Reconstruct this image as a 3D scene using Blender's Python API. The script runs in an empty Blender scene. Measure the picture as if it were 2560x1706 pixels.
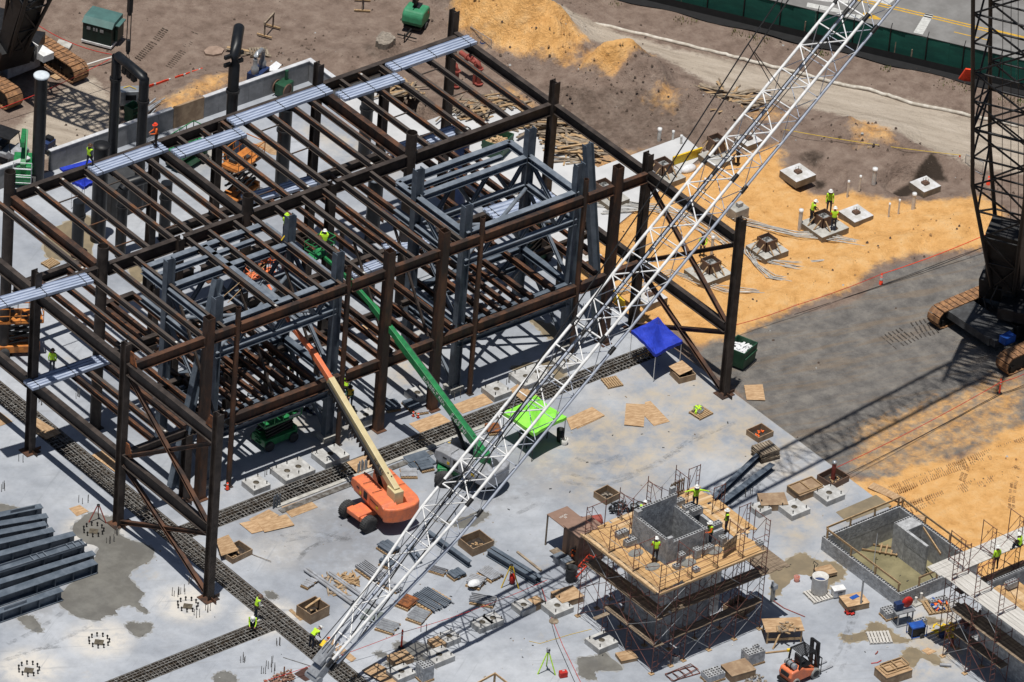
import bpy, math, random
import numpy as np
from mathutils import Vector, Matrix
random.seed(7); np.random.seed(7)
R=math.radians
sc=bpy.context.scene; col=sc.collection
# ------------------------------------------------------------------ camera (site axes: X along the long trench, Y along the end frames, Z up)
FPX,PHI,ROLL,TH,DIST=18970.4,0.583689504,0.0815147473,0.714462327,486.0
cs,sn=math.cos,math.sin
def w2s(x,y,z): return Vector((x*cs(TH)+y*sn(TH),-x*sn(TH)+y*cs(TH),z))
_R=Vector((1,0,0));_F=Vector((0,cs(PHI),-sn(PHI)));_U=Vector((0,sn(PHI),cs(PHI)))
_R2=cs(ROLL)*_R+sn(ROLL)*_U;_U2=-sn(ROLL)*_R+cs(ROLL)*_U
CR,CU,CF=w2s(*_R2),w2s(*_U2),w2s(*_F)
CO=-CF*DIST
def G(u,v,z=0.0):
    d=CF*FPX+CR*(u-1280)-CU*(v-853); t=(z-CO.z)/d.z
    return CO+d*t
def A(r,c,x,y,z=0.0):
    k=700/2335
    return G((0,600,1200,1860)[c]+x*k,(0,400,800,1236)[r]+y*k,z)
def Z4(x0,y0,x,y,z=0.0): k=480/2352; return G(x0+x*k,y0+y*k,z)
def FV(x,y,z=0.0): k=2560/2353; return G(x*k,y*k,z)
cam=bpy.data.cameras.new('camera'); co=bpy.data.objects.new('camera',cam); col.objects.link(co)
co.matrix_world=Matrix(((CR.x,CU.x,-CF.x,CO.x),(CR.y,CU.y,-CF.y,CO.y),(CR.z,CU.z,-CF.z,CO.z),(0,0,0,1)))
cam.sensor_width=36; cam.lens=FPX/2560*36; cam.clip_start=50; cam.clip_end=3000
sc.camera=co
# ------------------------------------------------------------------ light
SUNDIR=Vector((.14,.075,-1)).normalized()     # direction light travels
sl=bpy.data.lights.new('sun','SUN'); sl.energy=5.0; sl.angle=R(.5); sl.color=(1,.965,.9)
so=bpy.data.objects.new('sun',sl); col.objects.link(so); so.rotation_euler=SUNDIR.to_track_quat('-Z','Y').to_euler()
w=bpy.data.worlds.new('World'); sc.world=w; w.use_nodes=True
nt=w.node_tree; bg=nt.nodes['Background']; sk=nt.nodes.new('ShaderNodeTexSky'); sk.sky_type='NISHITA'; sk.sun_disc=False
sk.sun_elevation=math.asin(-SUNDIR.z); sk.sun_rotation=math.atan2(-SUNDIR.x,-SUNDIR.y)
nt.links.new(sk.outputs[0],bg.inputs[0]); bg.inputs[1].default_value=.05
sc.view_settings.view_transform='Standard'; sc.view_settings.look='None'; sc.view_settings.exposure=-.12; sc.view_settings.gamma=1
# ------------------------------------------------------------------ materials
def lin(r,g,b):
    f=lambda c:(c/255/12.92 if c/255<.04045 else ((c/255+.055)/1.055)**2.4)
    return (f(r),f(g),f(b))
MATS={}
def mat(name,c,c2=None,var=.25,scale=2.5,rough=.75,metal=0,bump=0,rnd=.0,fine=25,spec=.35,stretch=(1,1,1),lo=.42,hi=.62):
    m=bpy.data.materials.new(name); m.use_nodes=True; n=m.node_tree.nodes; l=m.node_tree.links
    b=n['Principled BSDF']; b.inputs['Roughness'].default_value=rough; b.inputs['Metallic'].default_value=metal
    b.inputs['Specular IOR Level'].default_value=spec
    if c2 is None: c2=tuple(x*(1-var) for x in c)
    tc=n.new('ShaderNodeTexCoord'); mp=n.new('ShaderNodeMapping'); mp.inputs['Scale'].default_value=stretch
    l.new(tc.outputs['Object'],mp.inputs[0])
    no=n.new('ShaderNodeTexNoise'); no.inputs['Scale'].default_value=scale; no.inputs['Detail'].default_value=7; no.inputs['Roughness'].default_value=.65
    l.new(mp.outputs[0],no.inputs['Vector'])
    cr=n.new('ShaderNodeValToRGB'); cr.color_ramp.elements[0].position=lo; cr.color_ramp.elements[1].position=hi
    cr.color_ramp.elements[0].color=(*c2,1); cr.color_ramp.elements[1].color=(*c,1)
    l.new(no.outputs['Fac'],cr.inputs[0]); out=cr.outputs[0]
    if rnd:
        oi=n.new('ShaderNodeObjectInfo'); hs=n.new('ShaderNodeHueSaturation')
        mr=n.new('ShaderNodeMapRange'); mr.inputs[3].default_value=1-rnd; mr.inputs[4].default_value=1+rnd
        l.new(oi.outputs['Random'],mr.inputs[0]); l.new(mr.outputs[0],hs.inputs['Value']); l.new(out,hs.inputs['Color']); out=hs.outputs[0]
    l.new(out,b.inputs['Base Color'])
    if bump:
        bp=n.new('ShaderNodeBump'); bp.inputs['Strength'].default_value=bump; bp.inputs['Distance'].default_value=.05
        n2=n.new('ShaderNodeTexNoise'); n2.inputs['Scale'].default_value=fine; n2.inputs['Detail'].default_value=5
        l.new(tc.outputs['Object'],n2.inputs['Vector']); l.new(n2.outputs['Fac'],bp.inputs['Height']); l.new(bp.outputs[0],b.inputs['Normal'])
    MATS[name]=m; return m
STEEL=mat('weathered_steel',(.062,.048,.041),(.028,.021,.018),scale=1.1,rough=.62,bump=.1)
STEELR=mat('rusting_steel',(.115,.052,.028),(.032,.021,.017),scale=1.0,rough=.65,bump=.1,stretch=(1,1,.35))
RUST=mat('rust_orange',(.30,.105,.035),(.11,.045,.022),scale=3,rough=.8)
JOIST=mat('joist_steel',(.070,.056,.048),(.15,.066,.03),scale=.8,rough=.6,lo=.33,hi=.47)
GREY=mat('grey_primer',(.125,.15,.185),(.075,.095,.122),scale=1.2,rough=.5)
GREYL=mat('grey_primer_pale',(.185,.212,.25),(.12,.143,.175),scale=1.4,rough=.5)
DECK=mat('galvanised_deck',(.47,.53,.66),(.33,.385,.50),scale=2.0,rough=.45,metal=.15,stretch=(.4,4,1))
BLACKP=mat('black_pipe_paint',(.012,.014,.018),(.007,.008,.010),scale=2,rough=.42)
BLACK=mat('black_paint',(.018,.018,.02),(.009,.009,.01),scale=3,rough=.5)
WHITEP=mat('white_paint',(.80,.80,.80),(.62,.62,.62),scale=2,rough=.45)
BOOMG=mat('boom_shade_grey',(.42,.46,.54),(.33,.36,.43),scale=2,rough=.45)  # lower chords of the white boom, their shade put into a greyer colour
CONC=mat('concrete',(.46,.45,.42),(.32,.31,.285),scale=1.6,rough=.9,bump=.25,rnd=.08)
CONCW=mat('concrete_pale',(.50,.50,.495),(.34,.335,.325),scale=1.7,rough=.9,bump=.2,rnd=.06)
CMU=mat('concrete_block',(.43,.44,.455),(.27,.275,.285),scale=3.2,rough=.95,bump=.3,rnd=.08)
CMUD=mat('block_hollow_shade',(.03,.03,.032),scale=4,rough=.95)  # near-black plates that paint the shade inside the block hollows
PLY=mat('plywood',(.50,.345,.205),(.33,.205,.11),scale=1.6,rough=.8,rnd=.16,stretch=(1,4,1))
WOOD=mat('lumber',(.46,.32,.18),(.28,.18,.095),scale=2.5,rough=.8,rnd=.18,stretch=(1,6,6))
WOODG=mat('weathered_lumber',(.33,.27,.20),(.17,.13,.095),scale=2.5,rough=.85,rnd=.15)
PLANK=mat('scaffold_plank',(.56,.36,.17),(.40,.235,.10),scale=1.0,rough=.75,stretch=(.6,7,1))
PLANK2=mat('worn_scaffold_plank',(.47,.30,.15),(.33,.20,.09),scale=1.0,rough=.8,stretch=(.6,7,1))
PLANK3=mat('pale_scaffold_plank',(.60,.44,.27),(.46,.31,.17),scale=1.0,rough=.8,stretch=(.6,7,1))
PLANKD=mat('dark_scaffold_plank',(.27,.205,.145),(.14,.105,.075),scale=1.5,rough=.8,stretch=(.6,7,1))  # lower platforms carry their shade as a darker plank colour
ALUP=mat('bleached_plank',(.55,.53,.50),(.42,.40,.37),scale=1.2,rough=.7,stretch=(7,.6,1))
SCAF=mat('scaffold_rust_paint',(.21,.075,.055),(.09,.04,.035),scale=3,rough=.65)
REBAR=mat('rebar_steel',(.26,.255,.245),(.11,.095,.082),scale=3,rough=.7)
GALV=mat('galvanised_steel',(.42,.44,.46),(.30,.31,.33),scale=3,rough=.4,metal=.5)
ORANGE=mat('orange_paint',(.80,.205,.08),(.60,.17,.085),scale=2.6,rough=.45,spec=.4)
ORANGEL=mat('orange_machine_paint',(.58,.215,.045),(.38,.13,.03),scale=2.5,rough=.5)
CREAM=mat('cream_paint',(.62,.53,.31),(.53,.44,.25),scale=1.2,rough=.42)
GREEN=mat('green_paint',(.026,.24,.075),(.02,.15,.055),scale=2.6,rough=.38,spec=.5)
GREEND=mat('dark_green_paint',(.022,.085,.045),(.014,.055,.03),scale=2,rough=.5)
GREENB=mat('box_green_paint',(.012,.032,.027),(.008,.02,.017),scale=1.5,rough=.45)
GREYM=mat('machine_grey_paint',(.35,.365,.40),(.25,.255,.27),scale=2.6,rough=.42)
RUBBER=mat('rubber',(.06,.06,.062),(.035,.035,.036),scale=5,rough=.85)
TRACK=mat('track_rust',(.36,.185,.085),(.16,.085,.045),scale=3.0,rough=.75)
BLUE=mat('blue_fabric',(.02,.05,.50),(.014,.034,.36),scale=1.4,rough=.75,bump=.6,fine=2.5)
BLUEP=mat('blue_paint',(.02,.10,.42),(.015,.06,.27),scale=2,rough=.5)
NAVY=mat('navy_paint',(.022,.045,.13),(.016,.03,.09),scale=1,rough=.5)
LIME=mat('lime_fabric',(.29,.80,.09),(.22,.64,.06),scale=1.4,rough=.75,bump=.6,fine=2.5)
HIVIS=mat('hi_vis_lime',(.52,.83,.035),(.40,.68,.03),scale=8,rough=.8)
HIORG=mat('hi_vis_orange',(.85,.16,.03),(.68,.11,.02),scale=8,rough=.8)
SILVER=mat('reflective_strip',(.62,.62,.60),scale=8,rough=.4)
JEANS=mat('dark_jeans',(.035,.045,.075),(.022,.03,.05),scale=9,rough=.9,rnd=.3)
BROWNC=mat('brown_work_cloth',(.06,.04,.03),(.035,.025,.02),scale=9,rough=.9)
WHITEC=mat('white_cloth',(.62,.62,.6),scale=6,rough=.9)
SKIN=mat('skin',(.36,.19,.125),(.30,.15,.10),scale=9,rough=.6)
BOOT=mat('boots',(.06,.04,.025),scale=9,rough=.8)
HATW=mat('white_hard_hat',(.78,.78,.76),(.7,.7,.68),scale=5,rough=.3)
HATB=mat('brown_hard_hat',(.10,.055,.03),scale=5,rough=.3)
YELLOW=mat('yellow_paint',(.75,.52,.03),(.6,.4,.02),scale=3,rough=.6)
RED=mat('red_paint',(.55,.03,.02),(.42,.02,.015),scale=3,rough=.5)
REDV=mat('valve_red_paint',(.33,.075,.055),(.22,.05,.04),scale=3,rough=.55)
MESHR=mat('orange_mesh',(.80,.07,.025),(.62,.05,.02),scale=6,rough=.8)
PVC=mat('white_plastic',(.70,.69,.66),(.58,.56,.53),scale=3,rough=.5)
BROWNP=mat('brown_paint',(.16,.095,.065),(.12,.07,.048),scale=1.5,rough=.6)
DARKG=mat('dark_grey_plastic',(.05,.052,.055),scale=3,rough=.6)
SIGNG=mat('fence_screen',(.012,.105,.078),(.008,.070,.055),scale=.5,rough=.85,stretch=(1,1,3))
TARP=mat('white_tarp',(.75,.76,.78),(.6,.61,.63),scale=4,rough=.6)
ROCK=mat('rubble',(.30,.26,.215),(.17,.145,.12),scale=5,rough=.95,bump=.4)
GLASS=mat('grey_glass',(.09,.11,.12),scale=3,rough=.15)
STEELB=mat('bright_bolt',(.20,.21,.22),scale=3,rough=.5)
LETTER=mat('white_lettering',(.72,.74,.72),scale=6,rough=.5)
LETTERB=mat('navy_lettering',(.03,.04,.09),scale=6,rough=.5)
TAN=mat('tan_wood_panel',(.35,.25,.16),(.24,.16,.10),scale=1.5,rough=.8)
WALLG=mat('wall_block',(.27,.27,.275),(.19,.19,.195),scale=1.2,rough=.95,bump=.15)
# ------------------------------------------------------------------ mesh builder
class MB:
    def __init__(s): s.v=[];s.f=[];s.m=[];s.s=[];s.cur=0;s.mats=[]
    def use(s,m):
        if m not in s.mats: s.mats.append(m)
        s.cur=s.mats.index(m); return s
    def add(s,vs,fs,smooth=False):
        o=len(s.v); s.v+= [tuple(v) for v in vs]; s.f+=[tuple(i+o for i in f) for f in fs]
        s.m+=[s.cur]*len(fs); s.s+=[smooth]*len(fs); return s
    def box(s,c,d,rz=0,M=None,taper=1.0):
        hx,hy,hz=d[0]/2,d[1]/2,d[2]/2; vs=[]
        for z,k in((-hz,1),(hz,taper)):
            for x,y in((-hx,-hy),(hx,-hy),(hx,hy),(-hx,hy)): vs.append(Vector((x*k,y*k,z)))
        if rz: 
            q=Matrix.Rotation(rz,3,'Z'); vs=[q@v for v in vs]
        if M is not None: vs=[M@v for v in vs]
        vs=[v+Vector(c) for v in vs]
        return s.add(vs,[(3,2,1,0),(4,5,6,7),(0,1,5,4),(1,2,6,5),(2,3,7,6),(3,0,4,7)])
    def b0(s,x0,x1,y0,y1,z0,z1): return s.box(((x0+x1)/2,(y0+y1)/2,(z0+z1)/2),(x1-x0,y1-y0,z1-z0))
    def frame(s,p,q,up=(0,0,1)):
        p,q=Vector(p),Vector(q); d=(q-p).normalized(); u=Vector(up)
        if abs(d.dot(u))>.98: u=Vector((0,1,0)) if abs(d.y)<.9 else Vector((1,0,0))
        sd=d.cross(u).normalized(); u=sd.cross(d).normalized()
        return p,q,sd,u
    def bar(s,p,q,w,h,up=(0,0,1)):
        p,q,sd,u=s.frame(p,q,up); vs=[]
        for e in(p,q):
            for a,b in((-1,-1),(1,-1),(1,1),(-1,1)): vs.append(e+sd*(a*w/2)+u*(b*h/2))
        return s.add(vs,[(0,1,2,3),(7,6,5,4),(0,4,5,1),(1,5,6,2),(2,6,7,3),(3,7,4,0)])
    def ibeam(s,p,q,d,w,tf=.035,tw=.03,up=(0,0,1)):
        # I section: p,q are the centroid line, up = web direction
        p,q,sd,u=s.frame(p,q,up)
        prof=[(-w/2,-d/2),(w/2,-d/2),(w/2,-d/2+tf),(tw/2,-d/2+tf),(tw/2,d/2-tf),(w/2,d/2-tf),(w/2,d/2),(-w/2,d/2),(-w/2,d/2-tf),(-tw/2,d/2-tf),(-tw/2,-d/2+tf),(-w/2,-d/2+tf)]
        vs=[e+sd*a+u*b for e in(p,q) for a,b in prof]; n=12
        fs=[(i,i+n,(i+1)%n+n,(i+1)%n) for i in range(n)]
        caps=[(0,1,2,11),(11,2,3,10),(10,3,4,9),(9,4,5,8),(8,5,6,7)]
        fs+=caps+[tuple(i+n for i in reversed(c)) for c in caps]
        return s.add(vs,fs)
    def tube(s,p,q,r,n=10,r2=None,cap=True,hollow=0):
        p,q,sd,u=s.frame(p,q); r2=r if r2 is None else r2
        vs=[];
        for e,rr in((p,r),(q,r2)):
            for i in range(n):
                a=2*math.pi*i/n; vs.append(e+sd*(rr*cs(a))+u*(rr*sn(a)))
        fs=[(i,(i+1)%n,(i+1)%n+n,i+n) for i in range(n)]
        s.add(vs,fs,True)
        if hollow:
            t=hollow; dd=(q-p).normalized(); vs2=[]
            for e,rr in((q,r2),(q,r2-t),(q-dd*.5,r2-t)):
                for i in range(n):
                    a=2*math.pi*i/n; vs2.append(e+sd*(rr*cs(a))+u*(rr*sn(a)))
            s.add(vs2,[(i,(i+1)%n,(i+1)%n+n,i+n) for i in range(n)]+[(i+n,(i+1)%n+n,(i+1)%n+2*n,i+2*n) for i in range(n)]+[tuple(range(2*n,3*n))])
        elif cap: s.add(vs,[tuple(reversed(range(n))),tuple(range(n,2*n))])
        return s
    def path(s,pts,r,n=6):
        pts=[Vector(p) for p in pts]; vs=[];k=len(pts)
        for i,p in enumerate(pts):
            d=(pts[min(i+1,k-1)]-pts[max(i-1,0)]); d=d.normalized() if d.length>1e-6 else Vector((1,0,0))
            u=Vector((0,0,1)) if abs(d.z)<.95 else Vector((1,0,0))
            sd=d.cross(u).normalized(); u2=sd.cross(d)
            rr=r[i] if isinstance(r,(list,tuple)) else r
            for j in range(n):
                a=2*math.pi*j/n; vs.append(p+sd*(rr*cs(a))+u2*(rr*sn(a)))
        fs=[(i*n+j,i*n+(j+1)%n,(i+1)*n+(j+1)%n,(i+1)*n+j) for i in range(k-1) for j in range(n)]
        s.add(vs,fs,n>4); s.add(vs,[tuple(reversed(range(n))),tuple(range((k-1)*n,k*n))]); return s
    def prism(s,poly,z0,z1,M=None):
        n=len(poly); vs=[Vector((x,y,z0)) for x,y in poly]+[Vector((x,y,z1)) for x,y in poly]
        if M is not None: vs=[M@v for v in vs]
        return s.add(vs,[tuple(reversed(range(n))),tuple(range(n,2*n))]+[(i,(i+1)%n,(i+1)%n+n,i+n) for i in range(n)])
    def lathe(s,prof,c=(0,0,0),n=16,M=None):
        vs=[];k=len(prof)
        for r,z in prof:
            for i in range(n):
                a=2*math.pi*i/n; v=Vector((r*cs(a),r*sn(a),z)); 
                if M is not None: v=M@v
                vs.append(v+Vector(c))
        s.add(vs,[(i*n+j,i*n+(j+1)%n,(i+1)*n+(j+1)%n,(i+1)*n+j) for i in range(k-1) for j in range(n)],True)
        return s.add(vs,[tuple(reversed(range(n))),tuple(range((k-1)*n,k*n))])
    def build(s,name,m=None,parent=None,world=False,bevel=0):
        me=bpy.data.meshes.new(name); vs=s.v
        if world and parent is not None:
            inv=(Matrix.Translation(parent.location)@parent.rotation_euler.to_matrix().to_4x4()).inverted() if parent.parent is None else Matrix.Identity(4)
            if parent.parent is not None:
                g=parent.parent; inv=(Matrix.Translation(g.location)@g.rotation_euler.to_matrix().to_4x4()).inverted()
            vs=[tuple(inv@Vector(v)) for v in vs]
        me.from_pydata(vs,[],s.f)
        ml=s.mats if s.mats else [m]
        for x in ml: me.materials.append(x)
        if s.mats: me.polygons.foreach_set('material_index',s.m)
        me.polygons.foreach_set('use_smooth',s.s); me.update()
        o=bpy.data.objects.new(name,me); col.objects.link(o)
        if parent is not None: o.parent=parent
        if bevel:
            md=o.modifiers.new('bevel','BEVEL'); md.width=bevel; md.segments=2; md.limit_method='ANGLE'
        return o
LOG=[]
def tag(o,label,cat,group=None,kind=None):
    if label: o['label']=label
    if cat: o['category']=cat
    if group: o['group']=group
    if kind: o['kind']=kind
    return o
def thing(name,label,cat,loc=(0,0,0),rz=0,group=None):
    o=bpy.data.objects.new(name,None); o.empty_display_size=.3; col.objects.link(o)
    o.location=Vector(loc); o.rotation_euler=(0,0,rz); return tag(o,label,cat,group)
def struct(o): o['kind']='structure'; return o
KIDS={}
def dup(root,loc,rz,label,group=None):
    r=root.copy(); col.objects.link(r); r.location=Vector(loc); r.rotation_euler=(0,0,rz); r['label']=label
    if group: r['group']=group
    for ch in root.children:
        c=ch.copy(); col.objects.link(c); c.parent=r
        for g in ch.children:
            d=g.copy(); col.objects.link(d); d.parent=c
    return r
def az(p,q): return math.atan2(q[1]-p[1],q[0]-p[0])
def lerp(a,b,t): return Vector(a)*(1-t)+Vector(b)*t
def text_mb(txt,size,depth=.004):
    cu=bpy.data.curves.new('t','FONT'); cu.body=txt; cu.size=size; cu.extrude=depth; cu.align_x='CENTER'; cu.align_y='CENTER'
    cu.resolution_u=2; o=bpy.data.objects.new('t',cu); me=bpy.data.meshes.new_from_object(o)
    vs=[v.co.copy() for v in me.vertices]; fs=[tuple(p.vertices) for p in me.polygons]
    bpy.data.objects.remove(o); bpy.data.curves.remove(cu); bpy.data.meshes.remove(me)
    return vs,fs
# ------------------------------------------------------------------ terrain
def polyF(pts): return [FV(*p).xy for p in pts]
def polyA(r,c,pts,z=0): return [A(r,c,x,y,z).xy for x,y in pts]
def sdf(PX,PY,poly):
    """signed distance, positive inside"""
    P=np.array([(p[0],p[1]) for p in poly]); ins=np.zeros(PX.shape,bool); d=np.full(PX.shape,1e9)
    n=len(P)
    for i in range(n):
        x1,y1=P[i];x2,y2=P[(i+1)%n]
        ex,ey=x2-x1,y2-y1; t=np.clip(((PX-x1)*ex+(PY-y1)*ey)/(ex*ex+ey*ey+1e-9),0,1)
        d=np.minimum(d,np.hypot(PX-x1-t*ex,PY-y1-t*ey))
        c=((y1>PY)!=(y2>PY)); 
        with np.errstate(divide='ignore',invalid='ignore'): xi=(x2-x1)*(PY-y1)/(y2-y1+1e-12)+x1
        ins^=c&(PX<xi)
    return np.where(ins,d,-d)
def ss(x): x=np.clip(x,0,1); return x*x*(3-2*x)
def vnoise(PX,PY,s,seed):
    rg=np.random.RandomState(seed); T=rg.rand(64,64); x=PX/s;y=PY/s
    i=np.floor(x).astype(int);j=np.floor(y).astype(int);fx=ss(x-i);fy=ss(y-j)
    g=lambda a,b:T[a%64,b%64]
    return (g(i,j)*(1-fx)+g(i+1,j)*fx)*(1-fy)+(g(i,j+1)*(1-fx)+g(i+1,j+1)*fx)*fy
def fbm(PX,PY,s,seed,o=4): return sum(vnoise(PX,PY,s/2**k,seed+k)*.5**k for k in range(o))/1.9
SLAB=[(-60,32.3),(-13.3,32.3),(8.1,32.3),(8.1,29.5),(13,29.3),(14,24),(17.8,24),(17.8,13.3),(25.2,13.3),(25.0,10.8),(17,8),(12.8,6.5),(8.6,4.9),(8.25,-5),(8.25,-27),(8.6,-28),(8.6,-60),(-60,-60)]
SAND=[polyF(p) for p in (
 [(1250,560),(1340,430),(1420,385),(1530,375),(1600,385),(1700,345),(1790,330),(1800,385),(1790,410),(1870,435),(1960,432),(2000,455),(2060,470),(2130,468),(2258,448),(2285,470),(2300,540),(2250,575),(2110,600),(2040,612),(1960,680),(1830,712),(1690,765),(1600,790),(1560,750),(1480,760),(1350,720)],
 [(1040,0),(1190,0),(1260,40),(1330,108),(1290,152),(1200,148),(1130,120),(1075,80),(1050,40)],
 [(1345,180),(1370,135),(1430,115),(1500,135),(1440,185),(1400,200)],
 [(1470,250),(1530,215),(1560,230),(1540,262)],
 [(1780,1000),(1860,1060),(1930,1085),(2060,1105),(2150,1060),(2353,975),(2500,1000),(2500,1500),(2353,1500),(2100,1250),(1900,1140),(1800,1100)],
 [(345,235),(420,205),(520,165),(560,180),(520,215),(430,285),(370,270)],
 [(1160,190),(1260,250),(1180,260),(1150,225)],
 [(1690,230),(1790,250),(1830,290),(1740,300),(1680,270)],[(1960,290),(2040,300),(2050,345),(1960,340)],[(1260,345),(1420,395),(1400,440),(1240,370)],
 [(1060,230),(1150,215),(1200,250),(1100,262)])]
SANDW=[1,1,1,.5,1,.62,.6,.5,.55,.9,.55,.5,.48]
SAND+= [polyF([(1960,960),(2120,900),(2353,850),(2353,1000),(2100,1085),(1930,1090)]),polyF([(1250,350),(1500,330),(1500,420),(1300,450)])]
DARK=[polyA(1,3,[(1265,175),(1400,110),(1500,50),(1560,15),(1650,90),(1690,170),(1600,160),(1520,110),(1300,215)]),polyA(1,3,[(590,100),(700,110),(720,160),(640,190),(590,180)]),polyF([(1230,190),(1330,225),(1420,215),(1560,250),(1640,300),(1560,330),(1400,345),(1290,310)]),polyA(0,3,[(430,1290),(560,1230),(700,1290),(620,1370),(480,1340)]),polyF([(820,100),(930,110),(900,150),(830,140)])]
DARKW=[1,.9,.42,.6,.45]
GRAV=[polyF(p) for p in ([(1640,770),(1700,768),(1830,715),(1960,683),(2045,612),(2110,600),(2250,578),(2300,548),(2420,560),(2500,800),(2353,985),(2150,1065),(2060,1105),(1930,1085),(1860,1055),(1760,960),(1600,820)],)]
PALE=[polyF(p) for p in ([(1190,-5),(1290,25),(1500,95),(1750,148),(1960,190),(2250,268),(2420,300),(2500,420),(2353,395),(2200,380),(2000,290),(1830,240),(1650,205),(1500,130),(1400,105),(1330,100),(1240,35)],
 [(-20,340),(0,330),(70,250),(140,200),(215,165),(262,215),(275,270),(250,310),(170,360),(60,360),(0,370)])]
def build_ground():
    h=.30; xs=np.arange(-62,76,h); ys=np.arange(-62,74,h); PX,PY=np.meshgrid(xs,ys)
    wob=(fbm(PX,PY,4,3)-.5)*2.2
    S=np.zeros_like(PX)
    for p,wt in zip(SAND,SANDW): S=np.maximum(S,wt*ss((sdf(PX,PY,p)+wob)/2.6+.5))
    Gv=np.zeros_like(PX)
    for p in GRAV: Gv=np.maximum(Gv,ss((sdf(PX,PY,p)+wob*.6)/1.0+.5))
    Pl=np.zeros_like(PX)
    for p in PALE: Pl=np.maximum(Pl,ss((sdf(PX,PY,p)+wob*.7)/2.2+.5))
    Dk=np.zeros_like(PX)
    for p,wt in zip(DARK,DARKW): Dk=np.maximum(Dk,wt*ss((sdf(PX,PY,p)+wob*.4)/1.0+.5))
    slab=sdf(PX,PY,SLAB)
    Z=np.full(PX.shape,-.12)
    def ridge(a,b,ht,wd,seed=1,pw=1.6):
        nonlocal Z
        a=np.array(a.xy if hasattr(a,'xy') else a);b=np.array(b.xy if hasattr(b,'xy') else b); e=b-a; t=np.clip(((PX-a[0])*e[0]+(PY-a[1])*e[1])/(e@e),0,1)
        d=np.hypot(PX-a[0]-t*e[0],PY-a[1]-t*e[1])+(fbm(PX,PY,2.5,seed)-.5)*wd*.5
        Z=np.maximum(Z,-.12+ht*np.exp(-np.abs(d/wd)**pw))
    ridge(FV(1105,28),FV(1215,80),4.1,2.7,11); ridge(FV(1215,85),FV(1265,118),3.0,2.2,12); ridge(FV(1540,225),FV(1690,275),1.3,1.3,26); ridge(FV(1300,235),FV(1420,215),1.0,1.6,27); ridge(FV(2100,350),FV(2200,380),.7,1.2,28)
    ridge(FV(1080,10),FV(1160,-30),2.2,3,13)
    ridge(FV(1395,172),FV(1440,165),3.0,1.7,14); ridge(FV(1440,170),FV(1500,210),2.4,2.0,15)
    ridge(FV(1330,170),FV(1290,200),.7,2.2,16)
    ridge(FV(1700,262),FV(1800,285),.9,1.8,17); ridge(FV(1930,300),FV(2040,330),1.0,1.9,18)
    ridge(FV(1560,240),FV(1640,300),.5,2,19)
    ridge(FV(400,250),FV(500,195),.9,1.6,20)
    ridge(FV(1880,640),FV(2240,500),.55,2.2,21); ridge(FV(1700,735),FV(1860,660),.35,1.5,23)
    ridge(FV(780,128),FV(900,118),.45,1.2,24); ridge(FV(600,160),FV(700,140),.4,1.2,25)
    # excavations
    def pit(c,dep,r):
        nonlocal Z
        d=np.hypot(PX-c.x,PY-c.y)+(fbm(PX,PY,2,31)-.5)*1.2
        Z-=dep*ss((r-d)/.9+.5)
    pit(FV(2085,412),.9,1.5); pit(FV(1880,408),.45,1.8)
    Z+= (fbm(PX,PY,1.3,41)-.5)*.30*np.clip(S+.35,0,1)*(1-Gv*.9)*(1-Pl*.7) + (fbm(PX,PY,5,43)-.5)*.18
    rough=np.clip((Z+.05)/.9,0,1); Z+=rough*((fbm(PX,PY,1.6,51)-.5)*.9+(np.abs(fbm(PX,PY,2.6,52)-.5))*-.9+(fbm(PX,PY,.7,53)-.5)*.25); Z+=(fbm(PX,PY,.75,54)-.5)*.22*S*(1-Gv)+(np.abs(fbm(PX+PY*.4,PY*1.6,2.4,55)-.5)-.12)*-.35*S*(1-Gv)
    near=ss((slab+1.2)/1.2); Z=Z*(1-near)+(-.12)*near
    Z=np.where(slab>.25,-1.9,Z)
    Z=np.minimum(Z,np.where(slab>-.9,-.02,99))
    ny,nx=PX.shape
    vs=np.stack([PX.ravel(),PY.ravel(),Z.ravel()],1)
    i=np.arange(ny*nx).reshape(ny,nx); q=np.stack([i[:-1,:-1],i[:-1,1:],i[1:,1:],i[1:,:-1]],-1).reshape(-1,4)
    me=bpy.data.meshes.new('ground'); me.from_pydata(vs.tolist(),[],q.tolist())
    # outer skirt out to the horizon
    me.polygons.foreach_set('use_smooth',[True]*len(me.polygons))
    ca=me.color_attributes.new('soil','FLOAT_COLOR','POINT')
    C=np.stack([S.ravel(),Gv.ravel(),Pl.ravel(),Dk.ravel()],1).astype(np.float32); ca.data.foreach_set('color',C.ravel())
    o=bpy.data.objects.new('ground',me); col.objects.link(o); struct(o)
    m=bpy.data.materials.new('soil'); m.use_nodes=True; n=m.node_tree.nodes; l=m.node_tree.links; b=n['Principled BSDF']; b.inputs['Roughness'].default_value=.95; b.inputs['Specular IOR Level'].default_value=.15
    at=n.new('ShaderNodeVertexColor'); at.layer_name='soil'; sp=n.new('ShaderNodeSeparateColor'); l.new(at.outputs[0],sp.inputs[0])
    tc=n.new('ShaderNodeTexCoord')
    def noise(s,d=8,r=.65,st=None):
        t=n.new('ShaderNodeTexNoise'); t.inputs['Scale'].default_value=s; t.inputs['Detail'].default_value=d; t.inputs['Roughness'].default_value=r
        if st:
            m0=n.new('ShaderNodeMapping'); m0.inputs['Rotation'].default_value=(0,0,st[3]); mp=n.new('ShaderNodeMapping'); mp.inputs['Scale'].default_value=st[0:3]; l.new(tc.outputs['Object'],m0.inputs[0]); l.new(m0.outputs[0],mp.inputs[0]); l.new(mp.outputs[0],t.inputs['Vector'])
        else: l.new(tc.outputs['Object'],t.inputs['Vector'])
        return t.outputs['Fac']
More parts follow.
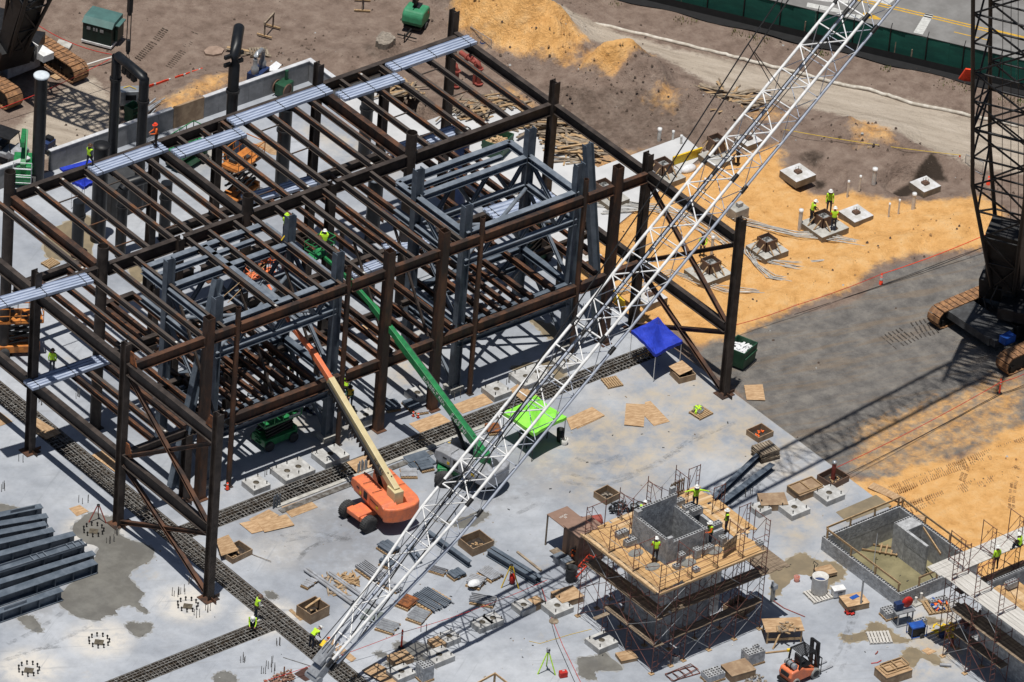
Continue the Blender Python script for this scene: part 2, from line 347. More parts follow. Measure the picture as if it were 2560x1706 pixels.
    def ramp(f,stops):
        r=n.new('ShaderNodeValToRGB'); e=r.color_ramp.elements
        while len(e)<len(stops): e.new(.5)
        for x,(p,c) in zip(e,stops): x.position=p; x.color=(*c,1) if len(c)==3 else c
        l.new(f,r.inputs[0]); return r.outputs[0]
    def mixc(f,a,c):
        x=n.new('ShaderNodeMix'); x.data_type='RGBA'; l.new(f,x.inputs[0]); l.new(a,x.inputs[6]); l.new(c,x.inputs[7]); return x.outputs[2]
    def thr(w,nz,amt=.55):
        # weight edge broken up by noise
        a=n.new('ShaderNodeMath'); a.operation='SUBTRACT'; l.new(nz,a.inputs[0]); a.inputs[1].default_value=.5
        b2=n.new('ShaderNodeMath'); b2.operation='MULTIPLY_ADD'; l.new(a.outputs[0],b2.inputs[0]); b2.inputs[1].default_value=amt*2; l.new(w,b2.inputs[2])
        r=n.new('ShaderNodeMapRange'); r.interpolation_type='SMOOTHSTEP'; r.inputs[1].default_value=.22; r.inputs[2].default_value=.78; l.new(b2.outputs[0],r.inputs[0]); return r.outputs[0]
    n1=noise(.35); n2=noise(3.2); n3=noise(.9,8,.7)
    dirt=ramp(n3,[(.27,(.145,.104,.082)),(.46,(.238,.174,.140)),(.68,(.33,.255,.208))])
    sand=ramp(n3,[(.24,(.40,.185,.06)),(.35,(.66,.35,.12)),(.50,(.80,.45,.17)),(.68,(.84,.53,.245))])
    grav=ramp(n3,[(.28,(.115,.109,.104)),(.46,(.185,.174,.165)),(.66,(.28,.26,.235))])
    pale=ramp(noise(.8,8,.7,(.25,1.6,1,.99)),[(.30,(.34,.28,.225)),(.50,(.50,.425,.345)),(.68,(.60,.52,.435))])
    c=mixc(thr(sp.outputs['Blue'],n2,.5),dirt,pale)
    c=mixc(thr(sp.outputs['Green'],n2,.35),c,grav)
    c=mixc(thr(sp.outputs['Red'],noise(1.7),.5),c,sand)
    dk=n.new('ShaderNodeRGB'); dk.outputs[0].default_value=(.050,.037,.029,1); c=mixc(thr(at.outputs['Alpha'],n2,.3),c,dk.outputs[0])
    st_=ramp(noise(.55,7,.72,(.25,2.2,1,.25)),[(.50,(0,0,0)),(.60,(.45,.45,.45))]); sm=n.new('ShaderNodeMath'); sm.operation='MULTIPLY'; l.new(st_,sm.inputs[0]); l.new(sp.outputs['Green'],sm.inputs[1]); br=n.new('ShaderNodeRGB'); br.outputs[0].default_value=(.27,.20,.135,1); c=mixc(sm.outputs[0],c,br.outputs[0])
    v2=n.new('ShaderNodeTexVoronoi'); v2.inputs['Scale'].default_value=1.1; v2.inputs['Randomness'].default_value=1; nv=n.new('ShaderNodeMix'); nv.data_type='VECTOR'; nv.inputs[0].default_value=.12; l.new(tc.outputs['Object'],nv.inputs[4]); nz3=n.new('ShaderNodeTexNoise'); nz3.inputs['Scale'].default_value=2; l.new(tc.outputs['Object'],nz3.inputs['Vector']); l.new(nz3.outputs['Color'],nv.inputs[5]); l.new(nv.outputs[1],v2.inputs['Vector'])
    # pale specks of crushed stone
    vo=n.new('ShaderNodeTexVoronoi'); vo.inputs['Scale'].default_value=2.6; l.new(tc.outputs['Object'],vo.inputs['Vector'])
    spk=ramp(vo.outputs['Distance'],[(.04,(1,1,1)),(.075,(0,0,0))])
    mm=n.new('ShaderNodeMath'); mm.operation='MULTIPLY'; l.new(spk,mm.inputs[0]); g2=ramp(noise(.6,3),[(.48,(0,0,0)),(.6,(.8,.8,.8))]); l.new(g2,mm.inputs[1])
    rgbn=n.new('ShaderNodeRGB'); rgbn.outputs[0].default_value=(.42,.38,.33,1)
    c=mixc(mm.outputs[0],c,rgbn.outputs[0]); l.new(c,b.inputs['Base Color'])
    bp=n.new('ShaderNodeBump'); bp.inputs['Strength'].default_value=1.0; bp.inputs['Distance'].default_value=.42
    hm=n.new('ShaderNodeMath'); hm.operation='MULTIPLY_ADD'; l.new(noise(3.5,9,.7),hm.inputs[0]); hm.inputs[1].default_value=.5; l.new(noise(.9,9,.74),hm.inputs[2]); l.new(hm.outputs[0],bp.inputs['Height']); l.new(bp.outputs[0],b.inputs['Normal'])
    me.materials.append(m)
    # far ground beyond the modelled part, same soil, one sheet with a hole
    f=MB(); x0,x1,y0,y1=xs[0],xs[-1],ys[0],ys[-1]; B=1500
    for a in ((-B,B,y1,B),(-B,B,-B,y0),(-B,x0,y0,y1),(x1,B,y0,y1)):
        f.add([(a[0],a[2],-.12),(a[1],a[2],-.12),(a[1],a[3],-.12),(a[0],a[3],-.12)],[(0,1,2,3)])
    struct(f.build('far_ground',mat('far_soil',(.17,.13,.105),(.11,.085,.07),scale=.3,rough=.95)))
    return o
GROUND=build_ground()
# ------------------------------------------------------------------ concrete slab with trenches
m=bpy.data.materials.new('slab_concrete'); m.use_nodes=True
def slab_mat(m):
    n=m.node_tree.nodes; l=m.node_tree.links; b=n['Principled BSDF']; b.inputs['Specular IOR Level'].default_value=.3
    tc=n.new('ShaderNodeTexCoord')
    def noise(s,d=8,r=.62,st=None):
        t=n.new('ShaderNodeTexNoise'); t.inputs['Scale'].default_value=s; t.inputs['Detail'].default_value=d; t.inputs['Roughness'].default_value=r
        mp=n.new('ShaderNodeMapping'); m0=n.new('ShaderNodeMapping'); l.new(tc.outputs['Object'],m0.inputs[0]); l.new(m0.outputs[0],mp.inputs[0]); l.new(mp.outputs[0],t.inputs['Vector'])
        if st: mp.inputs['Scale'].default_value=st[:3]; m0.inputs['Rotation'].default_value=(0,0,st[3])
        return t.outputs['Fac']
    def ramp(f,stops):
        r=n.new('ShaderNodeValToRGB'); e=r.color_ramp.elements
        while len(e)<len(stops): e.new(.5)
        for x,(p,c) in zip(e,stops): x.position=p; x.color=(*c,1)
        l.new(f,r.inputs[0]); return r.outputs[0]
    def mixc(f,a,c,k=0):
        x=n.new('ShaderNodeMix'); x.data_type='RGBA'; l.new(f,x.inputs[0]); l.new(a,x.inputs[6])
        if isinstance(c,tuple): x.inputs[7].default_value=(*c,1)
        else: l.new(c,x.inputs[7])
        return x.outputs[2]
    base=ramp(noise(.11,9,.6),[(.34,(.238,.258,.298)),(.48,(.32,.342,.382)),(.61,(.412,.432,.468))])
    mott=ramp(noise(1.1,9,.7),[(.35,(.80,.80,.80)),(.6,(1,1,1))])
    x=n.new('ShaderNodeMix'); x.data_type='RGBA'; x.blend_type='MULTIPLY'; x.inputs[0].default_value=.8; l.new(base,x.inputs[6]); l.new(mott,x.inputs[7]); c=x.outputs[2]
    at=n.new('ShaderNodeVertexColor'); at.layer_name='stain'; sp=n.new('ShaderNodeSeparateColor'); l.new(at.outputs[0],sp.inputs[0])
    def masked(ch,nz,lo,hi,colr,c):
        m1=n.new('ShaderNodeMath'); m1.operation='MULTIPLY'; l.new(sp.outputs[ch],m1.inputs[0]); l.new(ramp(nz,[(lo,(0,0,0)),(hi,(1,1,1))]),m1.inputs[1]); return mixc(m1.outputs[0],c,colr)
    c=masked('Red',noise(.55,9,.7),.40,.62,(.47,.37,.23),c)      # sandy dust
    c=masked('Green',noise(.8,8,.7),.38,.52,(.20,.20,.21),c)      # dark smears
    c=masked('Blue',noise(1.0,7,.7),.25,.55,(.60,.56,.50),c)      # pale cement halos
    # thin tyre scuffs and drips
    sc1=ramp(noise(.5,6,.6,(.35,5,1,.5)),[(.60,(0,0,0)),(.68,(.5,.5,.5))]); c=mixc(sc1,c,(.25,.26,.28))
    sp1=ramp(noise(2.3,4,.6),[(.70,(0,0,0)),(.74,(.45,.45,.45))]); c=mixc(sp1,c,(.22,.22,.22))
    ru=ramp(noise(.33,8,.75),[(.60,(0,0,0)),(.72,(.4,.4,.4))]); c=mixc(ru,c,(.40,.33,.235))
    sc2=ramp(noise(.42,6,.65,(.3,6,1,-.55)),[(.61,(0,0,0)),(.67,(.38,.38,.38))]); c=mixc(sc2,c,(.22,.235,.26))
    l.new(c,b.inputs['Base Color'])
    l.new(ramp(noise(.4,5),[(.4,(.55,.55,.55)),(.6,(.85,.85,.85))]),b.inputs['Roughness'])
    bp=n.new('ShaderNodeBump'); bp.inputs['Strength'].default_value=.12; bp.inputs['Distance'].default_value=.03; l.new(noise(6,6),bp.inputs['Height']); l.new(bp.outputs[0],b.inputs['Normal'])
slab_mat(m); SLABM=m
TL=(-31.75,-30.2); TA=(-6.5,-5.05); TB=(-17.05,-15.7)     # trench strips: x-range, y-range, y-range
PIT=(1.75,8.1,-36.0,-28.6)
def build_slab():
    h=.5
    xs=sorted(set(np.round(np.concatenate([np.arange(-58,8.25,h),[8.25,TL[0],TL[1],PIT[0],PIT[1],7.1,-42.5]]),3)))
    ys=sorted(set(np.round(np.concatenate([np.arange(-58,32.3,h),[32.3,TA[0],TA[1],TB[0],TB[1],PIT[2],PIT[3],14.2]]),3)))
    xs=np.array(xs);ys=np.array(ys)
    X,Y=np.meshgrid(xs,ys); 
    cx=(xs[:-1]+xs[1:])/2;cy=(ys[:-1]+ys[1:])/2; CX,CY=np.meshgrid(cx,cy)
    hole=((CX>TL[0])&(CX<TL[1])&(CY<14.2))|((CY>TA[0])&(CY<TA[1])&(CX>TL[0])&(CX<7.1))|((CY>TB[0])&(CY<TB[1])&(CX<TL[1]))|((CX>PIT[0])&(CX<PIT[1])&(CY>PIT[2])&(CY<PIT[3]))
    hole|=(CX>8.25)
    i=np.arange(X.size).reshape(X.shape); q=np.stack([i[:-1,:-1],i[:-1,1:],i[1:,1:],i[1:,:-1]],-1)[~hole]
    st=np.zeros((X.size,4),np.float32); st[:,3]=1; PX,PY=X.ravel(),Y.ravel(); wob=(fbm(PX,PY,3,5)-.5)*3
    def blob(ch,poly,soft,amt=1.0):
        st[:,ch]=np.maximum(st[:,ch],amt*ss((sdf(PX,PY,poly)+wob)/soft+.5))
    blob(0,polyF([(1420,860),(1560,830),(1700,880),(1800,1000),(1880,1080),(1960,1110),(1880,1230),(1800,1290),(1770,1230),(1830,1140),(1760,1080),(1620,1050),(1450,1120),(1340,1150),(1200,1100),(1250,1000),(1380,930)]),3.5,.58)
    blob(0,polyF([(1760,1330),(1800,1270),(1900,1260),(2000,1160),(2120,1150),(2000,1200),(1900,1290)]),2,.9)
    blob(0,polyF([(700,300),(800,290),(930,400),(860,420)]),3,.7); blob(0,polyF([(400,330),(560,330),(600,420),(480,430)]),3,.5)
    blob(0,polyF([(880,780),(960,760),(1000,860),(900,880)]),3,.6); blob(0,polyF([(600,940),(900,960),(840,1020),(640,1000)]),2,.5)
    blob(0,polyF([(2060,1420),(2200,1380),(2250,1520),(2100,1560)]),2,.7); blob(0,polyF([(560,1130),(760,1090),(800,1150),(640,1200)]),3,.35)
    blob(1,polyF([(500,1180),(780,1090),(860,1180),(900,1320),(620,1300),(560,1240)]),3,.55); blob(1,polyF([(0,1400),(260,1300),(300,1350),(60,1430)]),2,.6)
    blob(1,polyF([(980,1090),(1150,1020),(1380,1080),(1300,1160),(1020,1210)]),3,.4)
    for cx_,cy_ in ((218,1222),(434,1389),(230,1468),(66,1535),(620,1420)):
        c=FV(cx_,cy_); d=np.hypot(PX-c.x,PY-c.y); st[:,2]=np.maximum(st[:,2],.8*ss((2.6-d)/1.5))
    blob(2,polyF([(560,1250),(700,1220),(720,1270),(600,1300)]),2,.3)
    me=bpy.data.meshes.new('concrete_slab'); vs=np.stack([PX,PY,np.zeros(PX.size)],1)
    me.from_pydata(vs.tolist(),[],q.tolist())
    ca=me.color_attributes.new('stain','FLOAT_COLOR','POINT'); ca.data.foreach_set('color',st.ravel())
    me.materials.append(SLABM); o=bpy.data.objects.new('concrete_slab',me); col.objects.link(o); struct(o)
build_slab()
# rear slab, edges, trench linings
f=MB()
f.prism([(8.25,24),(17.8,24),(17.8,13.3),(25.2,13.3),(25.0,10.8),(17,8),(12.8,6.5),(8.6,4.9),(8.25,4.9)][::-1],-.3,-.002)
f.b0(8.25,11.5,24,29.3,-.3,-.002)
struct(f.build('rear_slab',mat('rear_slab_concrete',(.52,.525,.535),(.40,.405,.415),scale=.35,rough=.85,lo=.3,hi=.6)))
f=MB(); f.b0(8.255,8.30,-28,4.8,-.35,-.004); f.b0(-58,8.2,32.305,32.34,-.3,-.004)
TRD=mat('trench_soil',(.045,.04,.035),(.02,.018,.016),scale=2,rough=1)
FORM=mat('trench_form_board',(.30,.22,.14),(.19,.135,.085),scale=1.2,rough=.85)
struct(f.build('slab_edge',mat('slab_edge_concrete',(.36,.355,.34),scale=2,rough=.95)))
f=MB(); zb=-.75
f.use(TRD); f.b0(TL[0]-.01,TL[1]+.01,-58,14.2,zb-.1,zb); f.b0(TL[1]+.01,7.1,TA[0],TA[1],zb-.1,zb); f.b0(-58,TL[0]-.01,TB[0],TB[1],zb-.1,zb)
f.use(FORM); t=.03
f.b0(TL[0]-t,TL[0],TB[1],14.2,zb,-.003); f.b0(TL[0]-t,TL[0],-58,TB[0],zb,-.003); f.b0(TL[1],TL[1]+t,TA[1],14.2,zb,-.003); f.b0(TL[1],TL[1]+t,-58,TA[0],zb,-.003)
f.b0(TL[1],7.1,TA[1],TA[1]+t,zb,-.003); f.b0(TL[1],7.1,TA[0]-t,TA[0],zb,-.003); f.b0(7.1,7.13,TA[0],TA[1],zb,-.003)
f.b0(-58,TL[0],TB[1],TB[1]+t,zb,-.003); f.b0(-58,TL[0],TB[0]-t,TB[0],zb,-.003); f.b0(TL[0],TL[1],14.2,14.23,zb,-.003)
struct(f.build('trench',TRD))
def cage(name,label,axis,a0,a1,c0,c1,skip=()):
    """rebar cage: longitudinal bars + stirrups"""
    f=MB(); w0,w1=c0+.12,c1-.12; z0,z1=-.62,-.10; rb=.021
    def pt(a,c,z): return (a,c,z) if axis=='x' else (c,a,z)
    mid=(w0+w1)/2
    for k in range(5):
        c=w0+(w1-w0)*k/4
        for z in (z0,z1): 
            a=a0
            while a<a1:
                b=min(a+9,a1); f.bar(pt(a,c+random.uniform(-.02,.02),z+random.uniform(-.01,.01)),pt(b,c+random.uniform(-.02,.02),z),rb*2,rb*2); a=b
    # upper tight cage (one side carries a dense beam cage standing proud)
    for c in (mid+.10,mid+.32,w1-.03):
        f.bar(pt(a0,c,.06),pt(a1,c,.06),rb*2.2,rb*2.2)
    a=a0+.1
    while a<a1:
        j=random.uniform(-.10,.10)
        f.bar(pt(a,w0,z1+.03),pt(a+j,w1,z1+.03),rb*1.8,rb*1.8); f.bar(pt(a,w0,z0),pt(a,w1,z0),rb*1.8,rb*1.8)
        f.bar(pt(a,w0,z0),pt(a,w0,z1),rb*1.8,rb*1.8); f.bar(pt(a,w1,z0),pt(a,w1,z1),rb*1.8,rb*1.8)
        f.bar(pt(a+.1,mid+.18,.05),pt(a+.1,w1-.03,.05),rb*1.6,rb*1.6); f.bar(pt(a+.1,mid+.18,.05),pt(a+.25,mid+.18,z1),rb*1.6,rb*1.6); f.bar(pt(a+.1,w1-.03,.05),pt(a+.3,w1-.03,z1),rb*1.6,rb*1.6)
        a+=random.choice((.2,.27,.3,.38))
    return tag(f.build(name,REBAR),label,'rebar cage','rebar cages in the trenches')
cage('rebar_cage','long rebar cage in the trench across the middle of the slab','x',-30.1,7.0,*TA)
cage('rebar_cage','rebar cage in the left trench running past the feet of the braced end frame','y',-50,14,*TL)
cage('rebar_cage','rebar cage in the short trench at the bottom left where two crouching men work','x',-56,-31.85,*TB)
# curb beside the middle trench
f=MB(); f.b0(TL[1]+6.3,-7.2,TA[0]-.32,TA[0]-.05,.004,.08); struct(f.build('trench_curb',CONC))
f=MB()
for k in range(5): f.tube((-30+6,TA[0]-.55-.09*k,.05),(-7,TA[0]-.52-.09*k,.05),.035,6)
tag(f.build('reinforcing_bar_bundle',REBAR),'long thin bundle of dark bars lying beside the pale curb of the middle trench','bars')
# ------------------------------------------------------------------ puddles & stains (thin wet sheets)
WET=mat('wet_concrete',(.185,.18,.165),(.135,.13,.12),scale=.6,rough=.12,spec=.6)
DAMP=mat('damp_concrete',(.30,.305,.31),(.25,.25,.25),scale=1.2,rough=.6)
DAMPS=mat('damp_sandy_concrete',(.33,.30,.25),(.29,.255,.20),scale=1.2,rough=.6)
WETS=mat('wet_sandy_concrete',(.25,.20,.13),(.19,.155,.105),scale=.8,rough=.35)
def smooth_poly(p,k=4,jit=.06):
    n=len(p); out=[]
    for i in range(n):
        p0,p1,p2,p3=[Vector(p[(i+j-1)%n]) for j in range(4)]
        for s in range(k):
            t=s/k; out.append(.5*((2*p1)+(p2-p0)*t+(2*p0-5*p1+4*p2-p3)*t*t+(3*p1-p0-3*p2+p3)*t**3)+Vector((random.uniform(-jit,jit),random.uniform(-jit,jit))))
    return out
def puddle(poly,mt,z=.004,name='puddle'):
    pl=smooth_poly([tuple(q) for q in poly],7,.07); f=MB(); f.add([(q.x,q.y,z) for q in pl],[tuple(range(len(pl)))]); o=f.build(name,mt); 
    if o.data.polygons[0].normal.z<0: o.data.flip_normals()
    c=sum(pl,Vector((0,0)))/len(pl); f=MB(); rim_=[]
    for i,q in enumerate(pl):
        tn=(pl[(i+1)%len(pl)]-pl[i-1]); nn=Vector((tn.y,-tn.x)); nn=nn.normalized() if nn.length>1e-6 else Vector((0,0))
        if nn.dot(q-c)<0: nn=-nn
        rim_.append(q+nn*(.10+.10*math.sin(i*1.7)))
    n_=len(pl); f.add([(q.x,q.y,z-.0006) for q in pl]+[(q.x,q.y,z-.0028) for q in rim_],[(i,(i+1)%n_,(i+1)%n_+n_,i+n_) for i in range(n_)]); o2=f.build('damp_edge',DAMP if mt is WET else DAMPS)
    struct(o2)
    return struct(o)
puddle(polyA(3,0,[(690,190),(780,150),(870,180),(960,190),(1050,240),(990,310),(1080,380),(1200,410),(1290,470),(1240,560),(1080,660),(1130,760),(1200,830),(1160,900),(1230,970),(1200,995),(1100,930),(980,950),(970,1000),(870,1020),(820,1055),(640,1020),(500,920),(480,850),(640,700),(820,460),(700,400),(600,290)]),WET)
puddle(polyA(3,0,[(1050,1100),(1100,1065),(1160,1080),(1230,1065),(1275,1090),(1240,1150),(1150,1190)]),WET)
puddle(polyA(3,0,[(150,1030),(250,1010),(310,1060),(350,1140),(310,1150),(220,1110)]),WET)
puddle(polyA(3,0,[(1780,1540),(1810,1490),(1890,1480),(1970,1530),(1960,1590),(1890,1570),(1840,1610)]),WET)
puddle(polyA(3,0,[(0,85),(90,95),(160,120),(80,150),(0,170)]),WET)
puddle(polyA(3,1,[(1620,195),(1720,230),(1880,190),(1980,145),(2070,160),(2050,200),(1950,265),(1830,280),(1740,250),(1630,225)]),WET)
puddle(polyA(3,1,[(1820,400),(1870,350),(1950,360),(2010,355),(2080,370),(2130,400),(2060,430),(1960,450),(1850,440)]),WET,.005)
puddle(polyA(3,1,[(205,815),(250,810),(310,840),(300,870),(240,870)]),WET)
puddle(polyA(3,1,[(1120,1325),(1160,1310),(1220,1330),(1200,1360),(1150,1355)]),WET)
puddle(polyA(3,1,[(1280,1250),(1340,1230),(1450,1240),(1560,1260),(1640,1330),(1560,1390),(1400,1400),(1380,1440),(1270,1450),(1210,1410),(1290,1350)]),WET,.005)
puddle(polyA(3,2,[(820,1370),(960,1350),(980,1320),(870,1230),(930,1240),(1190,1450),(1010,1470),(960,1490),(970,1550),(860,1530),(820,1480)]),WET)
puddle(polyA(3,3,[(210,670),(230,610),(330,560),(470,490),(560,530),(640,560),(760,570),(840,630),(830,700),(740,740),(700,800),(640,800),(560,690),(440,680),(330,790),(300,840),(220,830),(250,740)]),WETS)
puddle(polyA(3,3,[(810,1170),(900,1170),(1020,1130),(1040,1080),(1120,1070),(1180,1100),(1290,1180),(1390,1220),(1280,1240),(1050,1210),(900,1240),(820,1215)]),WETS,.006)
puddle(polyA(3,3,[(1320,1360),(1350,1290),(1420,1280),(1500,1330),(1600,1340),(1660,1410),(1700,1450),(1600,1420),(1490,1370),(1420,1440),(1340,1420)]),WETS,.005)
puddle(polyA(3,3,[(1480,1040),(1560,1030),(1660,1060),(1590,1090),(1500,1080)]),WETS,.005)
puddle(polyA(2,1,[(690,180),(760,150),(770,200),(700,215)]),WET)
puddle(polyA(2,2,[(420,0),(560,30),(650,80),(620,150),(560,150),(470,60)]),WETS,.005)
puddle(polyA(2,2,[(260,400),(470,350),(600,350),(720,430),(640,500),(560,430),(350,420)]),WETS,.005)
puddle(polyA(1,0,[(380,640),(520,540),(700,470),(780,560),(740,860),(560,840),(390,800)]),WETS,.006)
puddle(polyA(1,0,[(1090,900),(1230,850),(1300,960),(1200,1010),(1110,1030)]),WETS,.006)
# ------------------------------------------------------------------ asphalt road beyond the fence
ASPH=mat('asphalt',(.215,.21,.205),(.165,.16,.155),scale=.5,rough=.9,bump=.2)
LINE=mat('road_white',(.55,.55,.53),scale=5,rough=.8); LINEY=mat('road_yellow',(.60,.36,.045),scale=5,rough=.8)
fa=Vector((38.3,22.9)); fd=Vector((48.9,6.05))-fa; fd.normalize(); fn=Vector((-fd.y,fd.x))
if fn.x<0: fn=-fn
def rp(s,o,z): p=fa+fd*s+fn*o; return (p.x,p.y,z)
def strip(f,s0,s1,o0,o1,z): f.add([rp(s0,o0,z),rp(s1,o0,z),rp(s1,o1,z),rp(s0,o1,z)],[(0,1,2,3)] if fd.x*fn.y-fd.y*fn.x>0 else [(3,2,1,0)])
f=MB(); strip(f,-60,70,1.1,17,.02); struct(f.build('road',ASPH))
y1=A(0,3,960,0);y2=A(0,3,1900,225)
def ro(p): d=Vector((p.x,p.y))-fa; return d.dot(fd),d.dot(fn)
f=MB(); a=ro(y1);b=ro(y2); om=(a[1]+b[1])/2
strip(f,-60,70,om-.22,om-.08,.026); strip(f,-60,70,om+.08,om+.22,.026)
p=ro(A(0,3,1750,270)); strip(f,p[0],p[0]+2.4,p[1]-.05,p[1]+.05,.026); p=ro(A(0,3,2290,300)); strip(f,p[0]-2,p[0]+2.4,p[1]-.05,p[1]+.05,.026)
struct(f.build('road_centre_line',LINEY))
f=MB(); c=[A(0,3,x,y) for x,y in ((1510,115),(1580,130),(1490,292),(1412,275))]; f.add([(q.x,q.y,.026) for q in c],[(3,2,1,0)])
for pts in (((530,25),(760,70),(830,95),(800,110),(700,95),(520,60)),((760,110),(1000,130),(960,160),(830,140)),((560,0),(900,0),(880,30),(700,20)),((1000,0),(1260,0),(1200,45),(1120,20))):
    pl=[A(0,3,x,y) for x,y in pts]; f.add([(q.x,q.y,.027) for q in pl],[tuple(reversed(range(len(pl))))])
o=f.build('road_marking',LINE); struct(o)
f=MB(); pl=[A(0,3,x,y) for x,y in ((990,110),(1050,110),(1160,170),(1080,165),(1000,150))]; f.add([(q.x,q.y,.027) for q in pl],[tuple(reversed(range(5)))]); struct(f.build('road_arrow',LINEY))
# fence with screen
ft=thing('screen_fence','long dark green screened chain link fence between the road and the dirt','fence',(fa.x,fa.y,0))
f=MB(); s=-14
while s<34: 
    f.add([rp(s,0,.12),rp(s+1.6,.02*((int(s*10)%5)-2),.12),rp(s+1.6,.02*((int(s*10)%5)-2),1.95),rp(s,0,1.95)],[(0,1,2,3)]); s+=1.6
for z in (.0,1.97): pass
ob=f.build('screen',SIGNG,ft,True)
sd=ob.modifiers.new('solid','SOLIDIFY'); sd.thickness=.02
f=MB(); f.tube(rp(-14,0,1.98),rp(36,0,1.98),.03,6); f.build('top_rail',BLACK,ft,True)
for s in np.arange(-13,36,2.62):
    f=MB(); f.tube(rp(s,-.06,0),rp(s,-.06,2.05),.05,6); f.tube(rp(s,-.06,2.05),rp(s,.2,2.35),.03,5); f.build('post',BLACK,ft,True)
f=MB()
for s in np.arange(-14,36,.8):
    z=.55+.1*math.sin(s*2.1); f.add([rp(s,-.55,-.1),rp(s+.8,-.55,-.1),rp(s+.8,-.5,.5),rp(s,-.5,.5)],[(0,1,2,3)])
    f.add([rp(s,-1.25+.15*math.sin(s),-.03),rp(s+.8,-1.25+.15*math.sin(s+.8),-.03),rp(s+.8,-.55,.0),rp(s,-.55,.0)],[(0,1,2,3)])
o=f.build('silt_fence',mat('black_silt_cloth',(.014,.014,.015),scale=2,rough=.9)); tag(o,'low black silt cloth draped along the foot of the green fence','silt fence')
for i,(x,y) in enumerate(((500,290),(550,270),(637,310),(1093,410),(1253,460),(1388,525))):
    g=A(0,3,x,y); f=MB(); f.bar((0,0,-.1),(0.03,0,1.15),.07,.07); o=f.build('stake',RED if i==3 else WOODG); o.location=g+Vector((0,0,-.1))
    tag(o,('short red stake standing before the dark silt cloth' if i==3 else 'weathered wooden stake below the green fence, '+('farthest left','second from left','just left of the boom','','second from right','farthest right')[i]),'stake',None if i==3 else 'stakes along the fence')
# white kerb line (silt sock)
kp=[A(0,2,750,145),A(0,2,1300,275),A(0,2,2000,440),A(0,3,0,495),A(0,3,330,575),A(0,3,750,690),A(0,3,1080,755),A(0,3,1400,862),A(0,3,1950,975),A(0,3,2335,1060)]
pts=[]
for a,b in zip(kp,kp[1:]):
    for t in np.linspace(0,1,8,endpoint=False): q=lerp(a,b,t); q.z=-.02+random.uniform(-.03,.03); q.x+=random.uniform(-.06,.06); pts.append(q)
f=MB(); f.path(pts,.13,8); tag(f.build('silt_sock',mat('dusty_white_sock',(.60,.56,.50),(.42,.38,.32),scale=2,rough=.9)),'dusty white silt sock winding along the edge of the pale dirt road','silt sock')
f=MB(); p0=A(0,3,1830,690); 
mp=[A(0,3,x,y,z) for x,y,z in ((1790,665,-.05),(1850,580,1.0),(1925,590,1.0),(1922,690,-.05),(1835,680,-.05))]
f.add(mp,[(0,1,2,3,4)]); f.add([q+Vector((.1,.15,0)) for q in mp],[(4,3,2,1,0)]); 
for i in range(5): j=(i+1)%5; f.add([mp[i],mp[j],mp[j]+Vector((.1,.15,0)),mp[i]+Vector((.1,.15,0))],[(0,1,2,3)])
tag(f.build('safety_netting',MESHR),'bright red safety netting heaped on the dirt beside the dark lattice boom','netting')
# grass tufts by the fence
f=MB(); 
for _ in range(1600):
    s=random.uniform(-13,34); o_=-1.5-abs(random.gauss(0,.5)); 
    if math.sin(s*1.3)+.6*math.sin(s*.37+1)<.35: continue
    p=Vector(rp(s,o_,-.15)); a=random.uniform(0,6.28); hh=random.uniform(.12,.3); d=Vector((cs(a),sn(a),0))*.05
    f.add([p-d,p+d,p+Vector((random.uniform(-.1,.1),random.uniform(-.1,.1),hh))],[(0,1,2)])
tag(f.build('grass',mat('weed_green',(.10,.14,.035),(.20,.17,.08),scale=2,rough=.9)),'sparse weeds growing along the silt cloth','grass',kind='stuff')
# ------------------------------------------------------------------ retaining wall at the back of the slab
wt=thing('retaining_wall','low grey wall with white coping behind the slab, one panel of brown plywood','wall',(-13.3,32.3,0))
f=MB(); CAP=mat('wall_coping',(.56,.57,.59),(.44,.44,.46),scale=2,rough=.8)
H0=1.55
for k in range(17):
    x=-13.3+k*1.25
    if 8<=k<=9: continue
    f.b0(x+.008,x+1.242,32.24,32.5,0,H0)
f.b0(8.0,8.26,29.4,32.49,0,H0+.0); f.b0(8.27,13.0,29.3,29.56,0,H0)
f.build('wall',WALLG,wt,True)
f=MB(); f.b0(-13.34,-3.35,32.22,32.52,H0+.002,H0+.06); f.b0(-.75,7.96,32.22,32.52,H0+.002,H0+.06); f.b0(7.965,8.3,29.28,32.52,H0+.002,H0+.07); f.b0(8.305,13.04,29.28,29.58,H0+.002,H0+.06); f.build('coping',CAP,wt,True)
f=MB(); f.b0(-3.29,-.81,32.2,32.35,0,H0+.12); f.build('plywood_panel',TAN,wt,True)
wt=thing('retaining_wall','short grey wall with white coping at the left edge behind the articulated lift','wall',(-17,32.3,0))
f=MB(); f.b0(-30,-15,32.24,32.5,0,H0); f.build('wall',WALLG,wt,True); f=MB(); f.b0(-30,-14.96,32.2,32.54,H0+.002,H0+.1); f.build('coping',CAP,wt,True)
# inner low walls seen through the frame
def lowwall(name,label,x0,x1,y0,y1,h):
    t=thing(name,label,'wall',((x0+x1)/2,(y0+y1)/2,0)); f=MB(); f.b0(x0,x1,y0,y1,.0,h); f.build('wall',WALLG,t,True); f=MB(); f.b0(x0-.03,x1+.03,y0-.03,y1+.03,h+.002,h+.07); f.build('coping',CONC,t,True)
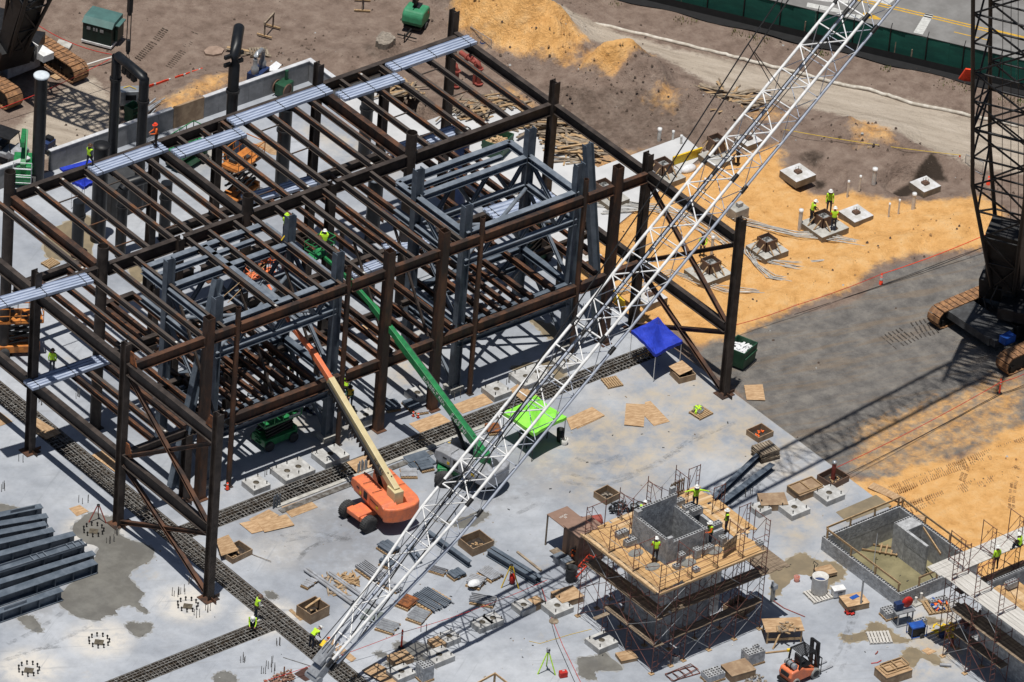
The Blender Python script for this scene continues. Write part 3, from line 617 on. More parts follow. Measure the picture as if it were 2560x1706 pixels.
# ------------------------------------------------------------------ brown steel frame
SF=thing('steel_building','two storey unfinished rusty brown steel skeleton covering the left of the slab','steel building',(-12.9,2,0))
RZ=12.1; LZ=5.4
def pcol(x,y,zt,kind,m=STEEL,z0=0.0):
    f=MB()
    if kind=='I': f.ibeam((x,y,z0),(x,y,zt),.54,.46,.05,.04,up=(0,1,0))
    elif kind=='pipe': f.tube((x,y,z0),(x,y,zt),.36,18,hollow=.03)
    elif kind=='thin': f.tube((x,y,z0),(x,y,zt),.17,10,hollow=.02)
    elif kind=='sq':
        h=.27;t=.03
        for a,b,c,d in((-h,h,-h,-h+t),(-h,h,h-t,h),(-h,-h+t,-h+t,h-t),(h-t,h,-h+t,h-t)): f.b0(x+a,x+b,y+c,y+d,z0,zt)
    o=f.build('column',m,SF,True)
    f=MB(); w=.95 if kind!='thin' else .5
    f.box((x,y,.03+max(z0,0)),(w*(1.1 if kind=='I' else .8),w,.05))
    if kind=='I': f.box((x+.45,y-.2,.16),(.5,.04,.2)); f.box((x,y-.55,.16),(.04,.5,.2))
    p=f.build('base_plate',STEELR if kind in('I','sq') else STEEL,o,True); return o
for x,y,z in((-33.2,6.5,13.4),(-33.2,-2.85,13.4),(-33.2,-12.2,13.6)): pcol(x,y,z,'I')
for x,y,z in((7.65,-12.1,13.3),(7.55,-3,13.3),(7.5,6.5,13.7),(7.5,17,13.6)): pcol(x,y,z,'I',STEEL)
for x,y,z in((-28.3,16.3,13.7),(-28.2,6.5,13.5),(-17.05,6.5,13.4),(-4.13,6.5,13.7)): pcol(x,y,z,'pipe')
for x in(-27.3,-13.4,-9.1,4.85): pcol(x,-3.3,13.4,'sq',STEELR)
for x in(-25.06,-16.55,-6.06,2.25): pcol(x,-3.28,13.3,'thin',STEELR)
for x,y in((-22.3,6.5),(-10.4,6.5),(-17.05,16.3),(-12,16.3),(1.5,16.3)): pcol(x,y,12.05,'I')
pcol(-4.1,16.3,13.7,'I')
for x,y in((-28.2,-2.9),(-21.5,1.8),(-20.2,11.5),(-8.2,11.2),(3.0,10.8)): pcol(x,y,LZ-.5,'I')
GN=0
def beam(name,p,q,d,w,m=STEEL,tf=.035,tw=.028):
    f=MB(); f.ibeam((p[0],p[1],p[2]-d/2),(q[0],q[1],q[2]-d/2),d,w,tf,tw); return f.build(name,m,SF,True)
def gx(y,x0,x1,z,d=.75,w=.36,m=STEEL): return beam('girder',(x0,y,z),(x1,y,z),d,w,m)
def gy(x,y0,y1,z,d=.75,w=.36,m=STEEL): return beam('girder',(x,y0,z),(x,y1,z),d,w,m)
def brace(p,q,m=STEELR,r=.26):
    f=MB(); f.ibeam(p,q,r,r,.03,.03); f.build('brace',m,SF,True)
# roof girders along X
for a,b in((-28,-17.3),(-16.8,-4.4),(-3.8,7.2)): gx(16.3,a,b,RZ)
for a,b in((-32.9,-28.6),(-27.8,-22.6),(-22.0,-17.45),(-16.65,-10.7),(-10.1,-4.5),(-3.75,7.2)): gx(6.5,a,b,RZ,.85)
for a,b in((-32.9,-27.65),(-27,-25.3),(-24.85,-16.75),(-16.3,-13.75),(-13.05,-9.45),(-8.75,-6.3),(-5.85,2.05),(2.45,4.5),(5.2,7.25)): gx(-3.3,a,b,RZ,.7,.34,STEELR)
# roof girders along Y
for a,b in((6.2,-2.55),(-3.15,-11.9)): gy(-33.2,b,a,RZ,.85)
gy(-33.2,6.9,21,RZ,.9)
for a,b in((16.7,6.8),(6.2,-2.7),(-3.3,-11.8)): gy(7.5,b,a,RZ,.7)
gy(-28.3,6.9,15.9,RZ,.75,.4,STEELR); gy(-4.13,6.9,15.9,RZ,.85,.4,STEELR); gy(-17.05,6.9,15.95,RZ,.7,.36)
# joists
def jy(x,y0,y1,z=RZ-.02,d=.42,w=.21,m=JOIST):
    if d>.42: d=.44; w=.23
    o=beam('joist',(x,y0,z),(x,y1,z),d,w,m,.03,.025)
    if random.random()<.6:
        f=MB(); a=y0+(y1-y0)*random.uniform(0,.3); b=y1-(y1-y0)*random.uniform(0,.4); s=-1 if random.random()<.8 else 1; f.b0(x+s*w/2-.02,x+s*w/2+.012,a,b,z-.034,z+.006); f.build('rust_edge',RUST,o,True)
    if random.random()<.4:
        f=MB(); e=random.choice((y0+.25,y1-.25)); f.box((x,e,z+.006),(.12,.16,.012)); f.build('chalk_mark',WHITEC,o,True)
    return o
for x in(-26.4,-24.5,-22.6,-21.2,-19.7,-18.4,-15.35,-13.55,-11.95,-10.6,-8.75,-6.9,-5.5,-2.4,-.9,.82,2.3,4.05,5.8): jy(x,6.7,16.1)
jy(-29.4,6.7,20)
for x in(-29.4,-27.5,-25.9,-21.85,-20.2,-18.25,-16.95,-15.0,-12.9,-11.25,-9.7,-7.5): jy(x,-3.1,6.25,m=JOIST if x>-20 else JOIST)
for x in(-31.3,): jy(x,-3.1,6.25)
# lower level
for a,b in((-24.9,-16.8),(-16.3,-13.75),(-13.05,-9.45),(-8.75,-6.3),(-5.85,2.05),(2.45,4.5),(5.2,7.25)): gx(-3.3,a,b,LZ,.75,.36,STEELR)
for a,b in((-32.9,-28.6),(-27.8,-22.6),(-22,-17.45),(-16.65,-10.7),(-10.1,-4.5),(-3.75,7.2)): gx(6.5,a,b,LZ,.7)
gx(-2.95,-32.9,-28.5,LZ,.6); gx(-2.95,-27.9,-27.6,LZ,.6)
for a,b in((-28,-22.3),(-16.7,-4.4),(-3.8,1.2),(1.8,7.2)): gx(15.9,a,b,LZ,.6)
gx(1.8,-28,-22,LZ-.05,.5); gx(11.4,-20,-17.2,LZ,.55); gx(11.2,-16.8,-8.4,LZ,.55)
for a,b in((6.2,-2.55),(-3.15,-11.9)): gy(-33.2,b,a,LZ,.85)
gy(-33.2,6.9,16,LZ,.8)
for a,b in((6.2,-2.7),(-3.3,-11.8)): gy(7.5,b,a,LZ,.75)
for x in(-26.3,-23.2,-21.6,-20,-18.4,-15.0,-11.6,-10.1,-7.4,-4.5,-2.8,-1.0,.75,4.2): jy(x,-2.9,6.2,LZ-.02,.5,.26,STEELR)
for x in(-30.6,-28.2,-29.6): jy(x,-2.7,6.2,LZ-.02,.55,.26,STEELR if x!=-29.6 else JOIST)
for x in(-30.4,-28.2): jy(x,-2.9-4.2,-3.2,LZ-.02,.5,.26) if False else None
for x in(-26.3,-24,-10.4,-8.3,-6.2,-2.2,-.2,1.5,3.3,5.2): jy(x,6.8,15.6,LZ-.02,.5,.26,STEELR)
for x in (-24.6,-22.2): jy(x,6.8,11,LZ-.02,.5,.26,STEELR)
gx(11.1,-24.7,-22.1,LZ,.5)
for a,b in((-21.3,-17.2),(-15.9,-8.4),(-8.0,-6.9),(2.7,7.2)): gx(1.7,a,b,LZ-.5,.4,.25)
for x in(-25.2,-23.9,-22.3,-20.8,-19.2,-13.3,-12.3,-9.0,-6.0,-3.6,-1.9,5.6): jy(x,-2.9,6.2,LZ-.05,.36,.18,STEELR)
for x in(-15.4,-13.6,-11.9,-9.4,-7.2,-5.2,-3.1,4.2,6.2): jy(x,6.8,11 if x<-8.4 else 15.6,LZ-.05,.36,.18,STEELR)
for x,y in((-24.2,2.0),(-18.6,1.7),(-14.6,1.7),(-11.8,11.2),(-5.6,11.0),(5.0,1.7),(-1.2,6.5),(3.2,6.5),(-14,6.5)): pcol(x,y,LZ-.6,'thin',STEEL)
for x in(-26.3,-21.85,-18.25,-12.9,-9.7): brace((x,-3.1,LZ+.2),(x,.9,RZ-.55),STEEL,.14)
for y0,y1 in((6.7,9.5),(9.5,12.3),(12.3,15.9)):
    for x0,x1 in((-26.4,-24.5),(-22.6,-21.2),(-15.35,-13.55),(-10.6,-8.75),(-2.4,-.9),(2.3,4.05)): 
        f=MB(); f.bar((x0+.1,(y0+y1)/2,RZ-.3),(x1-.1,(y0+y1)/2,RZ-.3),.07,.07); f.build('bridging',JOIST,SF,True)
# X braces of the two end frames
for X in(-33.2,7.55):
    y0,y1=(-3.2,-11.8)
    brace((X,y0,11.3),(X,y1,5.3)); brace((X+.02,y0,5.2),(X+.02,y1,11.2)); brace((X,y0,4.6),(X,y1,.35)); brace((X+.02,y0,.35),(X+.02,y1,4.6))
# gusset plates
for x,y,z,s in((-33.2,-3.3,12.3,-1),(-33.2,-11.7,12.3,1),(-33.2,-3.3,5.6,-1)):
    f=MB(); f.add([(x-.03,y,z-.1),(x-.03,y+.7*s,z-.1),(x-.03,y+.3*s,z+.75),(x-.03,y,z+.75),(x+.03,y,z-.1),(x+.03,y+.7*s,z-.1),(x+.03,y+.3*s,z+.75),(x+.03,y,z+.75)],[(0,1,2,3),(7,6,5,4),(0,4,5,1),(1,5,6,2),(2,6,7,3),(3,7,4,0)]); f.build('gusset_plate',RUST,SF,True)
# erection clips / studs along the right column
f=MB()
for k in range(9): f.box((7.98,-12.1,1.5+k*1.35),(.14,.2,.1))
for k in range(8): f.box((7.9,-3,1.5+k*1.35),(.14,.2,.1))
f.build('column_clip',STEEL,SF,True)
# ------------------------------------------------------------------ grey portal frames
def portal(label,x0,x1,yn,yf,yb,lean):
    t=thing('grey_portal_frame',label,'portal frame',((x0+x1)/2,(yn+yf)/2,0),0,'grey steel portals standing inside the brown frame')
    def post(x,y,zt,z0=.3):
        f=MB(); f.ibeam((x,y,z0),(x,y,zt),.62,.46,.045,.035,up=(1,0,0)); o=f.build('post',GREY,t,True)
        f=MB(); f.box((x,y,.16),(1.0,1.0,.3)); f.build('pedestal',CONC,o,True)
        f=MB(); f.box((x-.02,y+.42,zt-1.6),(.05,.3,2.2)); f.build('side_plate',GREYL,o,True)
    for x in(x0,x1):
        for y in(yn,yf): post(x,y,13.9)
    def ch(p,q,d=.42,w=.42,m=GREYL): f=MB(); f.ibeam((p[0],p[1],p[2]-d/2),(q[0],q[1],q[2]-d/2),d,w,.05,.04); f.build('chord',m,t,True)
    for z in(11.9,9.85):
        ch((x0,yn,z),(x1,yn,z)); ch((x0,yf,z),(x1,yf,z),m=GREYL); ch((x0,yn,z),(x0,yb,z)); ch((x1,yn,z),(x1,yb if z>11 else yf,z)); 
    ch((x0,yb,11.9),(x1,yb,11.9)); ch((x0,yb-1.1,11.9),(x1-1.5,yb-1.1,11.9),.3,.3)
    for z,m in((5.0,GREY),(3.75,GREY)):
        ch((x0,yn,z),(x1,yn,z),.45,.4,m); ch((x0,yf,z),(x1,yf,z),.4,.4,m); ch((x0,yn,z),(x0,yf,z),.4,.4,m); ch((x1,yn,z),(x1,yf,z),.4,.4,m)
    # webs
    def web(p,q,w=.22,m=GREY): f=MB(); f.ibeam(p,q,w,w,.03,.03); f.build('web',m,t,True)
    n=3; L=(x1-x0)/n
    for (zt,zb) in((11.6,9.75),(4.75,3.6)):
        for k in range(n):
            a=x0+k*L
            for y in(yn,yf):
                web((a+.25,y,zt),(a+L*.5,y,zb)); web((a+L*.5,y,zb),(a+L-.25,y,zt))
    for x in(x0,x1):
        web((x,yn+.3,11.5),(x,(yn+yf)/2,9.8)); web((x,(yn+yf)/2,9.8),(x,yf-.3,11.5))
        web((x,yf-.3,9.3),(x,yn+.3,5.2),.2,GREYL); web((x,yf-.3,4.8),(x,yn+.3,.6),.2,GREYL)
    # horizontal grid + round braces
    def rod(p,q,r=.13): f=MB(); f.tube(p,q,r,10); f.tube(lerp(p,q,-.03),lerp(p,q,.0),.07,8); f.build('round_brace',GREYL,t,True)
    mx,my=(x0+x1)/2,(yn+yf)/2
    for z in(9.6,3.5):
        rod((x0+.3,yn+.3,z),(mx-.2,my,z)); rod((mx+.2,my,z),(x1-.3,yf-.3,z)); rod((x0+.3,yf-.3,z),(mx-.2,my+.1,z)); rod((mx+.2,my-.1,z),(x1-.3,yn+.3,z))
    if lean=='L':
        for k in range(1,4):
            xx=x0+(x1-x0)*k/4; ch((xx,yn,9.8),(xx,yf,9.8),.25,.3,GREYL)
        for k in range(1,7):
            xx=x0+(x1-x0)*k/7; f=MB(); f.bar((xx,yn+.2,9.55),(xx,yn+1.5,9.55),.2,.15); f.build('stub',GREYL,t,True)
        ch((x0,my,9.8),(x1,my,9.8),.25,.3,GREYL); ch((mx,yn,11.9),(mx,yb,11.9),.4,.36,GREYL)
        a=Z4(400,500,710,975,13.6); b=A(2,0,1440,1390,.2)
    else:
        a=A(0,2,900,1200,13.6); b=A(1,2,985,1420,.2)
        ch((x1,yf-.6,11.9),(x1,yf-.6,11.6),.3,.3)
    f=MB(); f.ibeam(a,b,.6,.46,.045,.035,up=(1,0,0)); f.build('leaning_post',GREY,t,True)
portal('grey steel portal tower at the left, its top holding a web of round pale braces',-26.0,-16.7,-2.35,2.6,5.2,'L')
portal('grey steel portal tower at the right with long open top beams',-6.6,2.4,-2.35,2.6,4.6,'R')
# ------------------------------------------------------------------ bundles of metal deck
def deck(label,p,q,w=1.05,h=.2,m=DECK):
    p,q=Vector(p),Vector(q); L=(q-p).length; a=az(p,q)
    t=thing('deck_bundle',label,'metal deck bundle',p,a,'bundles of corrugated deck lying on the steel')
    f=MB(); n=4; prof=[]
    for k in range(n):
        y=-w/2+w*k/n; dy=w/n; prof+= [(y,h),(y+dy*.55,h),(y+dy*.66,h-.1),(y+dy*.9,h-.1)]
    prof=[(-w/2,0.0)]+prof+[(w/2,h),(w/2,0.0)]
    nn=len(prof); vs=[(e,y,z) for e in(0,L) for y,z in prof]
    f.add(vs,[(i,(i+1)%nn,(i+1)%nn+nn,i+nn) for i in range(nn)]+[tuple(range(nn)),tuple(reversed(range(nn,2*nn)))])
    o=f.build('sheets',m,t)
    # the face order of the extrusion is fixed by recalculating normals
    import bmesh
    bm=bmesh.new(); bm.from_mesh(o.data); bmesh.ops.recalc_face_normals(bm,faces=bm.faces); bm.to_mesh(o.data); bm.free()
    for k in(.08,.5,.92):
        f=MB(); f.box((L*k,0,h/2),(.04,w+.03,h+.03)); f.build('strap',BLACK,t)
    return t
z=RZ+.03
deck('corrugated deck bundle under the two men on the rear roof girder',A(0,0,770,1440,z),A(0,0,1365,1235,z))
deck('corrugated deck bundle right of the orange clad man, above the green scissor lift',A(0,0,1460,1298,z),A(0,0,2020,1112,z))
deck('corrugated deck bundle beside the thick roof column, starting above the bent black pipe',A(0,0,1930,1035,z),A(0,1,735,750,z))
deck('corrugated deck bundle on the rear roof girder, second from its far right end',A(0,1,835,820,z),A(0,1,1335,655,z))
deck('corrugated deck bundle at the far right end of the rear roof girder',A(0,1,1250,580,z),A(0,1,1935,340,z))
deck('corrugated deck bundle cut by the left edge of the photo, behind the left column',G(-22,745,z)if False else Z4(0,640,-60,610,z),Z4(0,640,1095,285,z))
z=LZ+.03
deck('corrugated deck bundle low on the left end frame, in front of the leftmost column',A(2,0,235,560,z),A(2,0,935,315,z))
deck('dark corrugated deck bundle on the lower floor near the short fat column',A(0,1,1240,1280,z),A(0,1,1845,1085,z))
deck('dark corrugated deck bundle on the lower floor behind the orange scissor lift',A(1,1,40,345,z),A(1,1,660,170,z))
deck('pale corrugated deck bundle on the lower floor inside the right grey portal',Z4(960,300,1290,1180,z),Z4(960,300,2060,930,z),1.5)
deck('pale corrugated deck bundle on the lower floor between the two square rusty columns',Z4(800,500,800,620,z),Z4(800,500,1460,470,z),1.2)
deck('narrow pale corrugated deck bundle on the lower floor by the tip of the green boom',Z4(800,500,380,930,z),Z4(800,500,760,790,z),.9)
# ------------------------------------------------------------------ lattice booms
def boom_geo(p,q,wv,dv,n,ch,la,taper0=0,taper1=0,w0=.35):
    """4 chord polylines + lacing between p and q. wv: half-width vector, dv: half-depth vector; tapered over first/last n bays"""
    p,q=Vector(p),Vector(q); st=[]
    for i in range(n+1):
        t=i/n; k=1.0
        if i<taper0: k=w0+(1-w0)*i/taper0
        if i>n-taper1: k=min(k,w0+(1-w0)*(n-i)/taper1)
        c=lerp(p,q,t); st.append([c+wv*(a*k)+dv*(b*k) for a,b in((-1,1),(1,1),(1,-1),(-1,-1))])
    return st
def make_boom(t,st,rc,rl,mtop,mbot,ml,sec=6,joint=None,sparse=False):
    names=('chord',)*4
    for j in range(4):
        f=MB()
        for a,b in zip(st,st[1:]): f.tube(a[j],b[j],rc,10)
        o=f.build('chord',mtop if j<2 else mbot,t,True)
        if joint:
            for i in range(0,len(st),sec):
                f=MB(); d=(st[min(i+1,len(st)-1)][j]-st[max(i-1,0)][j]).normalized()*.28
                f.tube(st[i][j]-d,st[i][j]+d,rc*1.45,8); f.build('pin_joint',joint,o,True)
    for j in range(4):
        k=(j+1)%4; f=MB(); full=rl
        if sparse and j!=0: rl=full*.62
        for i,(a,b) in enumerate(zip(st,st[1:])):
            if j in(0,2): f.tube(a[j],a[k],rl,6); 
            f.tube(a[j] if i%2 else a[k], b[k] if i%2 else b[j],rl,6)
            if i%sec==0 and (not sparse or j==0): f.tube(a[j],a[k],rl*1.3,6); f.tube(b[j] if i%2 else b[k],a[k] if i%2 else a[j],rl*.9,6)
        f.build('lacing',ml if j!=2 else mbot,t,True); rl=full
# --- white boom crossing the picture
B0=Vector((-34.9,-24.83,2.55)); B1=Vector((6.85,-22.14,34.7)); bd=(B1-B0).normalized(); B2=B0+bd*84
pv=Vector((bd.x,bd.y,0)).normalized(); wv=Vector((-pv.y,pv.x,0))*1.25; dv=bd.cross(wv).normalized()*-.72
if dv.z<0: dv=-dv
t=thing('crane_boom','huge white lattice crane boom rising diagonally across the whole picture','crane boom',(B0.x,B0.y,0))
st=boom_geo(B0+bd*1.2,B2,wv,dv,46,.13,.06,6,0,.36)
make_boom(t,st,.095,.045,WHITEP,BOOMG,WHITEP,7,BLACK,True)
f=MB(); f.box(B0+bd*.6+Vector((0,0,.1)),(1.3,.85,.6),0,bd.to_track_quat('X','Z').to_matrix()); f.tube(B0+wv.normalized()*-.55,B0+wv.normalized()*.55,.25,14); f.box(B0+bd*1.4+dv*.9,(1.4,.7,.25),0,bd.to_track_quat('X','Z').to_matrix()); f.build('boom_foot',GALV,t,True)
f=MB(); f.tube(B0+bd*1.3+wv*.3+dv*.5,B0+bd*1.3-wv*.3+dv*.5,.22,12); f.build('hoist_drum',WHITEP,t,True)
def onplane(u,v):
    # point of the boom's vertical plane seen at pixel u,v
    d=CF*FPX+CR*(u-1280)-CU*(v-853); n_=Vector((-pv.y,pv.x,0)); tt=(B0-CO).dot(n_)/d.dot(n_); return CO+d*tt
for k,(off,pts) in enumerate(((.55,[(1945,0),(1860,126),(1640,470),(1370,870),(1215,1095),(1122,1236),(830,1660)]),(-.55,[(1971,0),(1886,130),(1665,478),(1395,878),(1250,1095),(1168,1236),(845,1668)]))):
    f=MB(); P_=[onplane(u-off*0,v) for u,v in pts]; f.path(P_,.045,6); f.build('pendant_cable',BLACK,t,True)
f=MB(); a=onplane(1872,112);  f.path([a,onplane(1925,205)],.03,5); f.path([onplane(1886,130),onplane(1955,225)],.03,5); f.build('cable_spreader',BLACK,t,True)
for k in(-.35,.0,.35):
    f=MB(); f.path([B0+bd*1.5+dv*1.5+wv*k,B0+bd*20+dv*1.12+wv*k*.6,B2+dv*1.1+wv*k*.5],.03,5); f.build('hoist_rope',BLACK,t,True)
# --- crawler cranes
def crawler(label,c,rz,foot,tip,half,n,tracks,Lt,wt=1.05,light=False,open_top=False):
    t=thing('crawler_crane',label,'crawler crane',(c[0],c[1],-.1),rz)
    foot,tip=Vector(foot),Vector(tip); d=(tip-foot).normalized(); pvv=Vector((d.x,d.y,0)).normalized()
    w_=Vector((-pvv.y,pvv.x,0))*half; dd=d.cross(w_).normalized()*half
    st=boom_geo(foot,tip,w_,dd,n,.1,.05,4,0,.42); make_boom(t,st,.14,.07,BLACK,BLACK,BLACK,6)
    f=MB(); M=d.to_track_quat('X','Z').to_matrix(); f.box(foot-d*.5,(1.8,half*1.9,1.3),0,M); f.box(foot+d*2.9,(5.0,half*1.35,half*.9),0,M); f.box(foot+d*2.2+w_*.55,(3.6,.12,1.4),0,M); f.box(foot+d*2.2-w_*.55,(3.6,.12,1.4),0,M); f.box(foot+d*1.6,(2.6,.9,.9),0,M); f.build('boom_foot',BLACK,t,True)
    # ropes inside the boom
    f=MB()
    for k in(-.25,.1,.4): f.path([foot+w_*k+dd*.2,tip+w_*k*.8-dd*.1],.022,5)
    f.build('hoist_rope',BLACK,t,True)
    q=Matrix.Rotation(rz,3,'Z'); C0=Vector((c[0],c[1],-.1))
    def L(x,y,z): return C0+q@Vector((x,y,z))
    for y in tracks:
        # oval track of individual shoes
        f=MB(); f.use(BLACK); h=1.25; r=h/2; hl=Lt/2-r
        prof=[(-hl,h-.1),(hl,h-.1),(hl+r*.8,h*.55),(hl+r*.6,.25),(hl,.08),(-hl,.08),(-hl-r*.6,.25),(-hl-r*.8,h*.55)]
        vs=[];
        for s in(-.36,.36): vs+=[L(a,y+s,b) for a,b in prof]
        k=len(prof); f.add(vs,[tuple(range(k)),tuple(reversed(range(k,2*k)))]+[(i,i+k,(i+1)%k+k,(i+1)%k) for i in range(k)])
        tr=f.build('crawler_track',BLACK,t,True)
        f=MB(); per=[]
        N=44; tot=2*(2*hl)+2*math.pi*r
        for i in range(N):
            s=tot*i/N
            if s<2*hl: x=-hl+s; z=h; a=0
            elif s<2*hl+math.pi*r: a=(s-2*hl)/r; x=hl+r*sn(a); z=r+r*cs(a); a=-a
            elif s<4*hl+math.pi*r: x=hl-(s-2*hl-math.pi*r); z=0; a=math.pi
            else: a=(s-4*hl-math.pi*r)/r; x=-hl-r*sn(a); z=r-r*cs(a); a=math.pi-a
            M=(Matrix.Rotation(rz,3,'Z')@Matrix.Rotation(-a,3,'Y'))
            f.box(L(x,y,z+.02),(tot/N*.86,wt,.09),0,M); 
        f.build('track_shoe',TRACK,tr,True)
        for i in range(7): f=MB(); f.tube(L(-hl+i*2*hl/6,y-.42,.33),L(-hl+i*2*hl/6,y+.42,.33),.24,10); f.build('roller',BLACK,tr,True)
    a,b=min(tracks),max(tracks)
    f=MB(); f.box(L(0,(a+b)/2,.85),(2.0,b-a-.8,.75),rz); f.box(L(0,(a+b)/2,1.0),(3.2,2.8,.9),rz); f.build('car_body',BLACK if not light else GREYM,t,True)
    f=MB(); f.tube(L(0,(a+b)/2,1.3),L(0,(a+b)/2,1.75),1.2,20); f.box(L(.3,(a+b)/2,2.1),(4.6,2.7,.8),rz+.6); f.box(L(-.2,(a+b)/2+.9,2.9),(1.6,.9,1.4),rz+.6); f.build('upper_works',BLACK,t,True)
    return t,L
ft=G(2516,705,3.0); tp=G(2522,0,29); dd_=(tp-ft); tp2=ft+dd_*1.5
t,L=crawler('black crawler crane at the right edge with orange rusty tracks on dark gravel',(28.9,-16.5),.03,ft,tp2,1.75,15,(-3.2,3.3),9.2)
f=MB(); f.box(L(-2.7,1.0,.95),(2.2,4.2,.55),.03); f.box(L(-3.1,-1.3,1.0),(1.2,.5,.5),.03); f.build('deck_plate',mat('grimy_plate',(.085,.088,.092),(.04,.04,.042),scale=1.2,rough=.7),t,True)
f=MB(); f.box(L(-3.0,-1.9,1.4),(.9,.6,.5),.03); f.build('blue_tool_box',BLUEP,t,True)
f=MB(); f.path([L(-1.4,1.4,3.4),L(-1.9,1.6,2.2),L(-1.7,1.5,1.3)],.06,6); f.path([L(-1.2,1.1,3.4),L(-1.6,1.3,2.0),L(-1.3,1.2,1.3)],.05,6); f.build('hydraulic_hose',RUBBER,t,True)
ftL=G(32,118,3.0); tipL=Vector((-10.5,27.5,44))
t,L=crawler('black crawler crane in the top left corner, its track running past the green box',(-8.2,44.3),math.pi/2+.07,ftL,tipL,1.35,17,(-2.9,2.8),8.4,1.25,True)
f=MB(); f.box(L(-1.2,-1.5,1.6),(2.4,.9,.5),math.pi/2+.07); 
for k in range(9): f.box(L(-.2-.2*k,-1.35,2.3-.09*k),(.12,.9,.03),math.pi/2+.07)
f.box(L(-1.0,-.8,2.1),(2.2,.06,1.1),math.pi/2+.07); f.build('access_stair',WHITEP,t,True)
f=MB(); f.box(L(1.0,.2,2.9),(3.2,2.6,1.5),math.pi/2+.5); f.box(L(-.6,1.9,2.9),(1.5,1.3,1.5),math.pi/2+.5); f.build('engine_house',BLACK,t,True)
# crane hook line hanging over the pipe arch
hk=Vector((-10.9,27.6,0)); top=Vector((hk.x,hk.y,44))
def onv(v): # height on vertical over hk for pixel row v
    lo,hi=0,60
    for _ in range(40):
        mid=(lo+hi)/2; p=Vector((hk.x,hk.y,mid))-CO; vv=853-FPX*p.dot(CU)/p.dot(CF)
        if vv>v: lo=mid
        else: hi=mid
    return (lo+hi)/2
t=thing('hook_line','black crane hook rope with rigging links hanging down over the double black pipe','crane rope',(hk.x,hk.y,onv(165)))
z0,z1=onv(130),onv(-40)
f=MB(); 
for s in(-.08,.08): f.path([(hk.x+s,hk.y-s,z0),(hk.x+s,hk.y-s,z1+18)],.035,5)
f.build('rope',BLACK,t,True)
f=MB(); f.box((hk.x,hk.y,onv(8)),(.28,.28,1.4)); f.box((hk.x,hk.y,onv(30)),(.2,.2,.5)); f.box((hk.x,hk.y,onv(112)),(.22,.22,.7)); f.box((hk.x,hk.y,onv(125)),(.14,.14,.6)); f.build('link',BLACK,t,True)
f=MB()
for s in(-.35,.35): f.path([(hk.x,hk.y,z0),(hk.x+s,hk.y-s,onv(175)-.6)],.018,4)
f.build('sling',BLACK,t,True)
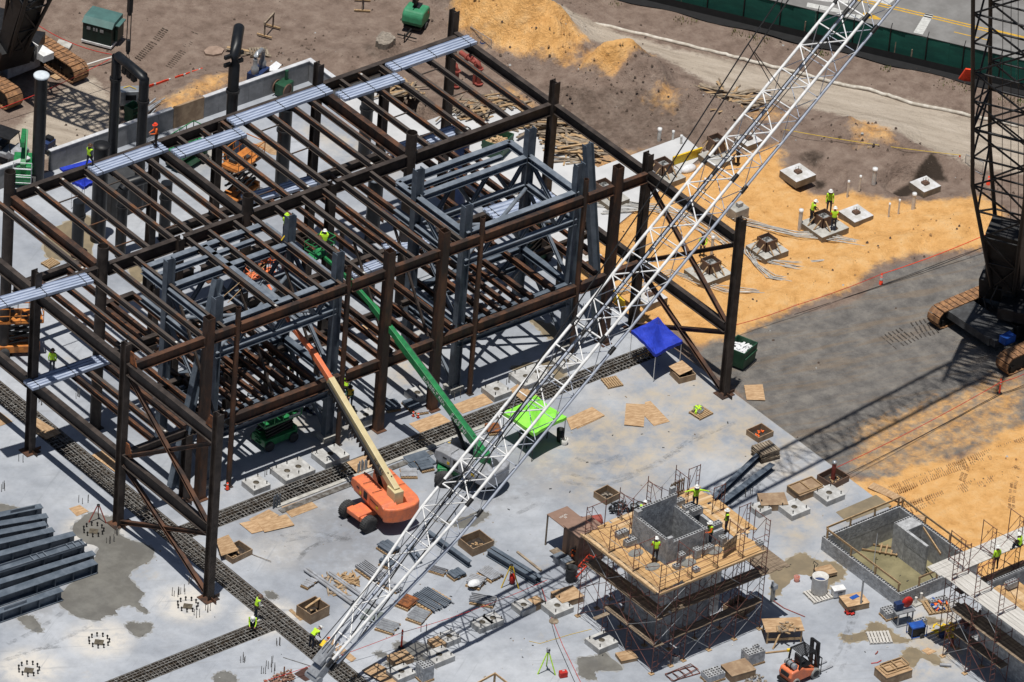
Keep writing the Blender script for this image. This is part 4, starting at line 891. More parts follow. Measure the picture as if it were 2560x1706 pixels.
# ------------------------------------------------------------------ boom lifts
def wheel(f,c,axis,r,w,n=20):
    c=Vector(c); a=Vector(axis).normalized(); M=a.to_track_quat('Z','Y').to_matrix()
    f.lathe([(r*.55,-w/2),(r*.93,-w/2),(r,-w*.33),(r,w*.33),(r*.93,w/2),(r*.55,w/2)],c,n,M)
def rim(f,c,axis,r,w):
    c=Vector(c); a=Vector(axis).normalized(); M=a.to_track_quat('Z','Y').to_matrix()
    f.lathe([(r*.54,-w/2+.02),(r*.5,-w/2+.09),(r*.2,-w/2+.03),(.02,-w/2+.03),(.02,w/2-.03),(r*.2,w/2-.03),(r*.5,w/2-.09),(r*.54,w/2-.02)],c,16,M)
def boomlift(label,c,crz,trz,mc,mb,m1,m2,pivot,e1,tip,basket,rimm,txts,tc):
    t=thing('boom_lift',label,'boom lift',(c[0],c[1],0),crz)
    q=Matrix.Rotation(crz,3,'Z'); C0=Vector((c[0],c[1],0))
    def L(x,y,z): return C0+q@Vector((x,y,z))
    f=MB(); f.box(L(0,0,.72),(3.0,1.0,.42),crz); f.box(L(1.35,0,.72),(.5,1.5,.4),crz); f.box(L(-1.35,0,.72),(.5,1.5,.4),crz); f.box(L(-1.15,0,.86),(1.2,1.15,.3),crz); f.build('chassis',mc,t,True,.05)
    f=MB(); f.bar(L(1.3,-.95,.5),L(1.3,.95,.5),.2,.2); f.bar(L(-1.3,-.95,.5),L(-1.3,.95,.5),.2,.2); f.bar(L(-1.6,-.5,.5),L(-1.3,-.7,.5),.1,.1); f.build('axle',BLACK,t,True)
    for x in(-1.3,1.3):
        for y in(-1.02,1.02):
            f=MB(); wheel(f,L(x,y,.52),L(x,y+1,.52)-L(x,y,.52),.56,.44); o=f.build('wheel',RUBBER,t,True)
            f=MB(); rim(f,L(x,y,.52),L(x,y+1,.52)-L(x,y,.52),.52,.40); f.build('rim',rimm,o,True)
            f=MB()
            for k in range(26):
                a=2*math.pi*k/26; ax=(q@Vector((0,1,0))); rd=q@Vector((cs(a),0,sn(a)))
                f.bar(L(x,y,.52)+rd*.565-ax*.2,L(x,y,.52)+rd*.565+ax*.2,.05,.03,up=rd)
            f.build('tread',RUBBER,o,True)
    q2=Matrix.Rotation(trz,3,'Z'); TC=Vector((*tc,0))
    def T(x,y,z): return TC+q2@Vector((x,y,z))
    f=MB(); f.tube(T(0,0,.9),T(0,0,1.12),.6,18); f.box(T(-.3,0,1.17),(3.3,.9,.14),trz); f.build('turntable',BLACK,t,True)
    for s in(-1,1):
        f=MB(); M4=Matrix.Translation(TC)@Matrix.Rotation(trz,4,'Z')
        pr=[(-1.85,.1),(1.75,.1),(2.15,.45),(2.05,1.05),(1.55,1.18),(-1.6,1.22),(-1.88,1.02)]
        # side hood: profile in x,z extruded in y, top edge chamfered
        y0,y1=.36*s,1.3*s; n=len(pr); vs=[M4@Vector((x,y0,z+.98)) for x,z in pr]+[M4@Vector((x,y1-.1*s,z*.93+.98)) for x,z in pr]+[M4@Vector((x*.97,y1,.25+z*.72+.98)) for x,z in pr]
        fs=[(i,(i+1)%n,(i+1)%n+n,i+n) for i in range(n)]+[(i+n,(i+1)%n+n,(i+1)%n+2*n,i+2*n) for i in range(n)]+[tuple(range(n)),tuple(range(2*n,3*n))]
        if s>0: fs=[tuple(reversed(x)) for x in fs]
        f.add([v for v in vs],fs); o=f.build('hood',mb,t,True,.06)
        
        for vx,vz,vl,vh in((.3,1.7,.42,.5),(-.75,1.8,.9,.06),(1.2,1.75,.3,.1)): f=MB(); f.box(T(vx,1.3*s,vz),(vl,.03,vh),trz); f.build('hood_vent',BLACK,o,True)
        f=MB(); f.box(T(-.25,1.302*s,1.6),(.02,.014,.85),trz); f.box(T(.75,1.302*s,1.6),(.02,.014,.85),trz); f.box(T(-.25,.8*s,2.2),(.025,.75,.02),trz); f.box(T(.85,.8*s,2.19),(.025,.75,.02),trz); f.box(T(.1,1.303*s,1.28),(2.6,.014,.02),trz); f.build('panel_gap',BLACK,o,True)
        f=MB(); f.box(T(-1.1,1.305*s,1.62),(.26,.012,.16),trz); f.box(T(.9,1.305*s,1.5),(.2,.012,.2),trz); f.build('decal',YELLOW,o,True)
    f=MB(); 
    pts=[(cs(a)*1.0,sn(a)) for a in np.linspace(-math.pi/2,math.pi/2,11)]
    poly=[(-1.75-x*.6,y*1.3) for x,y in pts]+[(-1.5,1.2),(-1.5,-1.2)]
    f.prism(poly[:11][::-1],1.0,2.02,Matrix.Translation(TC)@Matrix.Rotation(trz,4,'Z')); f.build('counterweight',mb,t,True,.1)
    # boom
    pivot,e1,tip,basket=map(Vector,(pivot,e1,tip,basket)); d=(tip-pivot).normalized()
    f=MB(); f.box((pivot.x,pivot.y,2.05),(.95,.66,1.55),trz); f.build('boom_mount',m1,t,True,.03)
    f=MB(); f.bar(pivot-d*.1,e1,.40,.50); f.build('boom_section',m1,t,True,.025)
    ln=(tip-e1).length; f=MB(); f.bar(e1-d*.3,e1+d*ln*.52,.31,.42); f.build('boom_section',m2,t,True,.02)
    f=MB(); f.bar(e1+d*ln*.5,tip,.23,.32); f.build('boom_section',m2,t,True,.02)
    side=d.cross(Vector((0,0,1))).normalized(); up=side.cross(d).normalized()
    sg=-1 if m1 is CREAM else 1
    f=MB(); f.bar(pivot+side*.34*sg-up*.05+d*1.2,e1+side*.34*sg-up*.05-d*.2,.14,.2)
    n=int((e1-pivot).length/.33)
    for k in range(4,n): 
        c_=lerp(pivot,e1,k/n); f.bar(c_+side*.27*sg-up*.28,c_+side*.47*sg-up*.28,.05,.3); 
    f.build('cable_track',BLACK if m1!=GREEN else DARKG,t,True)
    f=MB(); f.tube(T(.2,0,1.3),lerp(pivot,e1,.33)-up*.3,.13,10); f.build('lift_cylinder',BLACK,t,True)
    f=MB(); f.path([T(-1.0,.2,2.3),T(-.7,.3,2.6),pivot+d*.8+side*.1+up*.3],.05,6); f.path([T(-1.1,-.1,2.4),T(-.6,.1,2.7),pivot+d*1.1+up*.3],.04,6); f.build('hose',RUBBER,t,True)
    # jib + basket
    f=MB(); f.bar(tip-d*.1,basket-Vector((0,0,.1)),.16,.2); f.build('jib',m2,t,True)
    bm_=MB(); bx=Vector((basket.x,basket.y,basket.z)); ang=trz; qb=Matrix.Rotation(ang,3,'Z')
    def K(x,y,z): return bx+qb@Vector((x,y,z))
    f=MB(); f.box(K(.45,0,0),(.85,1.9,.06),ang); 
    for z in(.55,1.08):
        pts=[K(0.02,-.95,z),K(.88,-.95,z),K(.88,.95,z),K(.02,.95,z),K(.02,-.95,z)]
        for a,b in zip(pts,pts[1:]): f.tube(a,b,.03,6)
    for x in(.02,.88):
        for y in(-.95,-.3,.3,.95): f.tube(K(x,y,0),K(x,y,1.08),.025,6)
    f.build('basket',m2,t,True)
    f=MB(); f.box(K(.12,.3,.95),(.2,.5,.25),ang); f.build('control_box',BLACK,t,True)
    # writing along the boom side facing the camera
    for txt,size,frac,mt,off in txts:
        vs,fs=text_mb(txt,size); c_=lerp(pivot,e1,frac); s2=side if (side.dot(CF)<0) else -side
        xd=-d if (-d).dot(CR)>0 else d; 
        if s2.dot(xd.cross(up))<0: pass
        yd=s2.cross(xd)
        f=MB(); f.add([c_+s2*(.207)+xd*v.x+yd*v.y+s2*v.z for v in vs],fs); f.build('lettering',mt,t,True)
    return t
boomlift('orange boom lift on four wheels with a cream boom reaching into the frame',(-19.45,-10.75),0.05,math.pi/2-.12,ORANGE,ORANGE,CREAM,ORANGE,(-19.05,-12.2,2.75),(-18.7,-4.75,6.55),(-19.0,-1.0,8.5),(-18.2,3.0,9.6),RUBBER,[('JLG LIFT',.42,.19,LETTERB,0)],(-18.78,-11.0))
boomlift('green boom lift with grey hoods behind the lime canopy, green boom reaching into the frame',(-12.15,-10.6),-.72,math.pi/2+.19,GREEN,GREYM,GREEN,GREEN,(-12.0,-11.9,2.75),(-13.05,-4.2,7.25),(-13.9,.3,9.75),(-14.35,1.9,10.45),GREYM,[('SUNBELT RENTALS',.36,.50,LETTER,0),('S-65 HF',.52,.25,LETTER,0)],(-11.95,-11.0))
# ------------------------------------------------------------------ scissor lifts
def scissor(label,c,rz,m,h,m2=GREYM,cab=True):
    t=thing('scissor_lift',label,'scissor lift',(c[0],c[1],0),rz)
    f=MB(); f.box((0,0,.55),(2.6,1.35,.5)); f.box((1.2,0,.9),(.2,1.3,.3)); f.build('chassis',m,t,None,.04)
    for x in(-.95,.95):
        for y in(-.72,.72): f=MB(); wheel(f,(x,y,.34),(0,1,0),.34,.24); f.build('wheel',RUBBER,t)
    f=MB(); n=4
    for k in range(n):
        z0=.85+(h-.95)*k/n; z1=.85+(h-.95)*(k+1)/n
        for y in(-.45,.45): f.bar((-1.05,y,z0),(1.05,y,z1),.07,.12); f.bar((1.05,y+.08,z0),(-1.05,y+.08,z1),.07,.12)
    f.build('scissor_arms',BLACK,t)
    f=MB(); f.box((0,0,h),(2.9,1.5,.12)); f.build('platform',m,t)
    f=MB(); W=1.45;D=.75
    for z in(.55,1.1):
        p=[(-W,-D,h+z),(W,-D,h+z),(W,D,h+z),(-W,D,h+z),(-W,-D,h+z)]
        for a,b in zip(p,p[1:]): f.bar(a,b,.05,.05)
    for x in(-W,-.7,0,.7,W):
        for y in(-D,D): f.bar((x,y,h),(x,y,h+1.1),.045,.045)
    f.build('guard_rail',m,t)
    f=MB(); f.box((.9,-.76,h+.15),(.9,.02,.2)); f.build('side_panel',m2,t)
    f=MB(); f.box((-.6,.2,h+.25),(.6,.5,.35)); f.box((.3,-.2,h+.18),(.4,.3,.25)); f.build('tool_box',DARKG,t)
    for k in range(5):
        pass
    f=MB(); 
    for k in range(4): f.box((-1.36,0,.45+.28*k),(.1,.5,.04))
    f.build('ladder',m,t)
    return t
scissor('green scissor lift with lime tray in the shade under the frame beside the orange lift',A(2,1,285,1010),.02,GREEN,1.9)
scissor('orange scissor lift under the rear joists, its railed platform catching the sun',Z4(240,380,1600,1300)if False else A(1,0,2000,330),.3,ORANGEL,3.0,DARKG)
scissor('orange scissor lift raised half way at the left edge behind the left column',A(2,0,150,260),-.5,ORANGEL,2.6,DARKG)
scissor('green scissor lift near the grey wall with a white box beside its rails',A(0,0,1560,1370),.25,GREEN,1.3,GREYM)
scissor('dark green scissor lift standing on the sand edge behind the right grey portal',A(1,2,430,850),.3,GREEND,2.6,GREEND)
# green articulated lift at the left edge
t=thing('articulated_lift','folded green boom lift at the left edge beside the tall capped black pipe','boom lift',A(1,0,190,160),.9)
f=MB(); f.box((0,0,.55),(2.4,1.2,.5)); f.box((.2,0,1.1),(1.8,1.3,.6)); f.build('chassis',GREEN,t,None,.05)
for x in(-.9,.9):
    for y in(-.75,.75): f=MB(); wheel(f,(x,y,.38),(0,1,0),.38,.28); f.build('wheel',RUBBER,t)
f=MB(); f.bar((-.8,0,1.5),(1.8,0,2.6),.35,.42); f.bar((1.8,.1,2.6),(-.6,.1,3.0),.28,.34); f.build('boom_section',GREEN,t)
f=MB(); 
for z in(.9,1.5,2.0):
    p=[(-1.9,-.6,z),(-1.2,-.6,z),(-1.2,.6,z),(-1.9,.6,z),(-1.9,-.6,z)]
    for a,b in zip(p,p[1:]): f.tube(a,b,.03,6)
for x,y in((-1.9,-.6),(-1.2,-.6),(-1.2,.6),(-1.9,.6)): f.tube((x,y,.9),(x,y,2.0),.03,6)
f.build('basket',GALV,t)
# ------------------------------------------------------------------ forklift
t=thing('forklift','orange and black forklift with a gas bottle and roof bars at the bottom right','forklift',(-7.95,-38.2,0),.02)
M4=None
f=MB(); n=[(-1.35,.35),(-1.42,.75),(-1.30,1.12),(-.45,1.2),(-.2,1.0),(.75,.62),(.85,.3),(-1.2,.3)]
def xz(f,pr,y0,y1): 
    k=len(pr); f.add([(x,y0,z) for x,z in pr]+[(x,y1,z) for x,z in pr],[tuple(range(k)),tuple(reversed(range(k,2*k)))]+[((i+1)%k,i,i+k,(i+1)%k+k) for i in range(k)])
xz(f,n,-.56,.56); f.build('body',ORANGE,t,None,.09)
f=MB(); f.box((-1.40,0,.86),(.1,.7,.28)); f.build('grille',BLACK,t,None,.03); f=MB(); f.box((-1.36,0,.3),(.3,1.1,.22)); f.build('bumper',BLACK,t,None,.03); f=MB(); f.box((-.1,0,1.1),(.9,.8,.15)); f.build('floor',BLACK,t,None,.03)
for x,r in((-.95,.30),(.62,.36)):
    for y in(-.5,.5):
        f=MB(); wheel(f,(x,y,r),(0,1,0),r,.26); o=f.build('wheel',mat('dusty_tyre',(.36,.35,.33),(.2,.2,.19),scale=5,rough=.9) if 'dusty_tyre' not in MATS else MATS['dusty_tyre'],t)
        f=MB(); wheel(f,(x,y,r),(0,1,0),r*.7,.275); f.build('rim',BLACK,o)
f=MB()
for y in(-.5,.5): f.bar((-.75,y,1.1),(-.6,y,2.15),.08,.1); f.bar((.75,y,.95),(.45,y,2.1),.08,.1); f.bar((-.62,y,2.15),(.48,y,2.1),.07,.07)
for k in range(11): f.bar((-.6+.1*k,-.5,2.16),(-.6+.1*k,.5,2.16),.05,.035)
f.build('overhead_guard',BLACK,t)
f=MB(); f.box((-.25,0,1.35),(.5,.5,.12)); f.box((-.48,0,1.65),(.12,.48,.55)); f.build('seat',DARKG,t,None,.05)
f=MB(); f.path([(.25,.15,1.65),(.25,-.15,1.65)],.03,6); f.tube((.5,0,1.1),(.28,0,1.6),.04,8); f.tube((.3,-.18,1.62),(.24,.18,1.66),.02,8); f.build('steering_wheel',BLACK,t)
f=MB(); f.tube((-.98,-.42,1.38),(-.98,.42,1.38),.19,14); f.build('gas_bottle',GALV,t,None,.05)
f=MB(); f.bar((-.98,-.2,1.38),(-.98,-.16,1.38),.42,.42); f.bar((-.98,.16,1.38),(-.98,.2,1.38),.42,.42); f.build('bottle_strap',BLACK,t)
f=MB()
for y in(-.34,-.2,.2,.34): f.bar((.95,y,.15),(.88,y,2.35),.1,.14)
for z in(.5,1.4,2.3): f.bar((.92,-.36,z),(.92,.36,z),.12,.12)
f.bar((.95,-.1,.4),(.95,-.1,2.0),.1,.1); f.build('mast',BLACK,t)
f=MB()
for y in np.linspace(-.5,.5,6): f.bar((1.1,y,.15),(1.1,y,1.25),.04,.04)
for z in(.15,.7,1.25): f.bar((1.1,-.52,z),(1.1,.52,z),.05,.06)
f.build('load_backrest',BLACK,t)
for y in(-.28,.28): f=MB(); f.box((1.7,y,.07),(1.2,.12,.045)); f.build('fork',GREYM,t)
# ------------------------------------------------------------------ black process pipes
def pipe_arch():
    a=Vector((-10.96,28.68,0)); b=Vector((-11.08,25.48,0)); h=10.1
    t=thing('pipe_arch','double black pipe arch, two tall legs joined by a crossbar','pipe',(a+b)/2)
    for p in(a,b):
        f=MB(); f.tube(p,p+Vector((0,0,h-.5)),.33,18); o=f.build('leg',BLACKP,t,True)
        f=MB(); f.tube(p+Vector((0,0,h-1.9)),p+Vector((0,0,h-1.7)),.41,18); f.build('flange',BLACK,o,True)
    f=MB(); d=(b-a).normalized(); z=Vector((0,0,h))
    f.path([a+Vector((0,0,h-.6)),a+Vector((0,0,h-.1)),a+z+d*.12,lerp(a,b,.5)+z,b+z-d*.12,b+Vector((0,0,h-.1)),b+Vector((0,0,h-.6))],.33,18); f.build('crossbar',BLACKP,t,True)
    f=MB(); m_=lerp(a,b,.45)+z
    for k in(-.45,.1,.6): f.box(m_+d*k-Vector((0,0,.62)),(.3,.35,.5))
    f.build('bracket',BLACK,t,True)
pipe_arch()
t=thing('standing_pipe','tall straight black pipe with pale grey cap at the left edge','pipe',(-14.8,31.9,0))
f=MB(); f.tube((-14.8,31.6,0),(-14.8,31.6,8.2),.42,20); f.build('shaft',BLACKP,t,True)
f=MB(); f.lathe([(.52,8.2),(.54,8.3),(.49,8.36),(.05,8.40)],(-14.8,31.6,0),22); f.build('cap',mat('pale_cap',(.62,.68,.72),(.5,.55,.6),scale=3,rough=.7),t,True)
t=thing('bent_pipe','tall black pipe with its top bent over, behind the rear roof girder','pipe',(-3.26,26.1,0))
P0=Vector((-3.26,26.1,0)); f=MB(); f.path([P0,P0+Vector((0,0,8.2)),P0+Vector((.12,.13,8.75)),P0+Vector((.45,.5,9.2)),P0+Vector((.95,1.05,9.4)),P0+Vector((1.75,1.95,9.45))],.37,20); f.build('shaft',BLACKP,t,True)
f=MB(); f.tube(P0+Vector((0,0,6.1)),P0+Vector((0,0,6.28)),.46,20); f.build('flange',BLACK,t,True)
f=MB(); 
for k in(8.9,8.3): f.box(P0+Vector((-.5,.1,k)),(.5,.2,.25)); f.box(P0+Vector((.5,.1,k)),(.5,.2,.25))
f.build('lug',BLACK,t,True)
def stub(label,u,v,h,r,cap=False,arm=None,m=BLACKP,name='standing_pipe'):
    g=G(u,v); t=thing(name,label,'pipe',g); f=MB(); f.tube((0,0,0),(0,0,h),r,18); f.build('shaft',m,t)
    if cap: f=MB(); f.lathe([(r*1.12,h),(r*1.12,h+.1),(.05,h+.12)],(0,0,0),18); f.build('cap',GREYL if cap==2 else BLACK,t)
    else: f=MB(); f.tube((0,0,h*.72),(0,0,h*.72+.15),r*1.2,18); f.build('flange',BLACK,t)
    if arm: f=MB(); f.path([(0,0,h-.1),(arm[0]*.15,arm[1]*.15,h+.25),(arm[0],arm[1],h+.3)],r,16); f.build('arm',m,t)
    return t
stub('thick black pipe with side lugs standing under the rear deck bundles',703,466,6.0,.45,arm=(.5,.0))
stub('black pipe on the right of the inner low wall under the rear joists',910,384,4.8,.42)
stub('thick dark pipe with a flat pale lid between the two grey portals',929,600,4.7,.48,2)
stub('thick dark pipe low behind the square rusty columns, below the deck bundle',918,740,3.4,.46,1)
stub('wide blue round pillar between the joists at the right','1142' and 1142,535,6.4,.5,1,m=NAVY,name='round_pillar')
stub('black pipe with bolted flange nearest the blue canopy by the left girder',300,640,5.2,.36,arm=(2.6,-.2))
stub('black pipe with flange behind the short rusty stub on the middle girder',410,600,4.4,.38)
stub('wide dark pipe standing beside the blue canopy at the left',244,600,7.2,.5,1)
stub('short thick black bollard pipe with rounded top near the black cabinet',322,470,1.9,.42,1)
stub('black pipe at the left between the end frame and the fat column',192,640,4.2,.4)
t=thing('black_cabinet','large matt black cabinet standing among the black pipes','cabinet',G(300,520),.05)
f=MB(); f.box((0,0,1.2),(3.2,2.0,2.4)); f.build('body',BLACK,t,None,.04); f=MB(); f.box((0,0,2.43),(3.3,2.1,.06)); f.build('lid',DARKG,t); f=MB(); f.box((-.5,-1.02,1.2),(.9,.04,1.8)); f.build('door',DARKG,t)
# ------------------------------------------------------------------ rear yard
t=thing('generator','dark green box generator with teal sloped lid on a white skid','generator',A(0,0,850,330),-.03)
g=[A(0,0,x,y) for x,y in((680,345),(920,408),(1012,312))]; t.location=(g[0]+g[2])/2; t.rotation_euler=(0,0,az(g[0],g[1])); Lx=(g[1]-g[0]).length; Ly=(g[2]-g[1]).length
f=MB(); f.box((0,0,.09),(Lx*1.04,Ly*1.06,.16)); f.build('skid',WHITEP,t)
f=MB(); f.box((0,0,.85),(Lx,Ly,1.35)); f.box((Lx*.5+.12,Ly*.12,.9),(.24,Ly*.6,1.2)); f.build('body',GREENB,t,None,.03)
f=MB(); k=Lx/2+.06;q=Ly/2+.06; f.add([(-k,-q,1.53),(k,-q,1.53),(k,q,1.53),(-k,q,1.53),(-k,-q*.55,1.86),(k,-q*.55,1.86),(k,q,1.86),(-k,q,1.86)],[(3,2,1,0),(4,5,6,7),(0,1,5,4),(1,2,6,5),(2,3,7,6),(3,0,4,7)]); f.box((k+.14,Ly*.12,1.53),(.3,Ly*.66,.1)); f.build('lid',mat('teal_paint',(.075,.16,.15),(.06,.125,.118),scale=1.5,rough=.5),t,None,.02)
for x in(-.62,-.22,-.02,.35): f=MB(); f.box((x,-Ly/2-.012,1.18),(.26 if abs(x)>.3 else .12,.03,.22)); f.build('window',GALV,t)
# light tower trailer
g=A(0,1,1460,235); t=thing('light_tower','rounded green light tower trailer with its mast folded down on the dirt','trailer',g,.55)
f=MB(); 
pr=[(-.85,.45),(.85,.45),(.95,.8),(.9,1.35),(.62,1.72),(-.62,1.72),(-.9,1.35),(-.95,.8)]
k=len(pr); f.add([(x,-.62,z) for x,z in pr]+[(x*.9,-.75,.2+z*.85) for x,z in pr]+[(x*.9,.75,.2+z*.85) for x,z in pr]+[(x,.62,z) for x,z in pr],[tuple(reversed(range(k,2*k))),tuple(range(2*k,3*k))]+[(i+k,(i+1)%k+k,(i+1)%k+2*k,i+2*k) for i in range(k)])
o=f.build('body',mat('tower_green',(.055,.27,.14),(.04,.20,.10),scale=1.5,rough=.5),t,None,.12)
import bmesh
def fixn(o):
    bm=bmesh.new(); bm.from_mesh(o.data); bmesh.ops.recalc_face_normals(bm,faces=bm.faces); bm.to_mesh(o.data); bm.free()
fixn(o)
f=MB(); f.box((0,0,.38),(1.5,1.2,.14)); f.build('chassis',BLACK,t)
for y in(-.72,.72): f=MB(); wheel(f,(.1,y,.3),(0,1,0),.3,.2); f.build('wheel',RUBBER,t)
f=MB(); f.bar((-.8,0,.35),(-2.2,.0,.4),.1,.1); f.tube((-2.1,0,0),(-2.1,0,.7),.04,6); f.bar((-1.6,-.7,.2),(-1.6,.7,.2),.07,.07); f.build('drawbar',BLACK,t)
f=MB(); f.bar((.0,.1,1.6),(.05,.1,3.4),.2,.2); f.box((0,.1,2.2),(.5,.3,.3)); f.bar((-.7,.1,3.3),(.8,.1,3.3),.08,.08); f.build('mast',BLACK,t)
f=MB(); f.box((.2,0,1.73),(.7,.5,.03)); f.build('top_vent',BLACK,t); f=MB(); f.box((.35,-.752,1.25),(.18,.012,.14)); f.build('decal',RED,t)
# barriers (I-shaped sawhorses)
for i,(x,y,c,lab) in enumerate(((2240,235,0,'wooden sawhorse standing on the brown dirt right of the crane rope'),(1620-600,20,1,'wooden sawhorse half cut by the top edge of the photo'))):
    t=thing('sawhorse',lab,'sawhorse',A(0,c,x if c==0 else x,y+30),.5+i*.4,'sawhorses on the dirt')
    f=MB(); f.bar((-.8,0,1.05),(.8,0,1.05),.1,.2); f.build('top_rail',WOODG,t)
    for s in(-.7,.7):
        f=MB(); f.bar((s,0,.08),(s,0,1.0),.09,.09); f.build('post',WOODG,t)
        f=MB(); f.bar((s,-.55,.05),(s,.55,.05),.12,.1); f.build('foot',WOOD,t)
# retired concrete bits
def slabpiece(name,label,pts,z0,z1,m,cat,jit=0):
    w=[p if isinstance(p,Vector) else A(*p) for p in pts]; c=sum(w,Vector())/len(w); f=MB(); pl=[(p.x-c.x,p.y-c.y) for p in w]
    ar=sum(pl[i][0]*pl[(i+1)%len(pl)][1]-pl[(i+1)%len(pl)][0]*pl[i][1] for i in range(len(pl)))
    if ar<0: pl=pl[::-1]
    if jit: pl=[(x+random.uniform(-jit,jit),y+random.uniform(-jit,jit)) for x,y in [tuple(q) for q in smooth_poly(pl,3,jit)]]
    f.prism(pl,z0,z1); o=f.build(name,m); o.location=(c.x,c.y,0); return tag(o,label,cat)
slabpiece('concrete_slab_piece','broken pale concrete slab lying beside the crane track',[(0,0,490,340),(610,370) and (0,0,605,372),(0,0,575,420),(0,0,468,375)],-.12,.12,CONC,'concrete slab')
slabpiece('manhole_lid','flat pinkish round concrete disc lying on the dirt near the bent pipe',[(0,0,1700,430),(0,0,1740,395),(0,0,1810,390),(0,0,1870,415),(0,0,1850,450),(0,0,1780,465),(0,0,1715,455)],-.12,.06,mat('pink_concrete',(.32,.23,.18),(.24,.17,.13),scale=2,rough=.95),'concrete disc')
slabpiece('boulder','big pale rock slab with a dark hollow beneath it on the brown dirt',[(0,1,1130,400),(0,1,1160,355),(0,1,1215,345),(0,1,1280,380),(0,1,1270,420),(0,1,1200,455),(0,1,1140,430)],-.1,.75,ROCK,'rock',.08)
# pipe bend unit
g=A(0,0,2150,670); t=thing('vent_pipes','silver twin vent pipes joined by an elbow above a blue base','vent pipes',g,.4)
f=MB(); f.box((0,0,.4),(1.5,.9,.8)); f.build('base',NAVY,t)
for s in(-.5,.5): f=MB(); f.lathe([(.24,.8),(.27,.95),(.27,1.25),(.17,1.35),(.16,1.9)],(s,0,0),14); f.build('vent',GALV,t)
f=MB(); f.path([(-.5,0,1.8),(-.48,0,2.1),(-.3,0,2.25),(.3,0,2.25),(.48,0,2.1),(.5,0,1.8)],.16,12); f.build('elbow',GALV,t)
slabpiece('white_sheet','white sheet propped behind the grey wall next to the silver vent pipes',[(0,0,2200,650),(0,0,2300,570),(0,0,2345,600),(0,0,2300,650)],.5,.56,TARP,'sheet')
# control box + bins near the arch
g=A(0,0,1075,880); t=thing('control_box','grey metal control box with dark screen behind the pipe arch','control box',g,-.5)
f=MB(); f.box((0,0,.75),(1.3,.8,1.1)); f.build('body',GALV,t,None,.03); f=MB(); f.box((.05,-.41,.85),(.7,.03,.4)); f.build('screen',BLACK,t); f=MB(); f.box((0,0,.1),(1.2,.7,.2)); f.build('legs',BLACK,t); f=MB(); f.path([(-.4,.1,1.33),(0,.2,1.4),(.4,-.1,1.34),(.6,.3,1.0)],.03,5); f.build('cable',YELLOW,t)
def bin_(label,g,rz,sx,sy,h,m,fill=None,fm=WOOD):
    t=thing('dumpster',label,'dumpster',g,rz); f=MB(); k=.92
    a=[(-sx/2*k,-sy/2*k,.05),(sx/2*k,-sy/2*k,.05),(sx/2*k,sy/2*k,.05),(-sx/2*k,sy/2*k,.05)]; b=[(-sx/2,-sy/2,h),(sx/2,-sy/2,h),(sx/2,sy/2,h),(-sx/2,sy/2,h)]
    inn=[(x*.93,y*.9,h) for x,y,_ in b]; inb=[(x*.85,y*.82,.35) for x,y,_ in b]
    f.add(a+b+inn+inb,[(3,2,1,0)]+[(i,(i+1)%4,(i+1)%4+4,i+4) for i in range(4)]+[(i+4,(i+1)%4+4,(i+1)%4+8,i+8) for i in range(4)]+[(i+8,(i+1)%4+8,(i+1)%4+12,i+12) for i in range(4)]+[(12,13,14,15)])
    f.build('shell',m,t); f=MB(); f.box((0,-sy/2-.03,h*.6),(sx*.9,.06,.12)); f.box((0,sy/2+.03,h*.6),(sx*.9,.06,.12)); f.build('rib',m,t)
    if fill:
        f=MB()
        for _ in range(fill):
            x,y=random.uniform(-sx*.36,sx*.36),random.uniform(-sy*.33,sy*.33); a_=random.uniform(0,3.14); l=random.uniform(.25,.75)*min(1,sx/2); z=h*.62+random.uniform(0,.22)
            f.box((x,y,z),(l,random.uniform(.07,.16),random.uniform(.03,.07)),a_)
        o=f.build('debris',fm,None); o.location=g; o.rotation_euler=(0,0,rz); tag(o,label.split(' ')[0]+' '+('wood scraps' if fm is WOOD else 'pale scraps')+' heaped inside the '+label.split(',')[0],'debris')
    return t
bin_('green dumpster of wood scraps, on the rear slab beyond the right portal',A(0,2,140,1270),.45,1.9,1.5,1.2,GREEND,70)
bin_('green dumpster of white scrap, behind the tall right corner column',A(2,2,2165,345),.35,1.7,1.5,1.3,GREEND,90,TARP)
bin_('green wheeled bin, half hidden behind the pipe arch',A(0,0,1105,1000),.2,.9,.8,1.15,GREEND)
f=MB(); 
for k in range(7): f.tube((random.uniform(-1.2,1.2),-.5+k*.17,.1+.12*(k%3)),(random.uniform(-.6,1.5),-.3+k*.16,.35+.1*(k%3)),random.uniform(.04,.09),8)
o=f.build('pipe_offcuts',GALV); o.location=A(0,0,1260,935); tag(o,'heap of silver pipe offcuts by the wall right of the arch','offcuts')
# air compressor by wall
g=A(0,1,365,790); t=thing('hose_reel','dark green compressor with a hose reel beside the grey wall','compressor',g,.3)
f=MB(); f.box((0,0,.55),(1.1,.8,.9)); f.build('body',GREEND,t,None,.05); f=MB(); f.tube((.35,.1,1.0),(.35,.1,1.7),.13,10); f.build('exhaust',GREEND,t)
for k in(-.45,.45): f=MB(); M_=Matrix.Rotation(math.pi/2,3,'X'); f.lathe([(.48,-.04),(.5,0),(.48,.04),(.40,.03),(.40,-.03)],(-.25,k,.6),18,M_); f.build('reel',BROWNP,t)
